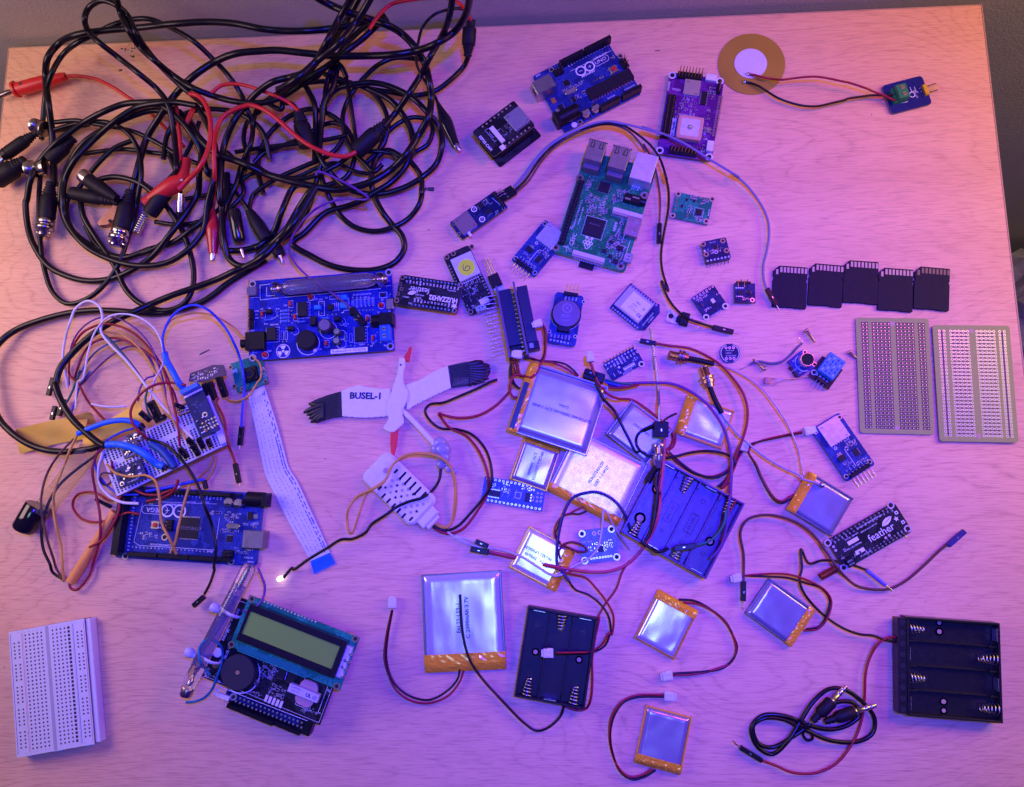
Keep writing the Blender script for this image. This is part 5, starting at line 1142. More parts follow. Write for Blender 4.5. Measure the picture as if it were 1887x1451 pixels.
B.labels(['TX', 'RX', 'MI', 'MO', 'SCK', 'A5', 'A4', 'A3', 'A2', 'A1', 'A0', 'GND', 'NC', '3V', 'RST', '21'], L * .06, 4.6, L * .88, 4.6, 1.7, 90, bold=.02)
for q, t_ in (((1230, 800), 'WiFi+BLE'), ((1220, 820), 'ESP32'), ((1130, 815), 'adafruit'), ((1460, 770), 'industries'), ((1160, 860), 'LiPo')): x, y = B.p(*q); B.txt(t_, x, y, 1.6)
for q in ((1090, 720), (1072, 790), (1098, 755)): x, y = B.p(*q); B.b.frame(x - 1, y - 1, x + 1, y + 1, .4, B.z_(2), mat('copper_ring', (.45, .25, .16), .4))
for yy, n, x0, x1 in ((1.6, 16, L * .05, L * .9), (W - 1.6, 12, L * .08, L * .73)):
    b = MB()
    for i in range(n): x = x0 + (x1 - x0) * i / (n - 1); b.tube([Vector((x, yy, B.top - .3)), Vector((x, yy, B.top + 1.6))], .45, TIN, 5, raw=True); b.disc(x, yy, .85, B.z_(3), mat('solder_dome', (.3, .3, .33), .3, metal=.9), 8)
    B.part('solder_row', b); b = MB(); b.box(x0 - 1.2, yy - 1.2, x1 + 1.2, yy + 1.2, -2.6, -.05, BLK, .2)
    for i in range(n): x = x0 + (x1 - x0) * i / (n - 1); b.tube([Vector((x, yy, -2.6)), Vector((x, yy, -8.6))], .32, GOLD, 4, raw=True)
    B.part('pin_header', b)
B.part('spare_pin', MB().box(L + .1, W - 5, L + 4, W - 3.2, -2, .2, BLK, .2))
B.finish()
# ================================================================== board with round yellow sticker
B = Bd('development_board', 'narrow development board with a round yellow sticker numbered 6', 'circuit board', 'D', (1592, 952), (1780, 868), (1412, 512), m=BLACKB, r=2.4, z=1.6)
L, W = B.L, B.W
for q in ((1425, 525), (1605, 450), (1597, 922), (1472, 500)): x, y = B.p(*q); B.hole(x, y, 1.2, 1.9, mat('copper_ring', (.45, .25, .16), .4, metal=.7))
x, y = B.p(1560, 590, 3.2)
sh = B.part('metal_shield', MB().box(x - 8.4, y - 9.5, x + 8.2, y + 9.2, B.top + .5, B.top + 3.2, mat('pale_shield', (.66, .65, .68), .45, metal=.5), .3))
x, y = B.p(1567, 600, 3.3)
st = B.part('round_sticker', MB().cyl(x, y, 6.3, B.top + 3.2, B.top + 3.3, mat('yellow_paper', (.62, 1.0, .01), .55), 40), None, sh)
P = [(-1.3, 3.0), (-2.6, 1.0), (-2.2, -1.6), (-.2, -2.7), (1.9, -1.9), (2.3, -.2), (1.0, .9), (-.6, .4), (-1.6, -.7)]
B.part('handwritten_six', MB().tube([Vector((x + p * .95, y + q * .95, B.top + 3.32)) for p, q in P], .28, INK, 6, 6, flat=.3), None, st)
B.pads(1.2, 3, 1.2, W * .82, 16, .6); B.pads(L - 1.2, W * .2, L - 1.2, W * .86, 14, .6)
for i in range(9): B.b.rect(4 + i * 1.6, W * .48, 4.9 + i * 1.6, W * .50, B.z_(3), SIL)
B.smd(3, W * .27, L - 3, W * .47, 26, 161, .9); B.smd(3, W * .04, L - 4, W * .14, 10, 162)
for q, w_, l_ in (((1670, 745), 5, 5), ((1570, 840), 5, 5), ((1600, 770), 3, 3.5), ((1660, 830), 2.4, 4)): x, y = B.p(*q, 1); B.chip(x, y, w_, l_, 1, 5, 'lr', pl=.5)
x, y = B.p(1680, 890, 2); B.usbmicro(x - 5, y - 2.6, x + 3.2, y + 2.6, 2.8)
x, y = B.p(1700, 840, 2); B.box('battery_connector', x - 4, y - 2.5, x + 3, y + 2.0, 3.2, NYL)
B.finish()
# ================================================================== twin header module with a row of gold pins
z0 = .8
a = at('HD', 770, 1020, 10); b_ = at('HD', 650, 415, 10); e = (b_ - a); L = e.length; e.normalize(); n = Vector((-e.y, e.x, 0))
o = thing('stacked_board_module', 'pair of stacked boards on long dark headers with a comb of gold pins', 'circuit board', (a.x, a.y, z0), math.atan2(e.y, e.x))
def hp(x, y, z): w = at('HD', x, y, z) - a; return w.dot(e), w.dot(n)
VB = mat('dark_violet_header', (.022, .016, .045), .42, bump=.05, bs=400)
for q0, q1, nm in (((758, 960), (545, 428), 'socket_header'), ((590, 992), (368, 465), 'socket_header')):
    x0_, y0_ = hp(*q0, 10); x1_, y1_ = hp(*q1, 10); bb = MB(); bb.box(x0_, y0_, x1_, y1_, 1, 10, VB, .2)
    for i in range(1, 16): xx = x0_ + (x1_ - x0_) * i / 16; bb.rect(xx - .1, y0_ + .3, xx + .1, y1_ - .3, 10.03, mat('header_groove', (.008, .006, .02), .5))
    bb.build(nm, o)
for q0, q1 in (((665, 1100), (512, 382)), ((490, 1128), (338, 425))):
    x0_, y0_ = hp(*q0, 16); x1_, y1_ = hp(*q1, 16); MB().box(x0_, min(y0_, y1_) - .3, x1_, min(y0_, y1_) + 1.3, 0, 17, mat('board_edge_violet', (.10, .075, .16), .5), .1).build('upright_board', o)
R = random.Random(5)
for i in range(16):
    k = i / 15; x, y = hp(345 + 85 * k, 508 + 570 * k, 7)
    MB().tube([Vector((x, y, 6.0)), Vector((x + R.uniform(-.3, .3), y + 4 + R.uniform(-.4, .4), 6.6)), Vector((x - .3 + R.uniform(-.5, .5), y + 8.6 + R.uniform(-.8, .6), 6.9))], .34, mat('bright_gold_pin', (.85, .72, .50), .22, metal=1), 5, raw=True).build('pin', o)
    x, y = hp(490 + 118 * k, 452 + 610 * k, 11); MB().box(x - .55, y - 1.7, x + .55, y + .4, 9.6, 11.2, MATS['bright_gold_pin'], .2).build('solder_joint', o)
x, y = hp(545, 1030, 8); MB().box(x - 3, y - 4, x + 3.5, y + 4, 1, 6, BLK, .3).build('battery_connector', o)
x, y = hp(710, 1010, 8); MB().box(x - 3.0, y - 4.6, x + 3.0, y + 4.6, 1, 9, BLK, .3).box(x - 1.5, y - .5, x + 2, y + 2.4, 9, 9.2, mat('dull_usb_metal', (.30, .27, .25), .4, metal=.8)).build('end_connector', o)
coil(o, at('HD', 520, 1140, 8), at('HD', 548, 1300, 6), 2.9, 9, .42, MATS['enamelled_copper']); MB().tube(path('HD @8 515,1130 535,1220 @6 550,1310'), .35, TIN, 5).build('antenna_pin', o, True)
jst(o, at('HD', 560, 1095, 16), Vector((1, -.12, 0)), 5.5, 6); jst(o, at('HD', 760, 790, 14), Vector((1, .3, 0)), 5, 6)
# ================================================================== radiation counter board with a glass tube
B = Bd('radiation_counter_board', 'wide vivid blue board carrying a long glass tube and a radiation symbol', 'circuit board', 'GG', (118, 1168), (1806, 1044), (108, 242), m=pcb_mat('vivid_blue_mask', (.002, .010, .17)), r=.6, z=5)
L, W = B.L, B.W
for q in ((158, 275), (1738, 140), (160, 1130), (1757, 995)): x, y = B.p(*q); B.hole(x, y, 1.6, 2.8, mat('grey_ring', (.40, .38, .45), .4, metal=.5))
def g(x, y, h=0): return B.p(x, y, h)
p0 = Vector((*g(480, 315, 12), B.top + 10)); p1 = Vector((*g(1590, 212, 12), B.top + 10))
tube = MB().lathe(p0, p1, [(0, 2.0), (.02, 3.4), (.07, 5.0), (.12, 5.3), (.90, 5.3), (.96, 4.4), (1, 2.6)], GLASS, 28); tb_ = B.part('glass_tube', tube)
B.part('inner_electrode', MB().lathe(p0.lerp(p1, .04), p0.lerp(p1, .95), [(0, 3.6), (.04, 4.5), (.96, 4.5), (1, 3.4)], mat('smoky_electrode', (.45, .36, .44), .2, metal=.4, alpha=.28, var=.2, vs=60), 24), None, tb_)
B.part('inner_wire', MB().lathe(p0.lerp(p1, .75), p0.lerp(p1, .98), [(0, .6), (1, .6)], TIN, 8), None, tb_)
for s_, q0, q1 in ((0, (375, 330), (500, 312)), (1, (1585, 215), (1715, 205))):
    c0 = Vector((*g(*q0, 12), B.top + 10)); c1 = Vector((*g(*q1, 12), B.top + 10))
    B.part('end_cap', MB().lathe(c0, c1, [(0, 2.6), (.35, 3.3), (.4, 2.4), (.55, 2.4), (.6, 3.3), (.9, 3.3), (1, 2.2)], mat('cap_metal', (.50, .42, .42), .28, metal=1), 20), None, tb_)
    cm = c0.lerp(c1, .4)
    for dy in (-1, 1): B.part('clip', MB().box(cm.x - 2.2, cm.y + dy * 3.5 - .2, cm.x + 2.2, cm.y + dy * 3.5 + .2, B.top, B.top + 15, TIN, .1))
B.ln([g(112, 437), g(240, 427)], .25); B.ln([g(470, 435), g(250, 460), g(245, 290), g(365, 275)], .3); B.ln([g(470, 435), g(1640, 330), g(1635, 270)], .3); B.ln([g(325, 310), g(322, 415), g(470, 402)], .3); B.ln([g(1640, 303), g(1765, 293)], .25)
def dip(x, y, w, h, n, side='lr'): X, Y = g(x, y, 4); B.chip(X, Y, w, h, 4.2, n, side, pm=TIN, pl=1.0); B.fr(X - w / 2 - 1.6, Y - h / 2 - .6, X + w / 2 + 1.6, Y + h / 2 + .8, .2)
dip(730, 565, 6.6, 10.5, 4); dip(372, 850, 6.6, 9.6, 4); dip(1398, 850, 6.6, 10.4, 4)
x, y = g(195, 930, 6); jk = B.box('audio_jack', 0 - .5, y - 6.5, x + 6, y + 6.8, 6, BLK, .3); B.part('jack_barrel', MB().lathe((-.5, y - 1, B.top + 3), (-4.2, y - 1, B.top + 3), [(0, 3.2), (1, 3.2)], BLK, 16), None, jk)
x, y = g(1650, 690, 7); B.part('power_jack', MB().box(x - 1, y - 4.5, L + 1.5, y + 4.5, B.top, B.top + 10, BLK, .4).lathe((x - 7, y, B.top + 5), (x - 1, y, B.top + 5), [(0, 4.2), (.1, 4.4), (1, 4.4)], BLK, 18))
x, y = g(1705, 845, 6); t = B.box('screw_terminal', x - 4.0, y - 6, x + 3.6, y + 6.4, 9, mat('bright_blue_plastic', (.02, .12, .75), .35), .4)
for q in (-1, 1): B.part('screw', MB().cyl(x - .6, y + q * 2.6, 1.6, B.top + 9, B.top + 9.3, TIN, 14).box(x - 1.9, y + q * 2.6 - .25, x + .8, y + q * 2.6 + .25, B.top + 9.3, B.top + 9.35, HOLE), None, t)
x, y = g(785, 920, 6); B.part('buzzer', MB().cyl(x, y, 7.0, B.top, B.top + 7.5, BLKM, 36, .4).cyl(x, y, 1.0, B.top + 7.5, B.top + 7.55, HOLE, 14)); X, Y = g(805, 965); B.b.ring(X, Y, 8.2, 8.6, B.z_(), SIL, 40); X, Y = g(885, 1045); B.b.rect(X - 1.3, Y - .9, X + 1.3, Y + 1.2, B.z_(2), SIL)
x, y = g(1000, 755, 8); B.part('capacitor', MB().cyl(x, y, 5.0, B.top, B.top + 10, mat('violet_sleeve', (.035, .022, .05), .35), 30, .5).cyl(x, y, 4.0, B.top + 10, B.top + 10.1, mat('dull_can_top', (.20, .16, .24), .4, metal=.5), 30)); X, Y = g(1040, 810); B.b.ring(X, Y, 6.1, 6.5, B.z_(), SIL, 36)
for q in ((1135, 825), (1132, 930)): x, y = g(*q, 7); B.part('capacitor', MB().cyl(x, y, 2.5, B.top, B.top + 7.5, mat('dark_can', (.03, .03, .04), .4), 20).cyl(x, y, 2.1, B.top + 7.5, B.top + 7.6, TIN, 20)); B.b.ring(x + 1.6, y - 1, 3.3, 3.6, B.z_(), SIL, 24)
x, y = g(860, 700, 5); B.part('transistor', MB().box(x - 2, y - 3.4, x + 2, y + 3.4, B.top, B.top + 6, CHIP, .5))
for q in ((345, 595), (600, 790), (1145, 680), (1325, 610)): x, y = g(*q, 4); B.part('transistor', MB().box(x - 2.1, y - 1.4, x + 2.1, y + 1.6, B.top + 1, B.top + 5.5, CHIP, .5)); B.b.ring(x + 2, y - 1.2, 2.7, 2.95, B.z_(), SIL, 20, -120, 60)
RED_ = mat('red_part', (.55, .05, .02), .4)
for q in ((820, 412), (1640, 508), (285, 1085)): x, y = g(*q, 4); B.part('red_lamp', MB().lathe((x, y, B.top), (x, y, B.top + 5), [(0, 1.8), (.6, 1.7), (.85, 1.2), (1, .5)], mat('red_lens', (.65, .03, .01), .2, coat=.5), 16)); B.b.ring(x, y, 2.3, 2.6, B.z_(), SIL, 20)
for q in ((592, 500), (270, 620), (650, 655), (1490, 675), (1555, 900), (1010, 960)): x, y = g(*q, 2); B.part('ceramic_disc', MB().box(x - .9, y - 1.8, x + .9, y + 1.8, B.top + .6, B.top + 3.2, RED_, .4)); B.fr(x - 1.7, y - 2.6, x + 1.7, y + 2.6, .2)
BLC = mat('sky_blue_part', (.02, .25, .75), .35)
for q, w_, h_ in (((1215, 430), 2.0, 1.8), ((910, 545), 2.2, 1.6), ((1215, 520), 2.4, 2.2)): x, y = g(*q, 4); B.box('trimmer', x - w_, y - h_, x + w_, y + h_, 5, BLC, .5)
def resistor(x, y, l, vert, m):
    X, Y = g(x, y, 1.2); dx, dy = (0, l / 2) if vert else (l / 2, 0)
    b = MB().lathe((X - dx, Y - dy, B.top + 1.2), (X + dx, Y + dy, B.top + 1.2), [(0, .9), (.1, 1.05), (.25, .8), (.75, .8), (.9, 1.05), (1, .9)], m, 10); B.part('resistor', b)
    for s_ in (-1, 1): B.part('lead', MB().tube([Vector((X + s_ * dx, Y + s_ * dy, B.top + 1.2)), Vector((X + s_ * dx * 1.5, Y + s_ * dy * 1.5, B.top + 1)), Vector((X + s_ * dx * 1.6, Y + s_ * dy * 1.6, B.top))], .25, TIN, 4, raw=True))
RES = mat('pale_blue_resistor', (.05, .12, .45), .4)
for i in range(4): resistor(532, 590 + i * 40, 5.0, False, RES); x, y = g(532, 590 + i * 40); B.fr(x - 3.2, y - .95, x + 3.2, y + .95, .15)
for i in range(6): resistor(1325 + i * 46, 500 - i * 4, 4.6, True, RES); x, y = g(1325 + i * 46, 500 - i * 4); B.fr(x - .95, y - 2.8, x + .95, y + 2.8, .15); B.txt('R' + str(i + 1), *g(1325 + i * 46, 432), 1.4)
for q in ((505, 870), (550, 868), (1240, 890), (1300, 900)): x, y = g(*q); B.fr(x - .95, y - 3.2, x + .95, y + 3.2, .2)
resistor(1240, 890, 4.2, True, GNW); resistor(730, 712, 4.5, False, RES); resistor(1000, 672, 4.5, False, BLC); resistor(340, 690, 4.5, False, RES)
x, y = g(1060, 540, 3); B.box('transistor', x - 2, y - 2, x + 2, y + 2, 3, CHIP, .3)
for i in range(4): x, y = g(1092 + i * 22, 545 - i * 3); B.ln([(x, y - 3), (x, y + 3)], .3)
x, y = g(960, 560); B.fr(x - 2.1, y - 5.4, x + 2.1, y + 5.4, .25); x, y = g(1110, 430); B.fr(x - 3.6, y - 1.3, x + 3.6, y + 1.3, .2); x, y = g(1230, 520); B.ln([(x + 2, y + 5), (x + 3, y + 5), (x + 3, y - 4), (x - 1, y - 4), (x - 1, y - 5.5), (x - 2.6, y - 5.5)], .25)
x, y = g(1670, 398, 1); B.box('diode', x - 1.6, y - 1.1, x + 1.6, y + 1.1, 1.4, CHIP); B.fr(x - 2.8, y - 2, x + 2.8, y + 2, .2)
x, y = g(1735, 505, 3); B.box('usb_port', x - 1.8, y - 4, L + 1, y + 4, 3, mat('warm_shell', (.45, .33, .32), .35, metal=.85), .3)
x, y = g(175, 365, 3); B.box('adjuster', 0.3, y - 3.2, x + 2.5, y + 3.6, 4.5, mat('grey_knob', (.12, .11, .14), .5), .5)
for yy, n_ in ((620, 3), (740, 3)): x, y = g(140, yy, 3); B.male(x - 1.4, y - 3.6, x + 1.4, y + 3.6, 1, n_)
B.ln([g(180, 700), g(178, 800), g(130, 806)], .25); B.ln([g(302, 930), g(300, 1022), g(120, 1040)], .3); B.ln([g(1640, 800), g(1640, 955), g(1795, 940)], .3)
x, y = g(515, 1052); B.b.ring(x, y, 4.7, 5.2, B.z_(2), SIL, 40); B.b.disc(x, y, .95, B.z_(2), SIL, 16)
for k in range(3): B.b.ring(x, y, 1.5, 4.2, B.z_(2), SIL, 8, 60 + 120 * k - 30 + 30, 120 + 120 * k - 30 + 30)
x, y = g(1280, 1045); B.b.rect(x - 13.6, y - 1.6, x + 13.6, y + 1.6, B.z_(2), SIL); B.b.text('RadiationD-v1.1(CAJOE)', x, y, 2.6, B.z_(4), mat('mask_blue_ink', (.01, .03, .4), .5), sx=.95)
for t_, q in (('+', (935, 960)), ('D22', (355, 1052)), ('B+10', (185, 1072)), ('J1', (1745, 235)), ('C26', (950, 455)), ('R18', (890, 450)), ('C20', (540, 525)), ('P1', (1620, 605)), ('P2', (1745, 590)), ('C25', (1490, 640)), ('LS1', (945, 1030)), ('C6', (1555, 965)), ('R7', (1540, 995)), ('P3', (1695, 990)), ('GND', (208, 590)), ('5V', (205, 630)), ('VIN', (208, 668)), ('R22 R23', (410, 745)), ('R14', (450, 565)), ('Q3', (355, 560)), ('C9', (265, 565)), ('R16', (315, 738)), ('SW1', (160, 815)), ('A1 A2', (1240, 740)), ('L2', (1240, 760)), ('+', (1603, 838)), ('-', (1610, 920)), ('NE555', (1430, 975)), ('R1 R2 R3 R4 R5 R6', (1430, 395)), ('C5', (1015, 435)), ('Q1', (1665, 455))): B.txt(t_, *g(*q), 1.7)
R = random.Random(9)
for q in ((455, 600), (455, 645), (612, 585), (618, 725), (615, 632), (455, 745), (880, 658), (400, 622), (965, 500), (962, 615), (1030, 632), (1085, 630), (1130, 625), (1175, 740), (1200, 710), (1340, 688), (1400, 582), (1438, 578), (1480, 580), (1518, 576), (1555, 574), (1500, 765), (1500, 978), (1345, 990), (1300, 988), (1248, 995), (1198, 1010), (510, 942), (555, 938), (555, 788), (620, 838), (662, 834), (1050, 950), (1045, 985), (815, 462), (848, 462), (1755, 393), (1320, 435), (1480, 425), (1240, 940)): x, y = g(*q); B.b.disc(x, y, .55, B.z_(2), TIN, 8)
B.finish()
# ================================================================== display stack with a glass tube tied to its side
B = Bd('display_module', 'green character display on a dark board, glass tube tied along its left side', 'display', 'LC', (262, 893), (1352, 1338), (545, 160), m=BLACKB, r=.5, z=14)
L, W = B.L, B.W
def lc(x, y, h=0): return B.p(x, y, h)
# board underneath
x0, y0 = B.p(470, 1105, -13); x1, _ = B.p(1245, 1405, -13)
lo = B.part('lower_board', MB().box(x0 + 2, y0 - 0, x1, W * .72, -12.5, -11, NAVY, 0, 1).box(x0 + 9, y0 + .5, x1 - 3, y0 + 3.2, -11, -2.2, BLK, .2).box(x0 + 9, y0 + .4, x1 - 22, y0 + 3.1, -2.2, 0, BLK, .1))
B.part('usb_socket', MB().box(x1 - 6, y0 + 2, x1 + 3, y0 + 13, -11, -3, BLK, .3), None, lo)
# display
a = at('LC', 545, 640, 26); q = B.p(548, 632, 10); q1 = B.p(1528, 1038, 10); q2 = B.p(735, 180, 10)
dx0, dy0 = q; dx1 = q1[0]; dy1 = q2[1]
zt = B.top + 9
D = MB(); D.box(dx0, dy0, dx1, dy1, zt, zt + 1.6, TEALG, 0, 0)
for q_ in ((745, 213), (1668, 568), (1502, 992), (563, 620)): hx, hy = B.p(*q_, 10.6); D.ring(hx, hy, 1.3, 2.3, zt + 1.65, mat('gold_ring', (.30, .24, .16), .4, metal=.7), 18); D.disc(hx, hy, 1.3, zt + 1.66, HOLE, 16)
lines_ = mat('bright_teal_track', (.01, .28, .22), .4)
c0 = B.p(610, 600, 10.6); c1 = B.p(1250, 905, 10.6); D.line([(c0[0], c0[1] - .5), (c0[0] + 3, c0[1] - 4.5), (c1[0] - 2, c0[1] - 4.5), (c1[0] + 1, c0[1] - 1.5)], .7, zt + 1.66, lines_)
D.rect(c0[0] + 3, c0[1] - 3.6, c1[0] - 2, c0[1] - .6, zt + 1.65, mat('teal_copper_area', (.008, .20, .16), .35)); D.text('LCM1602 5V', c0[0] + 20, c0[1] - 2.2, 1.6, zt + 1.7, lines_); D.text('1602A', dx1 - 12, dy1 - 5, 1.8, zt + 1.68, SIL)
for i in range(16): px, py = B.p(858 + i * 30.3, 240 + i * 11.9, 10.6); D.disc(px, py, .85, zt + 1.67, PAD, 10); D.ball((px, py, zt + 1.9), .6, TIN, 8, .8)
dp = B.part('display_board', D)
f0 = B.p(602, 575, 17); f1 = B.p(1480, 912, 17); f2 = B.p(780, 275, 17)
BZ = mat('black_bezel', (.010, .008, .014), .28, coat=.4)
fx0, fy0, fx1, fy1 = f0[0], f0[1], f1[0], f2[1]
bz = MB(); wx0, wy0 = B.p(655, 520, 16.6); wx1 = B.p(1452, 845, 16.6)[0]; wy1 = B.p(740, 325, 16.6)[1]
for r_ in ((fx0, fy0, wx0, fy1), (wx1, fy0, fx1, fy1), (wx0, fy0, wx1, wy0), (wx0, wy1, wx1, fy1)): bz.box(*r_, zt + 1.6, zt + 8, BZ, .25)
B.part('display_bezel', bz, None, dp)
B.part('display_glass', MB().box(wx0, wy0, wx1, wy1, zt + 1.6, zt + 7.2, mat('yellow_green_display', (.19, .40, .05), .4, spec=.12, var=.05, vs=20)), None, dp)
bl = MB().box(fx1 + .1, fy0 + 1, fx1 + 4.2, fy1 - 3, zt + 1.6, zt + 6, mat('backlight_white', (.62, .60, .66), .3), .4)
for i in range(2): bl.disc(fx1 + 2.2, fy0 + 8 + i * 4.5, .9, zt + 6.05, HOLE, 12); bl.disc(fx1 + 2.2, fy0 + 8 + i * 4.5, .5, zt + 6.08, TIN, 10)
for i in range(4): bl.box(fx1 + 3.2, fy0 + 1.5 + i * 5, fx1 + 5.4, fy0 + 2.8 + i * 5, zt + 1.6, zt + 6.2, TIN, .1)
B.part('backlight_strip', bl, None, dp)
b = MB()
for q_ in ((dx0 + 6, dy0 + 3), (dx1 - 6, dy0 + 3), (dx0 + 6, dy1 - 3), (dx1 - 8, dy1 - 3)): b.cyl(q_[0], q_[1], 2.2, B.top, zt, GOLD, 12)
B.part('spacer', b)
x, y = lc(620, 868, 7); B.part('buzzer', MB().cyl(x, y, 11.6, B.top, B.top + 7.5, mat('matt_buzzer_black', (.02, .018, .024), .6), 48, .4).ring(x, y, 1.1, 2.1, B.top + 7.53, BLKM, 24).disc(x, y, 1.5, B.top + 7.54, mat('brass_spot', (.30, .22, .10), .5), 16)); X, Y = lc(655, 880); B.b.ring(X, Y, 12.2, 12.8, B.z_(2), SIL, 60)
x, y = lc(1215, 1055, 3)
B.part('coil_tape', MB().prism(rrect(x - 5.5, y - 8.6, x + 7.5, y + 8.2, 4.5, 6), B.top, B.top + 1.4, mat('pinkish_coil', (.55, .30, .26), .55, bump=.3, bs=300), .3))
rl = B.part('relay', MB().box(x - 11, y - 2.2, x + 10.5, y + 3.2, B.top + 1.3, B.top + 5.5, mat('grey_relay', (.55, .54, .58), .45), .3)); B.part('relay_marking', MB().text('CDMURA', x - 6, y + 1.8, 1.7, B.top + 5.55, INK).text('05DC A-5', x - 6, y - .3, 1.3, B.top + 5.55, INK).text('UL', x + 3.4, y + .4, 3.2, B.top + 5.55, INK, bold=.04).text('@', x + 8, y + .6, 3.2, B.top + 5.55, INK), None, rl)
B.fr(x - 4, y - 9.6, x + 12.5, y + 9.6, .25)
for i in range(5): px, py = lc(872 + i * 33, 1100 + i * 14, 1); B.box('resistor', px - .9, py - 2.2, px + .9, py + 2.2, .9, NYL, .1)
b = MB()
for i in range(18):
    px, py = lc(570 + i * 36.5, 1070 + i * 14.5); b.disc(px, py, .75, B.z_(2), PAD, 10); b.disc(px + .9, py - 2.8, .75, B.z_(2), PAD, 10)
B.part('pad_row', b)
B.ln([lc(430, 985), lc(1240, 1300)], .3); B.ln([lc(1040, 930), lc(1062, 860)], .4); B.ln([lc(1120, 960), lc(1145, 900)], .4); B.fr(1.2, 1.2, L - 1.2, W * .96, .2)
for q_, w_, l_ in (((1010, 880), 5, 6), ((1100, 915), 5.4, 6.5)): px, py = lc(*q_, 1); B.chip(px, py, w_, l_, 1.6, 4, 'tb')
B.smd(*lc(790, 990), *lc(870, 770), 16, 171, 1.2); B.smd(*lc(880, 940), *lc(980, 800), 12, 172, 1.2); B.smd(*lc(880, 1060), *lc(1060, 1010), 14, 173, 1.1); B.smd(*lc(720, 1060), *lc(830, 1040), 6, 174, 1.2); B.smd(L * .80, W * .06, L * .96, W * .16, 8, 175, 1.2); B.smd(L * .02, W * .04, L * .14, W * .12, 5, 176, 1.2)
for t_, q_, s_, r_ in (('BUZ-1', (528, 690), 2.6, 90), ('V. 1', (487, 560), 2.4, 90), ('R.', (535, 495), 3.2, 90), ('ARDUINO GEIGER', (545, 440), 2.8, 90), ('ADC', (620, 330), 2.2, 90), ('X1', (345, 905), 2.4, 0), ('STM', (440, 945), 2, 0), ('N', (1430, 1030), 2.4, 0), ('DEL', (500, 740), 1.8, 0)): B.txt(t_, *lc(*q_), s_, r_)
for q_ in ((308, 885), (580, 1085)): B.hole(*lc(*q_), 1.4, 2.4, mat('grey_ring', (.40, .38, .45), .4, metal=.5))
x, y = lc(430, 1045); B.b.prism([(x - 1.8, y - 2), (x + 1.8, y - 2), (x, y), (x + 1.8, y + 2), (x - 1.8, y + 2), (x, y)], B.top, B.z_(2), SIL); x, y = lc(490, 1090, 2); B.box('switch', x - 4, y - 1.5, x + 4, y + 1.6, 2, NYL, .2)
# tube along the left
zc = 24
pa = at('LC', 735, -95, zc); pb = at('LC', 148, 1090, zc + 1); pb2 = at('LC', 168, 1010, zc + 1)
gt = MB().lathe(pa, pb2, [(0, 2.6), (.02, 4.4), (.05, 5.0), (.82, 5.0), (.9, 4.9), (1, 3.9)], GLASS, 28).build('glass_tube', B.o, True)
MB().lathe(pa.lerp(pb2, .17), pa.lerp(pb2, .82), [(0, 2.9), (1, 2.9)], mat('smoky_sleeve', (.42, .34, .72), .2, trans=.75, var=.3, vs=80, ior=1.1), 22).build('inner_electrode', B.o, True).parent = B.o
MB().tube([pa.lerp(pb2, .02), pa.lerp(pb2, .2)], 1.4, TIN, 8, raw=True).build('inner_rod', B.o, True)
MB().lathe(pa.lerp(pb2, .80), pa.lerp(pb2, .97), [(0, .8), (.3, 1.3), (.35, .7), (.7, .7), (.75, 1.4), (1, 1.2)], mat('pink_steel', (.6, .5, .55), .25, metal=1), 12).build('inner_rod', B.o, True)
MB().lathe(at('LC', 178, 1005, zc), pb, [(0, 4.1), (.15, 4.2), (.8, 3.9), (1, 3.0)], mat('cap_metal', (.50, .42, .42), .28, metal=1), 22).build('end_cap', B.o, True)
for (q0, q1, knob) in (((470, 305), (610, 385), (430, 300)), ((270, 715), (415, 800), (205, 700))):
    c = (at('LC', *q0, zc + 5) + at('LC', *q1, zc + 2)) / 2; d = (at('LC', *q1, zc) - at('LC', *q0, zc)); d.z = 0; d.normalize(); P = []
    for i in range(17): a_ = math.pi * (1.12 - i / 16 * 1.3); P.append(c + d * (6.6 * math.cos(a_)) + Vector((0, 0, -6 + 6.9 * math.sin(a_))))
    MB().tube(P, 1.5, NYL, 8, 2, flat=.45).build('cable_tie', B.o, True)
    k = at('LC', *knob, zc - 2); MB().lathe(k - d * 4, k + d * 5.5, [(0, 2.6), (.1, 3.3), (.5, 3.2), (.6, 2.2), (1, 1.6)], mat('translucent_nylon', (.70, .70, .78), .35, trans=.3), 14).build('tie_head', B.o, True)
X, Y = lc(440, 690, 0); B.b.disc(X, Y, 3.2, B.z_(3), SIL, 24); X, Y = lc(425, 800, 0); B.b.disc(X, Y, 2.3, B.z_(3), BRASS, 20)
MB().tube(path('LC @20 155,1135 @17 230,1130 320,1095 390,1020 @20 430,920 470,800 485,690 @26 450,610 380,572 @30 310,600 275,670 285,760 @24 330,840 365,885 @18 380,890'), .85, TEW, 8).build('teal_wire', B.o, True)
MB().tube(path('LC @26 800,-60 @29 835,20 860,90 855,170 @31 825,240 760,300 @26 700,325 665,320'), .9, PUW, 8).build('violet_wire', B.o, True)
B.finish()
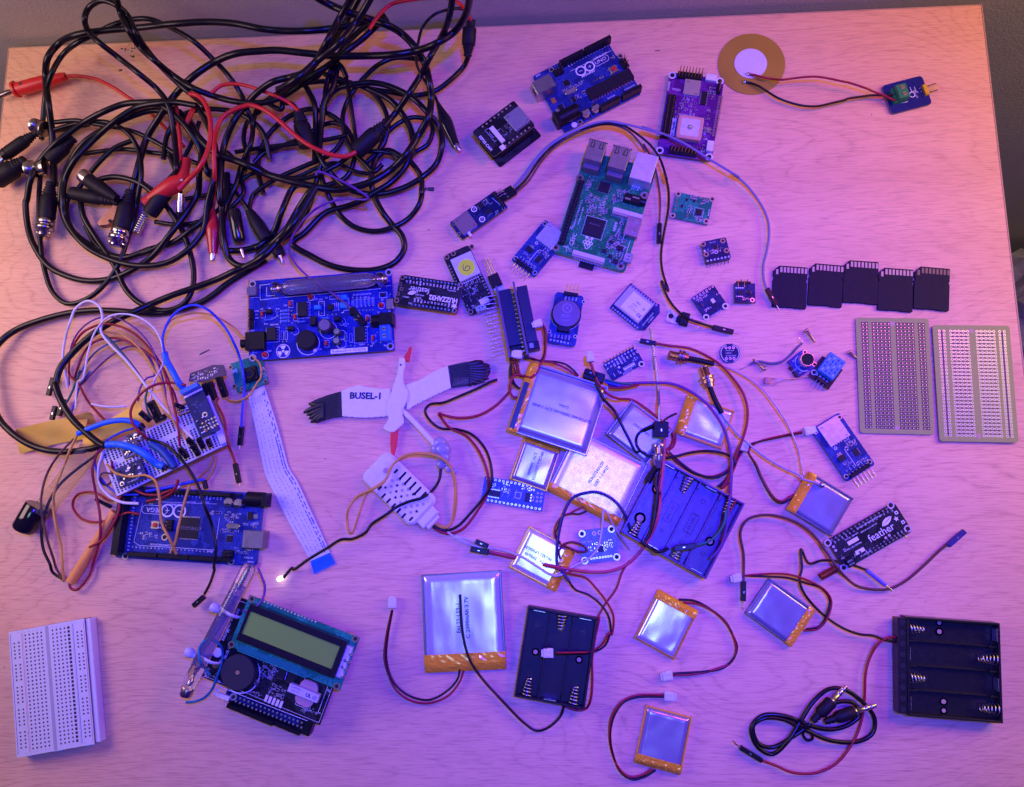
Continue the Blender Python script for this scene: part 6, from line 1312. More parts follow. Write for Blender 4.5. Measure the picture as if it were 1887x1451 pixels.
# ================================================================== white half-size breadboard
B = Bd('breadboard', 'white solderless breadboard with red and blue rail lines, bottom left of the desk', 'breadboard', 'S', (84, 962), (470, 894), (52, 336), m=mat('white_breadboard', (.66, .64, .64), .45, var=.04), r=.6, z=.2, th=8.6)
L, W = B.L, B.W; HB = mat('breadboard_hole', (.03, .025, .03), .8)
hm = MB()
def holes(u, n, v0, v1, grp=0, r=.55):
    for i in range(n):
        v = v0 + (v1 - v0) * i / (n - 1)
        if grp and (i % (grp + 1)) == grp: continue
        hm.rect(L * u - r, W * v - r, L * u + r, W * v + r, B.top + .03, HB)
U = lambda px, py: B.p(px, py)[0] / L
for u in (.065, .125): holes(u, 30, .07, .93, 5)
for u in (.215, .268, .32, .373, .425): holes(u, 30, .05, .95)
for u in (.575, .628, .68, .733): holes(u, 30, .05, .95)
holes(.785, 30, .05, .95, 0, .85)
for u in (.895, .95): holes(u, 30, .07, .93, 5)
B.part('contact_hole', hm)
gm = MB(); gv = mat('groove_shade', (.40, .38, .40), .6)
gm.box(L * .48, .5, L * .525, W - .5, B.top - .02, B.top + .02, gv); 
for u, m_ in ((.02, BLW), (.17, mat('pale_red_line', (.62, .12, .20), .5)), (.845, BLW), (.985, MATS['pale_red_line'])): gm.rect(L * u - .18, 2, L * u + .18, W - 2, B.top + .02, m_)
for u in (.185, .83): gm.rect(L * u - .12, .2, L * u + .12, W - .2, B.top + .015, gv)
for k, t_ in enumerate('abcde'): gm.text(t_, L * (.215 + .0525 * k), W * .975, 1.6, B.top + .03, mat('grey_print', (.2, .2, .25), .6)); gm.text(t_, L * (.215 + .0525 * k), W * .025, 1.6, B.top + .03, MATS['grey_print'])
for k, t_ in enumerate('fghij'): gm.text(t_, L * (.575 + .0525 * k), W * .975, 1.6, B.top + .03, MATS['grey_print'])
for k in range(6): gm.text(str(1 + 5 * k if k else 1), L * .165, W * (.95 - .9 * k / 5.8), 1.3, B.top + .03, MATS['grey_print'])
for u, v in ((.03, .98), (.13, .98), (.79, .98), (.88, .98), (.03, .02), (.13, .02), (.79, .02), (.88, .02)): gm.text('+' if u in (.13, .88) else '-', L * u, W * v, 2, B.top + .03, MATS['grey_print'])
B.part('printed_line', gm)
B.part('rail_lip', MB().box(L, .5, L + 3.4, W - .5, .4, B.top - 1.2, B.m, .3))
MBp = MB()
for u in (.13, .50, .9): MBp.box(L * u - 2.6, -1.3, L * u + 2.6, 0, 1, 5.5, B.m, .3)
B.part('joining_tab', MBp)
B.finish()
# ================================================================== painted wooden stork
z, th = 1.5, 2.4
BW = mat('white_paint', (.74, .74, .76), .5, bump=.12, bs=300); BBK = mat('black_paint', (.018, .016, .022), .42, bump=.2, bs=260); BRD = mat('red_paint', (.72, .03, .03), .45)
P = at('F', 1060, 250, z); o = thing('bird_figure', 'flat white stork cut-out with black wing tips and red beak, lettered on its left wing', 'ornament', (P.x, P.y, z))
def poly(pts, z0, z1, m, name, bev=.35, smoothk=0):
    Q = [at('F', *q, z + z1) for q in pts]
    if smoothk: Q = spline(Q + [Q[0]], smoothk)[:-1]
    b = MB(); b.prism([(q.x - P.x, q.y - P.y) for q in Q], z0, z1, m, bev); return b, name
def featherlines(b, quads, zz, m, w=.35):
    for q0, q1 in quads:
        a_, c_ = at('F', *q0, z + zz), at('F', *q1, z + zz); mid = (a_ + c_) / 2 + Vector((.6, .3, 0))
        b.tube([Vector((a_.x - P.x, a_.y - P.y, zz)), Vector((mid.x - P.x, mid.y - P.y, zz)), Vector((c_.x - P.x, c_.y - P.y, zz))], w, m, 5, 3, flat=.45)
edge = [(1010, 300)]
for i in range(16): x = 985 - i * 20.5; edge += [(x, 302 + (3 if i % 2 else -1) + 12 * math.sin(i / 15 * math.pi) * .9)]
b, nm = poly([(1020, 105)] + edge[::1] + [(668, 300), (662, 120), (740, 88), (790, 78), (850, 92), (930, 103)], 0, th, BW, 'left_wing')
for i in range(16): featherlines(b, [((690 + i * 20.5, 306), (684 + i * 21, 195 + 20 * math.sin(i)))], th - .1, BW, .3)
a_ = at('F', 840, 158, z + th); b.text('BUSEL-1', a_.x - P.x, a_.y - P.y, 6.6, th + .25, mat('black_lettering', (.01, .01, .012), .5), rot=-2, sx=1.02, bold=.035)
b.build(nm, o)
edge = []
for i in range(18): k = i / 17; x = 1140 + (1455 - 1140) * k; y = 258 + (98 - 258) * k ** .85 + (3 if i % 2 else -2); edge.append((x, y))
b, nm = poly([(1130, 75), (1135, 250)] + edge + [(1432, -62), (1330, -20), (1230, 40)], 0, th, BW, 'right_wing')
for i in range(17): k = i / 17; featherlines(b, [((1152 + 300 * k, 250 - 150 * k), (1165 + 285 * k, 175 - 180 * k))], th - .1, BW, .3)
b.build(nm, o)
b, nm = poly([(662, 122), (668, 302), (600, 312), (560, 325), (530, 322), (490, 347), (472, 345), (500, 322), (455, 352), (438, 348), (478, 308), (425, 325), (428, 310), (460, 285), (410, 298), (415, 282), (450, 262), (390, 282), (386, 270), (440, 238), (480, 215), (430, 222), (426, 210), (470, 185), (560, 150)], 0, th, BBK, 'left_wing_tip', .3)
for i in range(9): featherlines(b, [((650 - i * 2, 140 + i * 19), (500 - i * 5, 200 + i * 15))], th, BBK, .45)
b.build(nm, o)
b = MB()
for s_ in range(7):
    q0 = at('F', 540, 215 + s_ * 15, 3); q1 = at('F', *((388, 276), (425, 212), (412, 296), (428, 322), (440, 350), (475, 350), (512, 332))[s_], 2.6); b.lathe(q0, q1, [(0, 2.2), (.5, 2.3), (.85, 1.5), (1, .3)], BBK, 10)
b.build('tip_feathers', o, True); b = MB()
for s_ in range(9):
    q0 = at('F', 1590, -70 + s_ * 16, 3); q1 = at('F', *((1690, -92), (1735, -66), (1742, -44), (1738, -14), (1730, 10), (1728, 32), (1695, 50), (1650, 68), (1610, 76))[s_], 2.6); b.lathe(q0, q1, [(0, 2.2), (.5, 2.4), (.85, 1.6), (1, .3)], BBK, 10)
b.build('tip_feathers', o, True)
b, nm = poly([(1432, -62), (1458, 96), (1500, 88), (1560, 80), (1620, 70), (1650, 68), (1700, 55), (1690, 42), (1730, 30), (1712, 10), (1735, -5), (1690, -20), (1740, -25), (1738, -42), (1700, -55), (1735, -62), (1690, -80), (1640, -95), (1560, -90), (1500, -78)], 0, th, BBK, 'right_wing_tip', .3)
GB = mat('grey_stroke', (.16, .15, .16), .4)
for i in range(9): featherlines(b, [((1445 + i * 1.5, -50 + i * 15), (1560 + i * 2, -68 + i * 11)), ((1560, -68 + i * 11), (1690 + 3 * math.sin(i * 2), -64 + i * 12))], th, BBK, .4)
for i in range(22): featherlines(b, [((1470 + i * 10, 80 - i * 1.5), (1478 + i * 10, 30 - i * 1.2))], th + .05, GB, .16)
b.build(nm, o)
b, nm = poly([(1080, -120), (1118, -118), (1120, -60), (1108, 0), (1110, 55), (1140, 120), (1135, 190), (1100, 270), (1112, 350), (1072, 392), (1030, 420), (965, 388), (1000, 330), (1000, 240), (1025, 120), (1045, 60), (1065, 0), (1075, -60)], .3, th + 1.2, BW, 'body', .5, 3); b.ball((at('F', 1092, -68, 5).x - P.x, at('F', 1092, -68, 5).y - P.y, th + 1.2), .75, BBK, 10); b.build(nm, o)
b, nm = poly([(1098, -95), (1148, -95), (1168, -195), (1155, -198)], .5, th + .8, BRD, 'beak', .3); b.build(nm, o)
b, nm = poly([(1018, 420), (1072, 392), (1058, 520), (1040, 592), (1025, 590), (1015, 500)], .3, th, BRD, 'legs', .3); b.build(nm, o)
MB().tube([at('F', 1100, 258, 2), at('F', 1180, 335, 4), at('F', 1345, 515, 7)], 2.0, BW, 8, 6, flat=.8).build('support_stick', o, True)
# ================================================================== glue blob with lit diode on a black wire
sp_ = 'F @6 1385,600 @5 1380,690 1370,760 1325,835 @11 1250,890 1150,920 1060,960 @13 985,1015 880,1085 840,1140 @9 740,1190 660,1195 560,1255 @6 420,1340 320,1410 S @4 1450,20 1408,68'
P = path(sp_)[0]; o = thing('indicator_lamp', 'lit white indicator lamp on a long black wire from a clear glue blob', 'lamp', (P.x, P.y, 0))
MB().tube(path(sp_), 1.05, BLKW, 9).build('wire', o, True)
lp = at('S', 1386, 76, 4)
MB().lathe(at('S', 1404, 66, 4), at('S', 1378, 80, 4), [(0, 1.5), (.3, 1.6), (.8, 1.5), (.95, 1.0), (1, .4)], mat('lit_lens', (.9, .9, .9), .2, emit=((.85, 1, .97), 5), var=0), 14).build('lamp_lens', o, True)
GL = mat('cloudy_glue', (.62, .62, .68), .2, trans=.55, coat=.5, bump=.4, bs=200)
b = MB()
for x, y, r in ((1375, 500, 5), (1395, 545, 6), (1350, 540, 4.6), (1400, 600, 4.8), (1385, 650, 3.6), (1440, 680, 3), (1480, 700, 2.4), (1340, 560, 3.4)):
    b.ball(at('F', x, y, 6), r, GL, 14, .75)
b.build('glue_blob', o, True)
# ================================================================== white slotted humidity probe
B = Bd('humidity_probe', 'white slotted plastic humidity probe with red, black and orange wires', 'sensor', 'F', (795, 745), (1165, 1112), (975, 530), m=mat('probe_white', (.72, .71, .73), .4, bump=.05, bs=400), r=4, z=1, th=8)
L, W = B.L, B.W
B.outline = rrect(0, 0, L, W, 5, 6)
bd = MB().prism(B.outline, 0, 8, B.m, 1.6); B.part('housing', bd)
B.part('cable_gland', MB().box(L - .5, W * .2, L + 6.5, W * .78, 1, 7, B.m, 1.0).box(L + 6.5, W * .28, L + 9.5, W * .70, 1.8, 6.2, B.m, .8))
B.part('mount_recess', MB().box(3, W * .34, 15, W * .78, 8, 8.25, B.m, .1).cyl(10.5, W * .60, 2.7, 8.2, 8.9, B.m, 24, .3).disc(10.5, W * .60, 2.0, 8.95, mat('brown_screw_hole', (.45, .28, .24), .5), 20))
hm = MB(); SLT = mat('slot_dark', (.012, .01, .014), .8); 
for i in range(5):
    x0 = L * .42 + i * L * .098
    for v, l_ in ((.90, 7), (.06, 4.4)): 
        hm.prism(rrect(x0 - .8, W * v - l_ * .5 - (2.4 if v > .5 else -1), x0 + .8, W * v + l_ * .5 - (2.4 if v > .5 else -1), .75, 3), 8, 8.04, SLT); 
    hm.disc(x0, W * .90 - 5.6, 1.15, 8.05, SLT, 12)
R = random.Random(3)
for i in range(6):
    for j in range(4):
        x = L * .36 + i * L * .098 + (j % 2) * L * .049; y = W * (.28 + .125 * j)
        hm.ring(x, y, .85, 1.2, 8.05, mat('vent_rim', (.5, .49, .53), .5), 14); hm.disc(x, y, .85, 8.06, SLT if R.random() < .35 else mat('vent_shade', (.36, .34, .40), .6), 12)
hm.prism(rrect(L * .29, W * .70, L * .325, W * .84, .7, 3), 8, 8.04, SLT); hm.prism(rrect(L * .29, W * .10, L * .325, W * .24, .7, 3), 8, 8.04, SLT); hm.prism(rrect(L * .90, W * .10, L * .93, W * .24, .7, 3), 8, 8.04, SLT)
B.part('vent_opening', hm)
for spec, m in (('F @4 1290,1062 1340,1105 @3 1420,1128 1500,1100 1600,1000 @4 1690,890 @7 1745,800 1742,650 @5 1690,520 1600,432 @4 1490,397 1380,390 @6 1300,330 1268,262 1300,220 @8 1400,205 1500,165 1650,100 1740,55 1790,38', BLKW),
                ('F @3.5 1300,1075 1360,1128 @2.6 1440,1152 1540,1118 1650,980 @4 1715,860 @7 1722,730 1670,580 @4 1570,450 1440,382 1390,320 @6 1368,284 1420,300 @5 1520,316 1650,298 1780,225 1880,120 M @8 745,455 757,395 @9 765,350 800,335 860,345 @14 930,355 965,330', REDW),
                ('F @4 1320,1045 1360,1085 @5 1420,1102 1460,1060 @9 1488,900 1485,760 1450,670 @12 1370,600 1250,575 1120,590 1040,650 @13 995,740 960,790 870,838 @9 770,890 715,970 @5 705,1050 722,1140 @4 738,1150 @6 790,1010 850,850 @9 870,830', ORW),
                ('F @4 1320,1060 1370,1100 @5 1425,1108 1470,1050 @8 1494,880 1478,740 1440,650 @11 1360,590 1240,568 1110,592 1020,670 @12 980,760 880,830', ORW)):
    MB().tube(path(spec), .95 if m is not ORW else .8, m, 8).build('wire', B.o, True)
del B
# ================================================================== ribbon cable and camera board
o = thing('ribbon_cable', 'long white flat ribbon cable with printed dashes and a blue stiffened end', 'cable', tuple(at('F', 350, 1000, 0)))
LP = [(-14, 140, 3), (45, 400, 2.2), (85, 600, 1.6), (118, 735, 1.2), (200, 900, 1.6), (290, 1080, 2), (370, 1220, 1.6), (440, 1350, 1.2)]
RP = [(103, 78, 3), (190, 340, 2.2), (245, 540, 1.6), (282, 672, 1.2), (345, 775, 1.6), (425, 950, 2), (500, 1110, 1.6), (580, 1288, 1.2)]
Lp = spline([at('F', *q) for q in LP], 5); Rp = spline([at('F', *q) for q in RP], 5)
FF = mat('white_flat_cable', (.66, .66, .72), .42); b = MB(); n = len(Lp)
vs = [p for i in range(n) for p in (Lp[i], Rp[i])] + [p - Vector((0, 0, .25)) for i in range(n) for p in (Lp[i], Rp[i])]
fs = [(2 * i, 2 * i + 2, 2 * i + 3, 2 * i + 1) for i in range(n - 1)] + [(2 * n + 2 * i, 2 * n + 2 * i + 1, 2 * n + 2 * i + 3, 2 * n + 2 * i + 2) for i in range(n - 1)] + [(2 * i, 2 * n + 2 * i, 2 * n + 2 * i + 2, 2 * i + 2) for i in range(n - 1)] + [(2 * i + 1, 2 * i + 3, 2 * n + 2 * i + 3, 2 * n + 2 * i + 1) for i in range(n - 1)]
b.add(vs, fs, FF, False); b.build('flat_cable', o, True)
R = random.Random(12); b = MB(); IK = mat('faint_blue_ink', (.08, .07, .30), .6)
for row, u in enumerate((.13, .3, .48, .62, .80, .90)):
    s_ = R.uniform(0, 1)
    i = 1.0
    while i < n - 1.5:
        k = int(i); f = i - k; A_ = Lp[k].lerp(Lp[k + 1], f); C_ = Rp[k].lerp(Rp[k + 1], f); c = A_.lerp(C_, u); d = (Lp[k + 1] - Lp[k]).normalized(); w = (C_ - A_).normalized()
        l_ = R.choice((1.6, 2.2, 3.2)) if row > 3 else R.choice((.8, 1.4)); h = .75 if row > 3 else .3
        b.add([c + d * -l_ / 2 + w * -h / 2 + Vector((0, 0, .1)), c + d * l_ / 2 + w * -h / 2 + Vector((0, 0, .1)), c + d * l_ / 2 + w * h / 2 + Vector((0, 0, .1)), c + d * -l_ / 2 + w * h / 2 + Vector((0, 0, .1))], [(0, 1, 2, 3)], IK)
        i += R.choice((.5, .7, 1.0)) * (1.3 if row > 3 else 1)
b.build('printed_dashes', o, True)
q = [at('F', *p, 1.2) for p in ((437, 1345), (578, 1285), (620, 1368), (465, 1445))]
b = MB(); b.add([*q, *[p - Vector((0, 0, .45)) for p in q]], [(3, 2, 1, 0), (4, 5, 6, 7), (0, 1, 5, 4), (1, 2, 6, 5), (2, 3, 7, 6), (3, 0, 4, 7)], mat('blue_stiffener', (.01, .16, .70), .4)); b.build('stiffened_end', o, True)
B = Bd('camera_board', 'small green camera board with a square black lens and a white flat cable', 'circuit board', '0', (438, 725), (495, 706), (420, 672), m=TEALG, r=1.4, z=4)
x, y = B.p(459, 689, 5); c_ = B.part('camera_module', MB().box(x - 5.2, y - 5.2, x + 5.2, y + 5.2, B.top, B.top + 4, BLK, .4).cyl(x, y, 4.0, B.top + 4, B.top + 5.4, BLK, 24, .3)); B.part('lens', MB().cyl(x, y, 2.0, B.top + 5.4, B.top + 5.6, mat('lens_glass', (.02, .01, .04), .05, coat=1), 20), None, c_)
for q_ in ((425, 677), (446, 717), (489, 703), (432, 712)): B.hole(*B.p(*q_), .9, 1.4, mat('copper_ring', (.45, .25, .16), .4, metal=.7))
x, y = B.p(432, 684)
for dx, dy in ((0, 0), (1.3, .7), (1.3, -.7), (-1.3, .7), (-1.3, -.7)): B.b.ring(x + dx, y + dy, .5, .85, B.z_(2), SIL, 10)
B.smd(*B.p(478, 700), *B.p(488, 676), 5, 181); B.finish()
# ================================================================== thin coax pigtails with gold threaded sockets
def sma(o, p0, p1, s0, s1, zz=6):
    p0, p1 = at('N', *p0, zz), at('N', *p1, zz); GM = mat('rosy_gold', (.52, .34, .23), .26, metal=1)
    prof = [(0, 2.4), (.03, 3.1)]
    for k in range(7): prof += [(.06 + .06 * k, 3.1), (.09 + .06 * k, 2.75)]
    prof += [(.48, 3.1), (.5, 4.9), (.6, 4.9), (.61, 3.0), (.66, 3.0), (.67, 4.6), (.80, 4.6), (.82, 3.6), (1, 3.2)]
    MB().lathe(p0, p1, prof, GM, 6 if False else 18, smooth=False).build('threaded_socket', o, True)
    d = (p1 - p0); MB().lathe(p0 - d.normalized() * .05, p0, [(0, 1.6), (1, 1.6)], HOLE, 12).build('socket_bore', o, True)
    MB().tube([p1 - d * .05] + [at('N', *q, zz - 1) for q in (s0, s1)], 1.9, BLKM, 10, 6).build('sleeve', o, True)
P = at('N', 700, 170, 0); o = thing('antenna_lead', 'thin pale coax lead whose gold threaded socket points left', 'cable', (P.x, P.y, 0), 0, 'thin coax leads with gold sockets')
sma(o, (618, 155), (785, 190), (880, 208), (1008, 238))
MB().tube(path('N @4 1000,236 1080,258 @6 1180,292 1320,370 @8 1450,480 1570,640 @6 1660,790 1720,930 @5 1755,1060 @8 1780,1200'), .62, mat('pale_pink_coax', (.50, .36, .42), .35, metal=.3), 8).build('coax', o, True)
P = at('N', 950, 340, 0); o = thing('antenna_lead', 'thin grey coax lead whose gold threaded socket points up', 'cable', (P.x, P.y, 0), 0, 'thin coax leads with gold sockets')
sma(o, (918, 258), (975, 440), (1010, 530), (1078, 665), 8)
MB().tube(path('N @7 1070,650 1110,720 @9 1180,805 1300,920 @9 1450,1040 1600,1130 @10 1750,1200 R 480,112 560,138 @10 590,150'), .75, mat('grey_coax', (.38, .36, .42), .35, metal=.3), 8).build('coax', o, True)
MB().lathe(at('R', 585, 148, 10), at('R', 612, 154, 10), [(0, 1.3), (.5, 2.2), (1, 2.0)], TIN, 12).build('snap_end', o, True)
# ================================================================== small diodes, light sensors, stray parts
def diode(label, t, p0, p1, z=2.5, grp='tiny glass diodes lying loose'):
    a_, c_ = at(t, *p0, z), at(t, *p1, z); o = thing('diode', label, 'diode', (a_.x, a_.y, 0), 0, grp)
    MB().lathe(a_, c_, [(0, .3), (.08, .75), (.2, 1.0), (.8, 1.25), (.84, 1.9), (.95, 1.9), (1, 1.0)], mat('rosy_glass_body', (.55, .33, .30), .25, metal=.7), 12).build('body', o, True)
    return o
diode('tiny copper-coloured rivet lying flat above the sound module', 'K', (455, 676), (388, 583)); diode('tiny copper-coloured rivet crossing the bent grey wire', 'K', (25, 788), (120, 862)); diode('tiny copper-coloured rivet half under the left perforated board', 'K', (740, 785), (680, 735), 1.2)
P = at('K', 125, 935, 2); o = thing('light_sensor', 'tiny light sensor with two long bent legs left of the sound module', 'sensor', (P.x, P.y, 0))
MB().lathe(at('K', 128, 915, 2), at('K', 126, 958, 2), [(0, 2.2), (1, 2.2)], mat('rosy_ceramic', (.5, .2, .16), .45), 16, sx=.5).build('body', o, True)
MB().tube(path('K @2 130,925 190,922 @2.5 230,930 320,920 420,905'), .3, TIN, 5).build('leg', o, True); MB().tube(path('K @2 130,950 190,955 220,942 @2.5 260,928 330,924'), .3, TIN, 5).build('leg', o, True)
P = at('K', 200, 810, 2); o = thing('bent_wire', 'short grey bent wire leading to the sound module', 'wire', (P.x, P.y, 0))
MB().tube(path('K @1.2 8,828 30,812 @2 70,805 150,818 @3 220,808 280,765 @7 330,710 365,680'), .85, mat('violet_grey_wire', (.12, .10, .17), .4), 7).build('insulation', o, True); MB().tube(path('K @7 362,684 366,668 350,655 345,642'), .3, TIN, 5).build('bare_end', o, True); MB().tube(path('K @1 -60,860 -20,842 12,826'), .3, TIN, 5).build('bare_end', o, True)
P = at('B', 1275, 1368, 1); o = thing('chip_resistor', 'tiny loose component on the bare desk right of the black cable loops', 'component', (P.x, P.y, 0.1))
MB().box(-1.5, -1.2, 1.5, 1.2, 0, 1.4, TIN, .2).box(1.5, -1.3, 6, 1.3, 0, 1.6, mat('grey_resistor', (.05, .05, .055), .5), .2).build('body', o)
P = at('A', 870, 495, 0)
# sd/battery jumper: transparent straw with black cap, orange straw, paper tape
p0, p1 = at('E', 640, 545, 16), at('E', 300, 990, 9)
o = thing('clear_tube', 'clear plastic tube with a glossy black cap at its lower end', 'tube', (p1.x, p1.y, 0))
MB().lathe(p0, p1, [(0, 6.6), (.5, 6.6), (1, 6.6)], mat('thin_clear_film', (.85, .85, .9), .12, trans=.95, var=0, ior=1.05), 28).build('tube_wall', o, True)
MB().lathe(at('E', 272, 945, 9), at('E', 160, 1135, 8.5), [(0, 7.6), (.03, 8.2), (.85, 8.2), (.95, 7.4), (1, 4.5)], mat('glossy_black_cap', (.008, .008, .009), .12, coat=.6), 32).build('cap', o, True)
p0, p1 = at('E', 835, 995, 7), at('S', 352, 88, 4)
o = thing('drinking_straw', 'orange yellow straw lying diagonally left of the long blue board', 'straw', (p1.x, p1.y, 0))
MB().lathe(p0, p1, [(0, 3.4), (1, 3.4)], mat('orange_straw', (.85, .36, .07), .4), 20).build('straw_wall', o, True)
PT = mat('paper_tape', (.85, .55, .06), .6, var=.08, vs=40, bump=.1, bs=300)
o = thing('paper_tape', 'two crumpled strips of tan paper tape under the black cable', 'tape', tuple(at('E', 400, 420, 0)))
def ribbon(pl, pr, m, name):
    a_ = spline([at('E', *q) for q in pl], 6); c_ = spline([at('E', *q) for q in pr], 6); n = len(a_); b = MB(); K = 5; up = Vector((0, 0, .3))
    vs = [a_[i].lerp(c_[i], k / K) + (Vector((0, 0, .9 * math.sin(k * 1.3 + i * .35)))) for i in range(n) for k in range(K + 1)]; vs2 = [v - up for v in vs]; q = K + 1
    fs = [(i * q + k, (i + 1) * q + k, (i + 1) * q + k + 1, i * q + k + 1) for i in range(n - 1) for k in range(K)]; N = len(vs)
    fs += [tuple(N + x for x in reversed(f)) for f in fs]
    b.add(vs + vs2, fs, m, True); return b.build(name, o, True)
ribbon([(145, 578, 2), (300, 535, 2), (420, 500, 2), (600, 470, 5)], [(112, 400, 8), (300, 352, 9), (480, 308, 10), (640, 268, 12)], PT, 'strip')
ribbon([(612, 525, 6), (760, 470, 10), (900, 410, 16), (1040, 330, 22)], [(580, 440, 8), (720, 375, 12), (860, 280, 17), (1010, 190, 24)], PT, 'strip')
ribbon([(480, 395, 3), (560, 370, 5), (640, 360, 5), (700, 350, 5)], [(470, 320, 9), (540, 300, 12), (600, 285, 13), (655, 275, 14)], PT, 'strip')
# ================================================================== wired breadboard assembly
B = Bd('wired_breadboard', 'white perforated breadboard carrying two blue modules, blue sleeves and many plugged wires', 'breadboard', 'PB', (215, 1425), (1466, 832), (-5, 940), m=mat('white_board', (.62, .60, .64), .5, var=.04), r=1.5, z=12, th=4)
L, W = B.L, B.W; b = MB(); HB2 = mat('breadboard_hole', (.03, .025, .03), .8); R = random.Random(2)
nx = int(L / 2.62)
for i in range(nx):
    for j in range(18):
        if j in (5, 11, 12): continue
        x = 2.4 + i * 2.62; y = 2.2 + j * (W - 4.2) / 17
        if y < W - 1: b.prism([(x - .72, y - .7), (x + .72, y - .7), (x + .72, y + .7), (x - .72, y + .7)], B.top, B.top + .03, HB2)
B.part('contact_hole', b); B.b.box(.5, 5 * (W - 4.2) / 17 + 1.4, L - .5, 5 * (W - 4.2) / 17 + 3, B.top, B.top + .02, mat('groove_shade', (.40, .38, .40), .6))
z0 = B.z + B.top
B.part('edge_rail', MB().box(L - 5.5, 1, L, W + 3, B.top, B.top + 2.2, B.m, .4).box(1, 0, L - 6, 1.6, B.top, B.top + .6, B.m, .2))
def prot(name, q0, q1, q2, h0, th, m, key, comps):
    a, b_, c = (at('PB', *q, z0 + h0 + th) for q in (q0, q1, q2)); e = (b_ - a); l = e.length; e.normalize(); n = Vector((-e.y, e.x, 0)); w = (c - a).dot(n); mb = MB()
    mb.X = Matrix(((e.x, n.x, 0, a.x), (e.y, n.y, 0, a.y), (0, 0, 1, z0 + h0), (0, 0, 0, 1))); mb.box(0, 0, l, w, 0, th, m, 0, .6); comps(mb, l, w, th); return mb.build(name, B.o, True)
def c1(mb, l, w, t):
    R = random.Random(7); mb.ring(l * .62, w * .42, 1.2, 1.9, t + .04, PAD, 16); mb.rect(0, w * .93, l, w * .975, t + .04, SIL)
    for i in range(5):
        for j in range(3): mb.disc(l * .35 + i * 2.4, w * .12 + j * 2.6, .75, t + .05, TIN, 8)
    for k in range(24): x, y = R.uniform(1, l - 2), R.uniform(w * .05, w * .4); mb.box(x, y, x + 1.4, y + .8, t, t + .5, R.choice((CHIP, NYL, mat('amber_part', (.35, .12, .04), .4))))
    for k in range(7): x, y = R.uniform(l * .2, l * .8), R.uniform(w * .55, w * .8); mb.disc(x, y, .5, t + .04, mat('faint_via', (.05, .08, .3), .4), 8)
prot('radio_board', (1150, 775), (1358, 672), (925, 312), 5, 1.4, NAVY, 0, c1)
def c2(mb, l, w, t):
    R = random.Random(17)
    for k in range(34): x, y = R.uniform(1, l - 2.4), R.uniform(1, w - 2); mb.box(x, y, x + R.choice((1, 1.6, 2.4)), y + R.choice((.8, 1.2)), t, t + R.uniform(.4, 1.2), R.choice((CHIP, CHIP, NYL, TIN)))
    mb.ring(2.6, 2.6, .9, 1.6, t + .05, PAD, 14); mb.text('GY-BMP280', l * .5, w * .12, 1.5, t + .06, SIL)
prot('sensor_board', (245, 1335), (548, 1208), (168, 1130), 4, 1.4, NAVY, 0, c2)
prot('processor_board', (300, 1010), (480, 930), (245, 860), 6, 1.4, mat('dusty_violet_board', (.07, .045, .09), .5), 0, c2)
prot('small_board', (330, 840), (540, 770), (300, 745), 5, 1.2, mat('dusty_violet_board', (.07, .045, .09), .5), 0, c2)
prot('tiny_board', (900, 520), (1040, 470), (860, 420), 4, 1.4, mat('amber_part', (.35, .12, .04), .4), 0, c2)
MB().box(0, 0, 1, 1, 0, 1, BLK)
bb = MB(); q = [at('PB', *p, z0 + 12) for p in ((925, 285), (1120, 190), (1095, 150), (905, 245))]; q2 = [p - Vector((0, 0, 5)) for p in q]
bb.add(q + q2, [(0, 1, 2, 3), (7, 6, 5, 4), (0, 4, 5, 1), (1, 5, 6, 2), (2, 6, 7, 3), (3, 7, 4, 0)], BSH); bb.build('blue_sleeve_block', B.o, True)
for sp, r, m in (('E @24 770,512 830,506 @27 890,514 980,540 @27 1080,602 @24 1130,645 1185,668', 2.6, BSH), ('E @20 1090,500 1160,545 @21 1220,610 1265,672', 2.8, mat('deep_blue_sleeve', (.01, .07, .25), .45)), ('E @22 560,430 640,395 @25 780,345 900,332 965,345 @24 1015,375', 2.0, BSH), ('C @28 1190,1215 1200,1265 @26 1240,1340 1290,1430 @22 E 1330,110', 2.3, BSH)):
    MB().tube(path(sp), r, m, 12).build('blue_sleeve', B.o, True)
for p0, p1 in (((1180, 665), (1200, 690)), ((1010, 362), (1035, 395))): MB().tube([at('E', *p0, 24), at('E', *p1, 23)], 2.4, BLK, 10, raw=True).build('sleeve_end', B.o, True)
for p0, p1, w in (((910, 880), (1000, 985), 3.4), ((1055, 845), (1130, 960), 3.4), ((1120, 770), (1180, 880), 3.2), ((1225, 790), (1262, 860), 3.0), ((585, 360), (672, 530), 4.6), ((470, 480), (590, 580), 3.4), ((640, 580), (760, 530), 3.4), ((860, 395), (950, 430), 3), ((1000, 780), (1070, 850), 3.2)):
    dupont(B.o, at('PB', *p0, z0 + 12), at('PB', *p1, z0 + 7), w)
b = MB(); R = random.Random(31)
for k in range(24):
    x, y = R.uniform(L * .2, L * .95), R.uniform(W * .1, W * .8); h = R.uniform(.5, 1.3); s_ = R.uniform(.6, 1.5); b.box(x, y, x + s_, y + s_ * .7, B.top, B.top + h, R.choice((CHIP, NYL, REDP, TIN)))
B.part('surface_components', b)
B.finish()
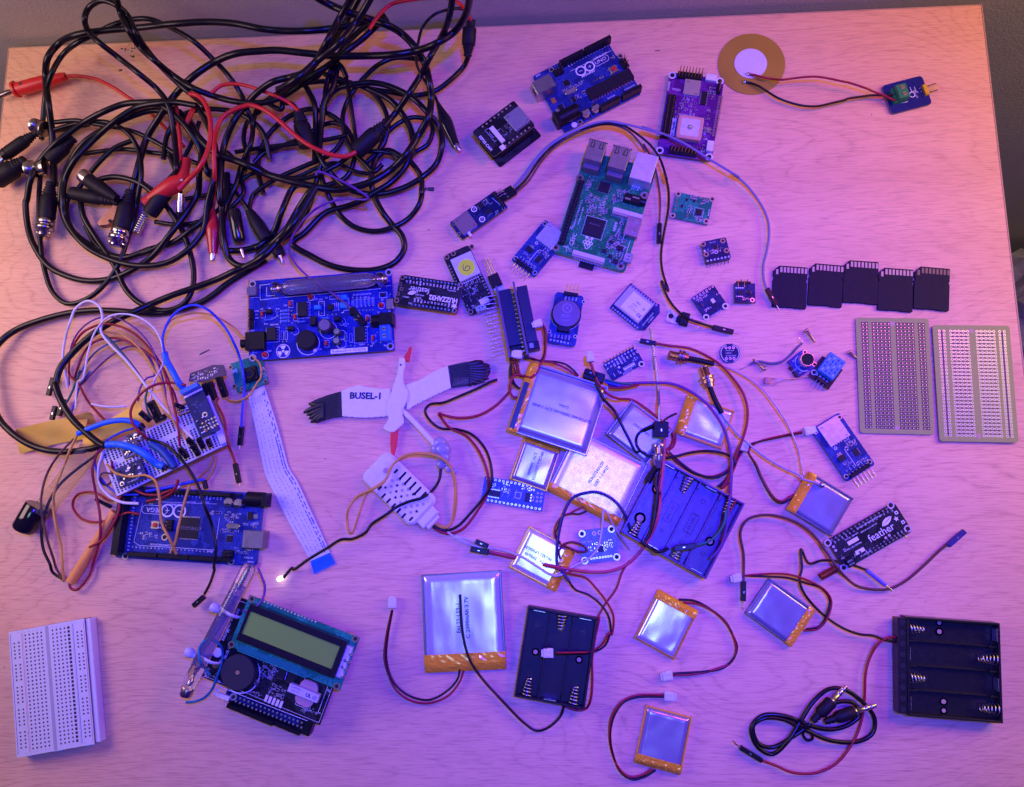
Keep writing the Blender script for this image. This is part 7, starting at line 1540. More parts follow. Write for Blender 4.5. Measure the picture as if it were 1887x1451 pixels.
# wires of the assembly
JW = 'thin jumper wires around the wired breadboard'
def jw(spec, r, m, label, ends=(), name='jumper_wire'):
    o, P = wire_thing(name, spec, r, m, label, 'wire', JW, 7)
    for t, p0, p1, z, w, pin in ends: dupont(o, at(t, *p0, z), at(t, *p1, z), w, BLK, pin)
    return o
jw('E @18 545,250 @14 560,60 C @22 600,1400 640,1200 690,1060 @30 800,950 930,940 1040,980 @30 1130,1060 1175,1180 @26 1180,1290 E @20 1110,60 1085,190', .75, WHW, 'white jumper wire arching widest over the loop of coloured wires')
jw('E @5 490,100 C @12 455,1240 470,1120 @20 505,1000 545,900 @24 640,842 715,880 740,960 @22 730,1060 790,1150 @22 900,1260 1000,1380 @26 E 1060,90 1150,200 1230,290 @24 1310,380 1395,465', 1.0, WHW, 'white wire with a narrow peak, running straight down to the breadboard')
jw('C @3 500,1451 500,1300 @10 530,1130 @18 640,1000 760,955 @22 900,990 1010,1070 @24 1095,1180 1150,1320 @20 E 1190,90 1200,180', .7, PUW, 'violet grey wire just inside the white arch', ())
jw('E @8 760,335 640,200 560,60 @6 C 500,1370 505,1250 @10 545,1140 @16 620,1055 740,1010 @20 860,1025 960,1075 1060,1165 @24 1155,1290 1215,1410 @26 E 1232,110 1262,250 1290,400 @22 1300,520', 1.0, REDW, 'red wire looping over the coloured bundle down to the right half of the breadboard')
jw('E @5 540,30 C @8 560,1330 610,1210 @16 700,1130 820,1110 @20 950,1150 1080,1230 @24 1180,1345 1215,1440 @22 E 1250,120 1280,210', 1.0, CRIM, 'crimson wire forming the inner arch of the bundle')
jw('C @14 730,1060 850,1080 @20 950,1130 1050,1235 1130,1370 @26 E 1165,60 1200,200 1250,330 @24 1320,430 1378,505', 1.0, ORW, 'pale orange wire plugged into the right half of the breadboard')
jw('C @3 540,1440 640,1270 @12 750,1170 860,1130 @18 970,1155 1060,1220', .8, mat('steel_blue_wire', (.08, .12, .26), .4), 'steel blue wire lowest on the left of the bundle')
jw('C @3 590,1445 700,1330 @12 830,1220 930,1172 @18 1010,1190 1090,1265 1115,1380 @20 E 1060,30 1010,110 1000,240', .8, PUW, 'dark violet wire under the black plug in the bundle')
jw('C @20 690,1045 720,1070 @18 760,1090 E @12 1060,100 1050,180 1080,290 1130,335', .9, GNW, 'dark green wire hidden among the bundle')
jw('E @6 580,-30 540,80 @5 500,170 440,270', .9, GNW, 'dark green wire ending in two black plugs left of the bundle', (('E', (470, 180), (425, 300), 5, 3, 0), ('E', (400, 230), (375, 330), 5, 3, 0)))
jw('E @6 650,-20 @6 580,80 545,190 510,290', .8, mat('indigo_wire', (.03, .03, .30), .45), 'indigo wire crossing the left side of the bundle')
jw('E @14 660,215 780,235 @12 910,230', .8, WHW, 'short white wire lying level across the gap of the bundle')
jw('C @4 480,1440 470,1300 E @5 430,20 395,60', .6, GRW, 'thin grey wire with a black end left of everything', (('E', (385, 25), (350, 155), 4, 3, 0),))
jw('E @7 1745,385 @8 1752,250 1765,100 C @12 1760,1390 1735,1260 @22 1680,1125 1600,1000 @30 1500,905 1400,872 1300,905 @30 1220,985 1175,1110 1190,1225', 1.05, BLW, 'royal blue wire in a tall arch, its black end hanging beside the ribbon cable', (('E', (1748, 375), (1733, 515), 6, 3.2, 2),))
jw('D @10 -10,690 C @12 1770,1105 1690,1035 @20 1590,970 1450,930 @24 1330,942 1235,985 @26 1172,1100 1195,1215', .75, ORW, 'thin orange wire running from the blue sleeve to the radiation board socket')
jw('E @18 1580,170 1560,190 @18 1620,330 1640,480 @14 1680,580 1700,645', .95, REDW, 'red wire down the right side of the breadboard with a black end', (('E', (1700, 645), (1728, 785), 8, 3.2, 2),))
jw('E @26 1340,78 1200,60 @30 1100,85 1010,150 945,260 @28 960,360 1010,420 @22 1065,465', 1.05, REDW, 'red wire in a wide loop above the left half of the breadboard')
jw('E @22 1065,465 1180,500 @26 1260,560 1340,650 @24 1425,790 1480,950 @16 1535,1100 1560,1250 @10 1545,1400 S @8 1066,20 1045,90 1015,150', 1.1, BLKW, 'long black wire from the breadboard across the long blue board to bare desk', (('S', (1015, 160), (962, 208), 5, 3.4, 0),))
jw('E @22 770,650 830,710 @24 950,740 1050,730 @26 1120,770 1150,880 @20 1170,1080 1220,1180 @12 1275,1298', 1.0, ORW, 'tan wire curving over the breadboard and down onto the long blue board')
jw('E @16 1370,800 1330,930 @17 1290,1100 @14 1262,1225 @12 1230,1292', 1.0, ORW, 'tan wire lying straight over the printed word on the long blue board')
jw('E @3 1540,590 1505,680 1430,750', .8, ORW, 'tan wire emerging below the right end of the breadboard'); jw('E @3 1562,588 1540,690 1485,775', .8, ORW, 'second tan wire emerging below the right end, outside the first')
jw('E @16 1550,190 1600,270 @12 1630,380 @6 1640,470', .8, ORW, 'tan wire hugging the right edge of the breadboard')
jw('E @14 1060,920 1180,890 @17 1260,835 @18 1288,765', 1.2, REDW, 'thick red wire end standing up between breadboard and long blue board'); jw('E @14 965,830 @16 1050,868 1150,870 1240,835', 1.0, REDW, 'red wire sagging below the front edge of the breadboard')
jw('E @13 1000,935 880,925 @12 790,880 725,800 @14 712,690 @18 745,565', 1.2, WHW, 'white wire bowing around the left end of the breadboard'); jw('E @14 1060,920 1180,890 1300,810', .9, WHW, 'white wire beside the thick red wire end')
jw('E @12 1055,845 1200,820 @14 1350,785 @13 1470,765 1485,785', 1.3, BLW, 'blue wire behind the sockets of the long blue board'); MB().tube(path('E @13 1475,768 1490,825'), 1.8, BLK, 8).build('end_boot', [o for o in bpy.data.objects if o.get('label', '').startswith('blue wire behind')][0], True)
jw('E @12 1000,870 870,865 @10 780,810 @12 700,700 690,600 @16 770,480 900,410 @18 1000,385', .9, BLW, 'dark blue wire circling behind the left end of the breadboard')
jw('E @10 1005,1012 930,1000 860,1022 @8 790,1052 680,1070 @7 580,1035 525,950 @10 560,870 650,850 @12 720,870 800,912 880,885', 1.0, REDW, 'red wire making a round loop left of the long blue board')
jw('E @20 762,518 @16 700,580 668,680 @12 690,850 720,1000 @10 722,1180 @7 680,1340 S @4 460,0 440,60 378,128 350,118 345,95', 1.0, CRIM, 'dark red wire running down past the straw')
jw('E @18 808,628 @14 820,790 @12 860,900 858,985 @12 815,1090 @11 740,1195 645,1250', 1.0, REDW, 'red wire ending on the orange straw')
jw('E @20 556,442 500,560 @16 450,700 400,820 @12 385,950 405,1100 @8 440,1240 450,1400 S @5 318,80', 1.0, ORW, 'tan wire falling from the upper blue sleeve to the straw'); jw('E @20 535,465 430,575 @16 340,720 300,880 @12 308,1050 340,1190 @7 385,1330 S @4 280,20 318,85', .9, BRW, 'brown violet wire falling from the upper blue sleeve, outside the tan one')
jw('E @14 690,585 560,680 @12 430,800 365,900 @10 330,990 300,1120 @8 315,1270 360,1370 S @4 262,40 318,78', 1.1, BLKW, 'black wire passing the glossy cap and running down to the straw')
jw('E @16 810,720 740,715 720,760 @12 760,800 800,780 810,720', .8, BRW, 'small brown wire loop at the left end of the breadboard'); jw('E @3 760,935 800,960 @6 690,900', 1.4, BLK, 'short black plug ends under the breadboard corner')
# small sensor board on pins at the back of the bundle
B = Bd('pin_board', 'thin dark tilted board with two hanging black plugs, beside the camera board', 'circuit board', 'PB', (1015, 140), (1425, 25), (1000, 108), m=mat('plum_board', (.07, .035, .07), .4), r=1, z=14)
B.outline = [(0, 0), (B.L * .3, -3), (B.L * .98, -3), (B.L, 0), (B.L - 1, 5), (B.L * .7, 7), (2, 5.5)]; B.smd(3, -2, B.L - 6, 4.5, 16, 191); B.finish()
for p0, p1, w in (((1215, 150), (1285, 360), 6.5), ((1345, 80), (1425, 310), 4.2)): dupont(B.o, at('PB', *p0, 14), at('PB', *p1, 8), w)
for q in ((1295, 150), (1330, 140)): MB().tube([at('PB', *q, 13), at('PB', q[0] + 8, q[1] + 50, 11)], .35, TIN, 5, raw=True).build('pin', B.o, True)
MB().tube(path('E @8 1620,150 1650,182 1720,192 @9 1800,150 1860,60 D @10 80,1400 75,1300 @12 20,1240'), .7, ORW, 7).build('wire', B.o, True)
# wires: jumper group at upper right
GJ = 'four-wire jumper lead of the slim card reader'
def jl(spec, r, m, label, ends, g=GJ, cat='wire'):
    o, P = wire_thing('jumper_wire', spec, r, m, label, cat, g, 8)
    for t, p0, p1, z, w, pin in ends: dupont(o, at(t, *p0, z), at(t, *p1, z), w, BLK, pin)
    return o
jl('I @6 612,445 680,370 @10 780,230 900,110 @14 1050,20 G @16 1180,930 1280,920 @16 1430,935 1600,975 1800,1030 H @13 20,965 200,1025 @14 400,1115 640,1265 @12 900,1420 J @6 1000,-5 1100,75 @4 1200,200 1265,330 1280,450 @3 1262,580 1238,680 1240,790 1262,860', .95, mat('violet_grey_lead', (.20, .17, .30), .4), 'violet grey lead arching right from the slim card reader to the memory cards', (('J', (1262, 855), (1335, 980), 4, 3, 4), ))
jl('I @6 620,460 700,380 @10 800,235 920,110 @14 1080,10 G @16 1200,940 1320,930 @15 1450,960 1560,1030 @14 1680,1130 1770,1260 1830,1440 I @6 1760,320 @4 1790,450 1790,600 @3 1755,800 1735,950 1745,1080 @4 1790,1230 J @5 480,800 530,930 @7 600,1020 @9 680,1080 760,1110 @4 860,1140', 1.0, BLKW, 'black lead passing right of the green computer board and over the metal-tab transistor', (('J', (858, 1142), (1012, 1180), 3, 3.4, 5),))
jl('I @6 628,472 720,390 @9 820,240 940,115 @12 1090,25 G @14 1210,950 1330,945 @13 1460,990 1560,1080 1640,1190 @10 I 1600,110 1680,260 @5 1712,400 1728,550 @3 1722,715', .8, mat('dusky_brown_lead', (.09, .04, .06), .4), 'dusky brown lead ending in a black plug close to the green computer board', (('I', (1722, 715), (1718, 865), 3, 3.2, 0),))
jl('I @5 606,430 670,355 @9 770,222 890,100 @12 1045,12 G @13 1175,925 1270,912 1400,925 @12 1500,990', .8, GRW, 'short grey lead on top of the bundle leaving the slim card reader', ())
o = [q for q in bpy.data.objects if q.get('label', '').startswith('violet grey lead')][0]
for k in range(4): MB().box(0, 0, 1, 1, 0, 1, BLK)
for k in range(3):
    w = Vector((.8, 1.0, 0)).normalized() * (k - 1) * 2.7
    dupont(o, at('I', 612, 455, 6) - Vector((w.x, -w.y, 0)) , at('I', 495, 525, 5) - Vector((w.x, -w.y, 0)), 2.7)
# red jumper and companions in the middle
jl('N @3 510,62 620,80 @4 800,105 950,170 @7 1080,260 1180,370 @9 1262,495 1298,620 @10 1292,760 1245,920 @8 1190,1050 1150,1160 @9 1120,1240 1080,1310 Q @11 1000,330 985,420', 1.0, CRIM, 'crimson lead in a wide arc with a black pin end at the upper left', (('N', (512, 64), (372, 38), 3, 3.2, 4),), None)
o, P = wire_thing('battery_lead', 'N @3 1262,985 1215,1060 1180,1150 @6 1130,1250 1060,1310', .85, REDW, 'red and black lead with a small pale plug beside the crimson arc', 'wire'); MB().tube(path('N @3 1245,980 1195,1060 1160,1150 @6 1110,1240 1040,1300'), .85, BLKW, 7).build('insulation', o, True); jst(o, at('N', 1272, 955, 5), Vector((-.3, -1, 0)), 4.6, 6)
o, P = wire_thing('ribbon_wire', 'M @12 1560,370 1680,400 @10 1800,415 N @8 200,418 330,415', .8, GNW, 'blue and green pair leaving a black double plug above the flat batteries', 'wire', None)
MB().tube(path('M @11 1560,385 1680,420 @9 1790,428 N 100,425 300,405 @8 500,400 650,410 @9 780,460 900,540 @10 1000,640 1090,780 @9 1130,900 1160,1050 @12 1160,1200 1150,1400 Q @16 1010,420 990,600 970,740 @15 940,850 890,930 @14 840,980'), 1.0, PUW, 8).build('insulation', o, True)
MB().tube(path('M @11 1590,438 1700,445 @9 1860,418 N 110,442 300,425'), .8, CRIM, 7).build('insulation', o, True); MB().tube(path('M @12 1570,395 1690,428 N @9 100,412 250,425'), .9, BLW, 7).build('insulation', o, True)
dupont(o, at('M', 1560, 372, 13), at('M', 1385, 320, 12), 6.5); dupont(o, at('M', 1500, 345, 16), at('M', 1400, 300, 15), 4)
MB().tube(path('Q @18 975,560 955,680 @17 900,770 830,830 @16 720,868'), .8, GNW, 7).build('insulation', o, True); dupont(o, at('Q', 712, 868, 17), at('Q', 525, 895, 16), 3.6)
o, P = wire_thing('battery_lead', 'M @17 1440,225 1480,340 @16 1530,430 1610,510 @12 1700,542 N @9 200,540 300,548 @8 400,605 510,690 @7 620,790 662,860 @6 640,940 600,990 @4 660,1060 @3 760,1140 870,1195 1000,1210 @4 1110,1165 1170,1100 1210,1020', .95, REDW, 'red and black twisted lead with a pale plug crossing the largest battery', 'wire', None)
MB().tube(path('M @16 1445,235 1478,340 @16 1510,450 1560,545 @12 1650,645 1710,760 @11 1770,880 1840,1000 N @10 380,985 430,1010'), 1.05, BLKW, 8).build('insulation', o, True); jst(o, at('M', 1440, 185, 18), Vector((.1, -1, 0)), 4.8, 6)
# upright black plug with threaded socket where several leads meet
P = at('N', 550, 800, 0); o = thing('coax_adapter', 'black boxy plug over a clear threaded coax adapter where many leads cross', 'connector', (P.x, P.y, 0))
dupont(o, at('N', 550, 735, 19), at('N', 548, 870, 18), 9.6, BLKM)
MB().tube([at('N', 490, 770, 18), at('N', 400, 810, 15)], 1.4, BLK, 8, raw=True).build('side_lead', o, True)
MB().tube(path('N @15 410,800 360,840 @13 338,900 355,960 @12 420,1020 @12 520,1048 @11 650,1042 800,1005 @9 950,990 1100,1012 @8 1185,1060 1188,1100 @6 1120,1175 @5 1000,1218 850,1180 @4 720,1090 620,1000'), .95, BLKW, 8).build('coax', o, True)
MB().lathe(at('N', 532, 925, 14), at('N', 532, 1135, 12), [(0, 4.2), (.06, 4.6), (.3, 4.6), (.32, 3.2), (.42, 3.2), (.44, 4.2), (.5, 3.8), (.56, 4.2), (.62, 3.8), (.68, 4.2), (.74, 3.6), (1, 2.8)], mat('smoky_adapter', (.42, .34, .36), .2, metal=.6, trans=.3), 22).build('threaded_socket', o, True)
MB().lathe(at('N', 532, 960, 17.5), at('N', 532, 1010, 17.5), [(0, 1.6), (1, 1.6)], mat('rosy_gold', (.68, .45, .30), .22, metal=1), 10).build('gold_ring', o, True)
MB().tube(path('N @14 520,1130 @12 480,1180 440,1260'), 2.2, BLKM, 10).build('sleeve', o, True)
jl('O @3 285,735 @4 500,780 700,828 @8 950,880 @4 1150,910 1350,898 @4 1500,828 1650,650 @10 1740,450 1765,250 @14 Q 395,380 425,200 N @16 545,1350 575,1100 585,880', 1.15, mat('rose_wire', (.48, .05, .09), .4), 'rose pink lead sweeping from a black double plug up to the coax adapter', (('O', (285, 740), (128, 712), 5, 3.6, 0), ('O', (280, 690), (170, 645), 8, 3.4, 0)), None)
jl('O @3 285,745 @4 500,792 700,842 @8 900,885 @4 1000,900', .9, REDW, 'red lead beside the rose pink one, shorter', (), None)
jl('N @16 520,1180 510,1300 Q @16 380,400 365,560 @16 345,690 @15 310,780 275,830', 1.0, BLKW, 'black lead lying in the blue shining holder', (), None)
jl('O @6 1600,660 1520,560 @9 1440,380 1350,280 @10 1220,222 1120,228 @9 1010,270 940,380 @8 895,540 @7 870,740 880,860 @8 935,930 975,985', 1.15, mat('midnight_wire', (.02, .015, .10), .4), 'midnight blue wire in a round arch over the brilliant white battery', (), None)
MB().tube(path('O @12 1590,650 1700,715 @16 Q 380,925 480,895'), 1.1, BLKW, 8).build('insulation', [q for q in bpy.data.objects if q.get('label', '').startswith('midnight')][0], True)
jl('F @3 1430,1140 1550,1220 1750,1255 @3 O 0,600 @4 150,680 400,722 @7 550,770 700,862 @8 830,938 920,930 @6 1000,868 1150,790 @6 1225,700 1258,550 @9 1272,375', .85, mat('lilac_white_wire', (.55, .52, .66), .4), 'lilac white wire looping across the battery and breakout near the bottom centre', (), None)
jl('O @9 1275,372 1300,390 @7 1350,490 1420,600 @3 1500,720', .6, mat('clear_wire', (.55, .50, .62), .25, trans=.4), 'short clear wire falling from the brilliant white battery to the desk', (), None)
jl('R @5 103,765 105,600 @6 85,450 130,372 @6 250,342 400,372 @7 500,425 580,505 @9 650,605 700,680 @4 750,735 820,790 @3 920,815 1030,812 1130,765 @3 1250,665 1350,570 1410,520', 1.0, BRW, 'brown lead looping left over the violet-lit battery and right to a blue plug', (('R', (103, 762), (102, 890), 4, 3.2, 6),), None)
dupont([q for q in bpy.data.objects if q.get('label', '').startswith('brown lead looping')][0], at('R', 1402, 538, 3), at('R', 1508, 445, 3), 3.2, mat('indigo_plastic', (.03, .02, .16), .4))
jl('B @42 480,1270 490,1240 D @35 860,100 @26 650,110 500,165 @16 380,270 300,400 @13 290,490 320,560 @14 420,665 560,760 @15 680,850 735,895', .95, PUW, 'thin violet lead from the cable tangle to a black plug on the radiation board', (('D', (738, 895), (835, 1010), 15, 4, 0),), None)
# audio cable
spec = 'V @5 965,642 900,690 @3 800,742 740,722 720,650 @4 765,618 850,622 @5 930,660 1050,712 @3 1170,717 1235,680 @3 1242,615 1200,555 @4 1110,492 1045,492 @5 980,545 930,620 @6 870,715 @3 800,772 735,735 @3 713,660 760,606 @5 860,608 960,648 @4 1060,665 1140,640 1178,600 @4 1155,553 1080,548 1000,600'
o, P = wire_thing('audio_cable', spec, 1.55, RUB, 'coiled black audio cable tied in a figure eight, with two silver plugs', 'cable', None, 10)
for p0, p1, t0, t1 in (((975, 632), (1060, 542), (1060, 542), (1122, 478)), ((1028, 632), (1158, 588), (1158, 588), (1250, 560))):
    a_, c_ = at('V', *p0, 7), at('V', *p1, 7); MB().lathe(a_, c_, [(0, 1.6), (.12, 2.4), (.18, 1.9), (.24, 2.6), (.3, 2.1), (.36, 2.9), (.45, 3.9), (.95, 4.0), (1, 3.4)], BLKM, 18).build('plug_body', o, True)
    a_, c_ = at('V', *t0, 7), at('V', *t1, 6); MB().lathe(a_, c_, [(0, 2.6), (.06, 2.6), (.07, 1.75), (.40, 1.75), (.41, 1.6), (.46, 1.6), (.47, 1.75), (.66, 1.75), (.67, 1.55), (.72, 1.55), (.73, 1.75), (.85, 1.7), (.9, 1.2), (.96, 1.6), (1, .5)], TIN, 16).build('plug_tip', o, True)
MB().tube(path('V @7 925,615 945,640 @2 975,705 955,712 @3 935,690 @8 945,650 922,618'), .9, BLKM, 7).build('twist_tie', o, True)
# ================================================================== black test leads in a heap, upper left
CG = 'black test leads in the heap'
def lead(spec, r, m, label, name='test_lead', g=CG, n=12, dz=0):
    o, P = wire_thing(name, spec, r, m, label, 'cable', g, n, dz); return o
def boot(o, t, p0, p1, r, z0=8, z1=None, m=None, ribs=True, name='strain_relief'):
    a, c = at(t, *p0, z0), at(t, *p1, z1 or z0); prof = [(0, r * .55), (.04, r * .62)]
    if ribs:
        for k in range(4): prof += [(.08 + .07 * k, r * (.62 + .08 * k)), (.10 + .07 * k, r * (.52 + .08 * k)), (.13 + .07 * k, r * (.52 + .08 * k))]
    prof += [(.40, r * .95), (.5, r), (.95, r), (1, r * .9)]
    return MB().lathe(a, c, prof, m or BLKM, 22).build(name, o, True)
def bnc(o, t, p0, p1, p2, r=5.6, z=8, bright=False):
    boot(o, t, p0, p1, r, z, name='plug_boot'); m = mat('bright_nickel', (.80, .76, .68), .16, metal=1) if bright else mat('worn_nickel', (.46, .42, .38), .26, metal=1)
    a, c = at(t, *p1, z), at(t, *p2, z)
    MB().lathe(a, c, [(0, r * .88), (.02, r * 1.0), (.30, r * 1.0), (.32, r * .8), (.38, r * .8), (.40, r * 1.05), (.62, r * 1.05), (.64, r * .72), (.95, r * .70), (1, r * .6)], m, 24).build('bayonet_plug', o, True)
    d = (c - a).normalized(); u = d.cross(Vector((0, 0, 1))).normalized(); q = a.lerp(c, .8)
    MB().tube([q - u * r * .95, q + u * r * .95], .9, m, 8, raw=True).build('bayonet_pin', o, True)
def clip(o, t, p0, p1, p2, m, r=4.2, z=6, tipz=4):
    a, c = at(t, *p0, z), at(t, *p1, tipz); MB().lathe(a, c, [(0, .9), (.12, 1.3), (.30, r * .6), (.48, r), (.60, r), (.9, r * .66), (1, r * .6)], m, 16, sx=.8).build('clip_boot', o, True)
    e = at(t, *p2, tipz); MB().lathe(c, e, [(0, r * .42), (.8, r * .38), (1, r * .2)], TIN, 10, sx=.7).build('clip_jaw', o, True)
lead('D @4 120,545 C @3 1800,620 1640,720 1540,800 @3 1440,860 1300,905 1150,932 @5 950,922 700,910 @5 500,930 300,980 120,1050 @8 0,1140 -70,1260 E @9 -70,150 -20,300 @12 60,400 180,490 320,545 @16 500,560 650,540 @19 745,508', 2.7, RUB, 'thick black lead sweeping off the left edge and back to the breadboard', 'coax_lead')
lead('D @30 480,20 400,160 300,310 @20 210,410 100,520 @12 -40,600 C 1700,625 @9 1560,690 1400,748 @10 1250,800 1100,862 @14 950,930 800,1000 @16 650,1100 520,1222 @18 435,1330 403,1440 E @20 400,80 440,190 @22 520,320 620,420 @22 720,500 750,515', 2.7, RUB, 'thick black lead crossing diagonally down to the breadboard, straight over the coloured wires', 'coax_lead')
k1 = lead('A @100 815,-160 @80 830,-60 @62 870,90 930,220 @50 1010,340 1120,440 @35 1250,545 1400,640 @28 1560,700 1720,738 1882,745 B @28 200,715 330,640 @30 430,560 560,480 @34 700,370 830,270 @36 940,165', 2.6, RUB, 'black lead coming down over the back edge and curving up again to a plug')
boot(k1, 'B', (900, 190), (990, 118), 4.0, 40, 42, name='plug_boot')
k2 = lead('A @9 395,1340 385,1150 @14 375,950 @24 350,750 330,550 @34 345,420 420,320 @44 560,252 760,222 1000,202 @50 1250,175 1500,160 1700,172 1882,208 B @48 200,222 400,225 @44 560,212 700,190 850,152', 2.8, RUB, 'black lead with a nickel plug, arching up the left side along the back edge')
bnc(k2, 'LF', (455, 760), (415, 1085), (385, 1235), 5.9, 10)
lead('A @28 1480,760 @34 1330,640 1180,500 @46 1060,360 @60 980,235 920,110 @66 850,45 740,5 @60 640,60 612,140 @50 640,230 720,310 @40 860,420 1000,530 @30 1130,640 1215,760 @24 1255,950 1270,1100 1272,1230 @16 1265,1290', 2.4, RUB, 'black lead bent in a narrow hairpin against the wall at the upper left')
k4 = lead('A @12 300,1010 @14 312,850 @20 330,690 @30 370,540 450,400 @38 560,310 680,250 @44 820,180 960,142 1080,140 @40 1230,200 1400,300 @30 1540,430 1660,560 @24 1740,680 1790,800 @18 1825,900 1808,1050 @12 1750,1180 1700,1350 @9 1640,1480', 2.2, RUB, 'thinner black lead arching just under the long one at the upper left')
k5 = lead('A @10 945,1420 @14 1000,1200 1060,1000 @20 1150,850 @26 1210,760 1270,680 @34 1400,550 1550,450 @40 1700,390 1882,370 B @40 200,365 400,385 @38 600,405 850,405 @44 1050,395 1200,370 @54 1350,315 1480,230 @70 1560,110 @90 1590,-20 @110 1590,-140', 2.9, RUB, 'black lead with the bright nickel plug, rising over the back edge at its far end')
bnc(k5, 'LF', (1170, 830), (1080, 1175), (1030, 1325), 6.6, 10, True)
k6 = lead('B @105 1490,-160 @85 1470,-30 @70 1435,150 @50 1380,280 1300,420 @34 1240,540 1150,680 @24 1060,810 970,915', 2.6, RUB, 'black lead coming straight down and ending in a ribbed plug inside the heap')
boot(k6, 'B', (1000, 880), (770, 1100), 6.2, 22, 20, name='plug_boot')
lead('B @90 430,-60 @70 480,-20 @62 600,45 720,92 @52 870,142 1000,185 @42 1100,245 1200,350 @34 1260,450 1300,600 @28 1312,720 1290,850 @22 1220,980 1130,1120 @16 1030,1220 900,1305 @14 750,1355 600,1372 @18 400,1335 250,1300 100,1250 A @22 1800,1200 1700,1160 @24 1580,1120 1450,1010 @20 1340,850 1250,790 @14 1120,775', 3.0, RUB, 'thickest black lead forming the big arc on the right of the heap')
lead('A @26 1250,735 1050,740 @24 900,752 750,808 @20 600,890 400,1040 @14 285,1170 220,1300 @8 192,1451 C 188,120 @5 200,300 250,450 @4 350,590 500,668 650,698 800,682 @6 950,622 1100,520 @10 1230,360 1350,200 1430,60 @20 A 1440,1250 1450,1100 @26 1370,950 1260,830 1150,750', 2.6, RUB, 'black lead making the outermost round coil at the left of the heap')
lead('A @20 1300,820 1100,800 950,842 @18 780,920 620,1020 @14 520,1150 450,1300 @10 435,1451 C @7 440,150 490,300 @5 600,425 760,500 900,530 @5 1080,470 1250,420 @8 1380,330 1480,240 @12 1525,100 1535,-50 @18 A 1500,1250 1440,1000 1350,850 1250,800', 2.5, RUB, 'black lead making the second round coil, just inside the outermost')
lead('A @30 1420,765 1280,742 1150,747 @26 980,782 850,862 @22 700,990 540,1160 @16 470,1300 455,1451 C @12 470,240 600,430 @9 780,535 1000,588 1200,568 @10 1350,480 1470,330 @16 1500,140 A @22 1540,1300 1560,1100 1500,900 1420,765', 2.5, RUB, 'black lead making the third round coil, innermost of the three')
lead('A @16 395,885 550,872 700,900 @14 880,930 1000,965 1150,1040 @12 1300,1130 1450,1195 @16 1600,1290', 2.0, RUB, 'thin black lead running from the side plug across the coils')
k12 = lead('A @14 390,940 600,885 @18 800,892 930,970 @16 1000,1090 1022,1250 @12 1000,1400 C @8 985,150 960,280 @6 920,400 865,560 @5 780,695 650,815 @4 490,862 385,785 @4 318,600 @5 292,420 282,100 @6 A 292,1260', 2.1, RUB, 'black lead hanging in the U-shaped loop at the lower left of the heap')
lead('A @14 960,1015 830,1070 720,1170 @12 620,1290 540,1400 @8 C 490,110 480,200 @6 520,320 640,430 @4 780,500 860,590', 2.1, RUB, 'black lead crossing the coil openings diagonally at the left')
lead('A @8 1250,1120 1100,1105 900,1080 750,1092 @9 560,1120', 2.0, RUB, 'short straight black lead inside the left coil')
lead('A @14 1150,1451 1110,1400 @14 1000,1320 830,1280 700,1310 @10 620,1400 C @8 590,100 600,220 @6 690,380 780,510 @5 850,630 900,745 @4 980,835 1080,890 1200,912 @4 1320,870 @5 1385,770 1400,640 @6 1370,480 1310,320 @9 1220,180 1120,60 @14 1010,-20', 2.4, RUB, 'black lead with the long drooping loop below the bright nickel plug')
lead('B @14 1250,430 1050,420 930,470 @14 830,560 750,660 @12 695,760 672,860 @10 692,990 745,1090 @12 830,1180 900,1240 960,1190', 2.1, RUB, 'black lead in the round loop at the upper right of the heap')
lead('B @16 520,780 620,650 @20 750,612 900,600 1050,640 @20 1180,712 1290,820 @14 1372,920 1390,1050 @9 1352,1180 1260,1272 @7 1130,1350 950,1402 @10 750,1382 620,1290 @14 540,1190 470,1050', 2.5, RUB, 'black lead making the largest loop at the right of the heap')
lead('B @18 620,450 680,520 @20 710,620 730,750 @16 760,950 772,1040', 1.9, RUB, 'straight thin black lead standing upright in the middle of the heap')
lead('B @16 850,640 1010,720 1100,820 @14 1162,930 1180,1060 @10 1130,1200 1020,1320 @9 890,1400 D @8 830,110 @6 700,160 550,205 @6 400,350 310,425 @4 450,520 600,590 @3 800,622 950,608 @3 1060,555 1118,460 @4 1100,370 1030,290 @7 960,200 900,80 @10 B 880,1290 920,1140 1000,1090 @10 1090,1130', 2.6, RUB, 'black lead with the big drooping loop above the radiation board')
lead('B @9 1150,1150 1240,1280 1242,1400 @7 D 1248,40 1228,140 @4 1150,245 1030,312 @3 900,340 760,308 @5 660,228 590,120 @9 540,10 B 500,1200', 2.3, RUB, 'black lead with the loop that hangs furthest right over the bare desk')
k23 = lead('B @14 1578,415 @8 1548,480 1450,580 @8 1335,660 1180,692 @12 1000,664 860,640 @18 700,590 540,535', 2.2, RUB, 'black lead curving down from the moulded plug at the top right of the heap')
boot(k23, 'B', (1575, 410), (1590, 200), 5.2, 18, 26, name='plug_boot'); boot(k23, 'B', (1592, 230), (1600, 140), 3.4, 26, 30, ribs=False, name='plug_neck')
MB().tube(path('B @30 1600,150 1575,90 1530,65 @34 1440,70 1330,110 @26 1250,200 1215,330 @20 1205,450 @14 1250,560 1310,650 @8 1350,715'), 1.1, BLKW, 8).build('thin_lead', k23, True)
clip(k23, 'B', (1340, 700), (1490, 1050), (1520, 1092), mat('glossy_black_boot', (.008, .008, .01), .2, coat=.5), 5.0, 7, 5)
k24 = lead('B @30 800,-30 700,150 620,270 @34 540,380 @30 440,500 330,590 @26 200,650', 2.7, RUB, 'black lead slanting down from the top, left of a parallel pair')
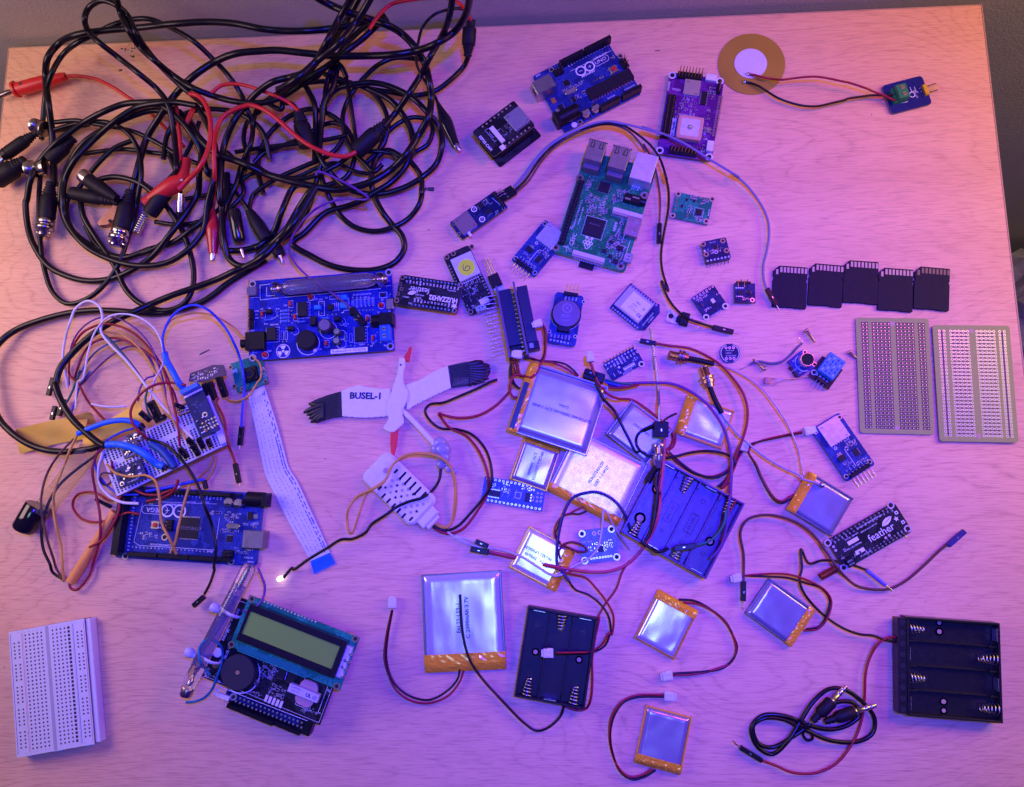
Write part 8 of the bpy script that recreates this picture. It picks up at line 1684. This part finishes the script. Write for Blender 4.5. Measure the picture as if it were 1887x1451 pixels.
lead('B @96 800,-150 @80 750,-40 @64 650,130 560,300 @50 480,440 400,520 @40 290,560 170,592 @30 40,685 A @26 1780,760 1700,860 @20 1620,1050 1595,1250 @16 1590,1451 C @12 1600,150 1618,400 @8 1660,540 1750,592 @7 1860,560 D @9 60,520 150,440 @14 260,330 350,180 @20 430,60 B 470,1350', 2.7, RUB, 'black lead slanting down from the top and dropping into the vertical loops')
lead('B @95 940,-150 @80 890,-40 @66 770,160 650,310 @52 490,440 340,570 @40 205,655', 2.8, RUB, 'black lead slanting down from the top, right of a parallel pair')
lead('B @18 120,740 230,790 @20 240,700 330,640 @24 480,560 600,450 @24 660,480 @22 700,560', 2.2, RUB, 'short black lead curling at the top middle of the heap')
lead('B @12 700,980 560,1010 430,1030 250,1050 @12 50,1075 A @12 1700,1100', 1.9, RUB, 'thin black lead lying level through the middle of the heap')
lead('B @14 500,1150 520,900 @18 545,720 600,640 @20 640,450', 2.6, RUB, 'black lead rising steeply beside the ribbed vertical plug'); lead('B @12 470,1180 478,900 @16 470,760 420,650 @16 390,600', 2.5, RUB, 'black lead bowed left beside the ribbed vertical plug')
lead('B @8 30,1180 100,1110 250,1050 @8 380,1000 520,910 @10 620,890 690,930 @9 640,1060 560,1130 @8 400,1200 200,1290 @7 60,1380 D @6 20,90 -10,220', 2.1, RUB, 'black lead with the small round loop in the middle of the heap')
lead('A @12 1640,1100 1760,1200 @12 B 40,1200 150,1260 @14 400,1290 620,1200 @12 760,1110 900,1095 @10 1030,1115 1110,1170 @8 1200,1100 1290,1040 @9 1322,930 1290,870 @10 1180,850 1080,890 @9 990,970 935,1080', 2.0, RUB, 'black lead weaving level under the ribbed plugs')
lead('C @9 1640,-80 1640,60 1620,200 @8 1600,330 1630,470 @6 1690,480 1790,470 1880,440 D @8 50,460 170,350 @14 230,200 320,20 @18 B 400,1330', 2.7, RUB, 'thick black lead of the vertical loops, right of the red clip')
lead('A @10 1882,800 1790,880 1760,1000 @8 1790,1150 1750,1300 C @8 1760,60 1680,160 @6 1620,200', 2.0, RUB, 'black lead at the back of the vertical loops')
lead('C @8 1340,105 1500,75 1640,40 @8 1760,-40 @8 A 1840,1250 @8 B 300,1290 500,1210 620,1180 @8 760,1240 900,1262', 1.8, RUB, 'thin black lead running low to the right behind the red clip'); lead('C @5 1120,270 1300,292 1460,262 @6 1560,200 @8 1650,100', 1.9, RUB, 'thin black lead lying low behind the silver prods')
for k_, (sp, rr, lb) in enumerate((
 ('B @10 20,900 60,780 180,690 @14 330,620 520,590 700,600 @12 860,650 960,760 1000,900 @8 960,1060 840,1180', 2.1, 'black lead arching low over the whole middle of the heap'),
 ('B @6 100,1400 60,1200 @8 120,1000 260,860 @12 430,790 600,840 @8 720,960 760,1120 @6 700,1280 560,1340', 2.2, 'black lead looping low around both ribbed plugs'),
 ('A @14 1180,1150 1220,950 @18 1350,820 1550,790 @16 1750,830 1900,960 @10 1950,1150', 2.2, 'black lead arching between the red leads, under the others'),
 ('D @5 -20,180 80,300 @5 200,400 330,330 @8 420,180 470,20 @12 B 520,1180', 2.3, 'black lead crossing behind the glossy black probe'),
 ('C @5 620,300 700,440 @5 850,520 1020,500 @6 1180,420 1280,250 @8 1300,80 @12 A 1290,1300 1230,1130', 2.2, 'black lead cupped under the bright nickel plug'),
 ('B @20 880,160 800,220 @20 690,330 620,440 @16 560,600 540,800', 2.4, 'short black lead from the wall-side plug down into the heap'))):
    lead(sp, rr, RUB, lb)
# black side plugs at the left edge
o = lead('A @10 300,985 380,950 480,930 @12 640,900', 2.3, RUB, 'black lead with a barrel plug at the left edge of the desk, silver prong outward')
boot(o, 'LF', (330, 310), (60, 500), 4.8, 12, name='plug_barrel'); MB().lathe(at('LF', 60, 500, 12), at('LF', 20, 530, 12), [(0, 5.0), (1, 3.6)], BLK, 16).build('plug_collar', o, True); MB().lathe(at('LF', 30, 540, 12), at('LF', -50, 640, 11), [(0, 1.6), (.2, 2.0), (.8, 1.9), (1, .8)], TIN, 12).build('prong', o, True)
WN = mat('worn_nickel', (.46, .42, .38), .26, metal=1)
MB().lathe(at('LF', 300, 245, 16), at('LF', 400, 285, 16), [(0, 5.4), (.35, 5.4), (.4, 3.4), (.6, 3.4), (.65, 6.2), (1, 6.2)], WN, 24).build('bayonet_plug', o, True)
o = lead('LF @10 640,380 540,430 460,490 @10 400,560', 2.6, RUB, 'black lead with a fat rubber plug sliding off the left edge')
boot(o, 'LF', (230, 560), (-40, 740), 7.2, 14, 12, name='plug_barrel'); boot(o, 'LF', (660, 360), (440, 560), 5.6, 14, name='plug_boot'); MB().lathe(at('LF', 250, 640, 12), at('LF', 410, 620, 12), [(0, 6.5), (.3, 6.5), (.35, 4.2), (.6, 4.2), (.65, 6), (1, 6)], WN, 22).build('bayonet_plug', o, True)
o = lead('LF @12 760,880 700,830 640,850 @12 590,900', 2.2, RUB, 'black lead with two ribbed plugs and a copper jaw clip inside the left coil')
boot(o, 'LF', (1060, 935), (640, 850), 5.2, 12, name='plug_boot'); MB().lathe(at('LF', 1040, 900, 18), at('LF', 790, 740, 18), [(0, 3), (.3, 4.4), (.6, 5.4), (1, 5.2)], BLKM, 20).build('plug_barrel', o, True)
MB().lathe(at('LF', 790, 735, 18), at('LF', 735, 690, 18), [(0, 5.4), (.5, 5.8), (1, 5.2)], WN, 22).build('bayonet_plug', o, True)
q = [at('LF', *p, 12) for p in ((1060, 900), (1040, 1060), (960, 1130), (880, 1140), (868, 1110), (980, 990))]; b = MB(); b.add(q + [p - Vector((0, 0, 6)) for p in q], [tuple(reversed(range(6))), tuple(range(6, 12))] + [(i, (i + 1) % 6, 6 + (i + 1) % 6, 6 + i) for i in range(6)], mat('old_copper', (.40, .20, .15), .38, metal=.9)); b.build('jaw', o, True)
h = at('LF', 980, 1098, 12.1); MB().disc(h.x, h.y, 1.4, 12.1, HOLE, 12).build('jaw_hole', o, True)
o = lead('A @12 1440,880 1400,1000 @12 1300,1200 1270,1260', 1.9, RUB, 'black lead with a plain black plug and a coiled silver tip, beside the red clip')
boot(o, 'LF', (1600, 660), (1330, 1040), 5.8, 18, 14, ribs=False, name='plug_barrel'); coil(o, at('LF', 1290, 1050, 12), at('LF', 1215, 1200, 11), 2.6, 8, .6, TIN)
o = lead('B @22 340,790 300,750 @22 250,745', 2.0, RUB, 'black lead ending in the upright ribbed plug in the middle of the heap'); boot(o, 'B', (350, 800), (415, 1060), 6.4, 22, 18, name='plug_boot')
o = lead('C @8 1640,-30 1720,80 @8 1830,230', 1.6, RUB, 'thin black lead to the glossy black probe'); boot(o, 'D', (0, 195), (125, 400), 5.2, 10, ribs=False, name='cone_boot')
MB().lathe(at('C', 1690, 185, 12), at('C', 1735, 420, 9), [(0, 4.2), (.05, 4.8), (.9, 4.6), (1, 3.2)], mat('glossy_black_boot', (.008, .008, .01), .2, coat=.5), 18).build('probe_barrel', o, True); MB().lathe(at('C', 1745, 470, 8), at('C', 1765, 530, 7), [(0, 1.5), (1, 1.0)], TIN, 10).build('probe_tip', o, True)
o = lead('D @8 180,330 200,420 @7 230,470', 2.0, RUB, 'short black lead with a silver tip above the radiation board'); MB().lathe(at('D', 205, 500, 6), at('D', 242, 572, 5), [(0, 2.4), (.3, 2.6), (.5, 1.6), (1, 1.3)], TIN, 12).build('probe_tip', o, True); boot(o, 'D', (170, 420), (222, 515), 4.4, 7, ribs=False, name='boot')
# red leads
RG = 'red test leads in the heap'
def rl(spec, r, label): return lead(spec, r, REDP, label, 'test_lead', RG, 10)
o = rl('A @9 465,552 570,552 @8 700,575 830,640 @6 920,700 985,742 @6 1100,830 1180,910 1255,985 @8 1330,1060', 1.5, 'red lead with a red banana plug at the left edge')
boot(o, 'A', (475, 552), (115, 650), 5.2, 9, m=REDP, ribs=False, name='banana_plug'); MB().lathe(at('A', 122, 645, 9), at('A', 104, 650, 9), [(0, 6.4), (1, 6.0)], REDP, 18).build('plug_collar', o, True); h = at('A', 180, 630, 9); MB().cyl(h.x, h.y, 1.4, 9, 14.2, BRW, 12).build('screw_hole', o, True)
MB().lathe(at('A', 108, 650, 9), at('A', -30, 705, 8), [(0, 1.5), (.2, 1.5), (.3, 2.1), (.8, 2.0), (1, 1.2)], mat('dark_prong', (.20, .17, .16), .25, metal=1), 12).build('prong', o, True)
o = rl('B @26 770,1100 700,1130 600,1122 @28 450,1062 320,972 @30 200,862 100,792 0,760 A @30 1780,765 1700,790 @30 1610,850 1562,950 1548,1100 @22 1552,1300 C @12 1545,0 @9 1542,150', 1.9, 'bright red lead looping over the heap down to a long red crocodile clip')
clip(o, 'C', (1540, 130), (1540, 500), (1535, 555), mat('red_clip_boot', (.50, .01, .02), .3, coat=.4), 5.6, 10, 6)
o = rl('A @40 1370,680 1420,690 @42 1480,745 1520,880 @40 1512,1050 1450,1200 @30 1350,1310 1290,1370', 2.0, 'red lead bowed over the heap onto a red crocodile clip with black jaws')
b = MB().lathe(at('A', 1350, 1150, 20), at('A', 1320, 1300, 20), [(0, 3.2), (.5, 3.6), (1, 4.4)], REDP, 14).lathe(at('A', 1340, 1290, 20), at('A', 1080, 1440, 16), [(0, 4.2), (.3, 6.6), (.6, 5.8), (1, 3.4)], REDP, 16).lathe(at('C', 1110, 90, 16), at('C', 1060, 140, 14), [(0, 3.6), (1, 5.0)], REDP, 14); b.build('clip_boot', o, True)
MB().ball(at('A', 1315, 1305, 25), 1.2, TIN, 10).build('rivet', o, True); MB().lathe(at('A', 1305, 1400, 18), at('C', 1300, 200, 14), [(0, 2.0), (.5, 2.4), (1, 2.0)], TIN, 12).build('silver_prod', o, True)
o = rl('B @62 865,210 935,110 1020,35 @66 1150,2 1300,-14 @60 1450,-8 1540,50 @44 1595,140', 1.5, 'thin red lead arching against the wall at the top of the heap')
rl('A @24 1272,750 1282,850 1300,1000 @22 1302,1160', 1.6, 'red lead running down the middle of the heap, left strand'); rl('A @24 1402,780 1345,900 @22 1335,930', 2.2, 'short fat red lead in the middle of the heap'); rl('A @30 1520,680 1600,620 1700,608 @30 1800,625 B @30 120,670 190,695 @26 280,740 350,800', 1.5, 'red lead peeping out behind the black leads at the top of the heap')
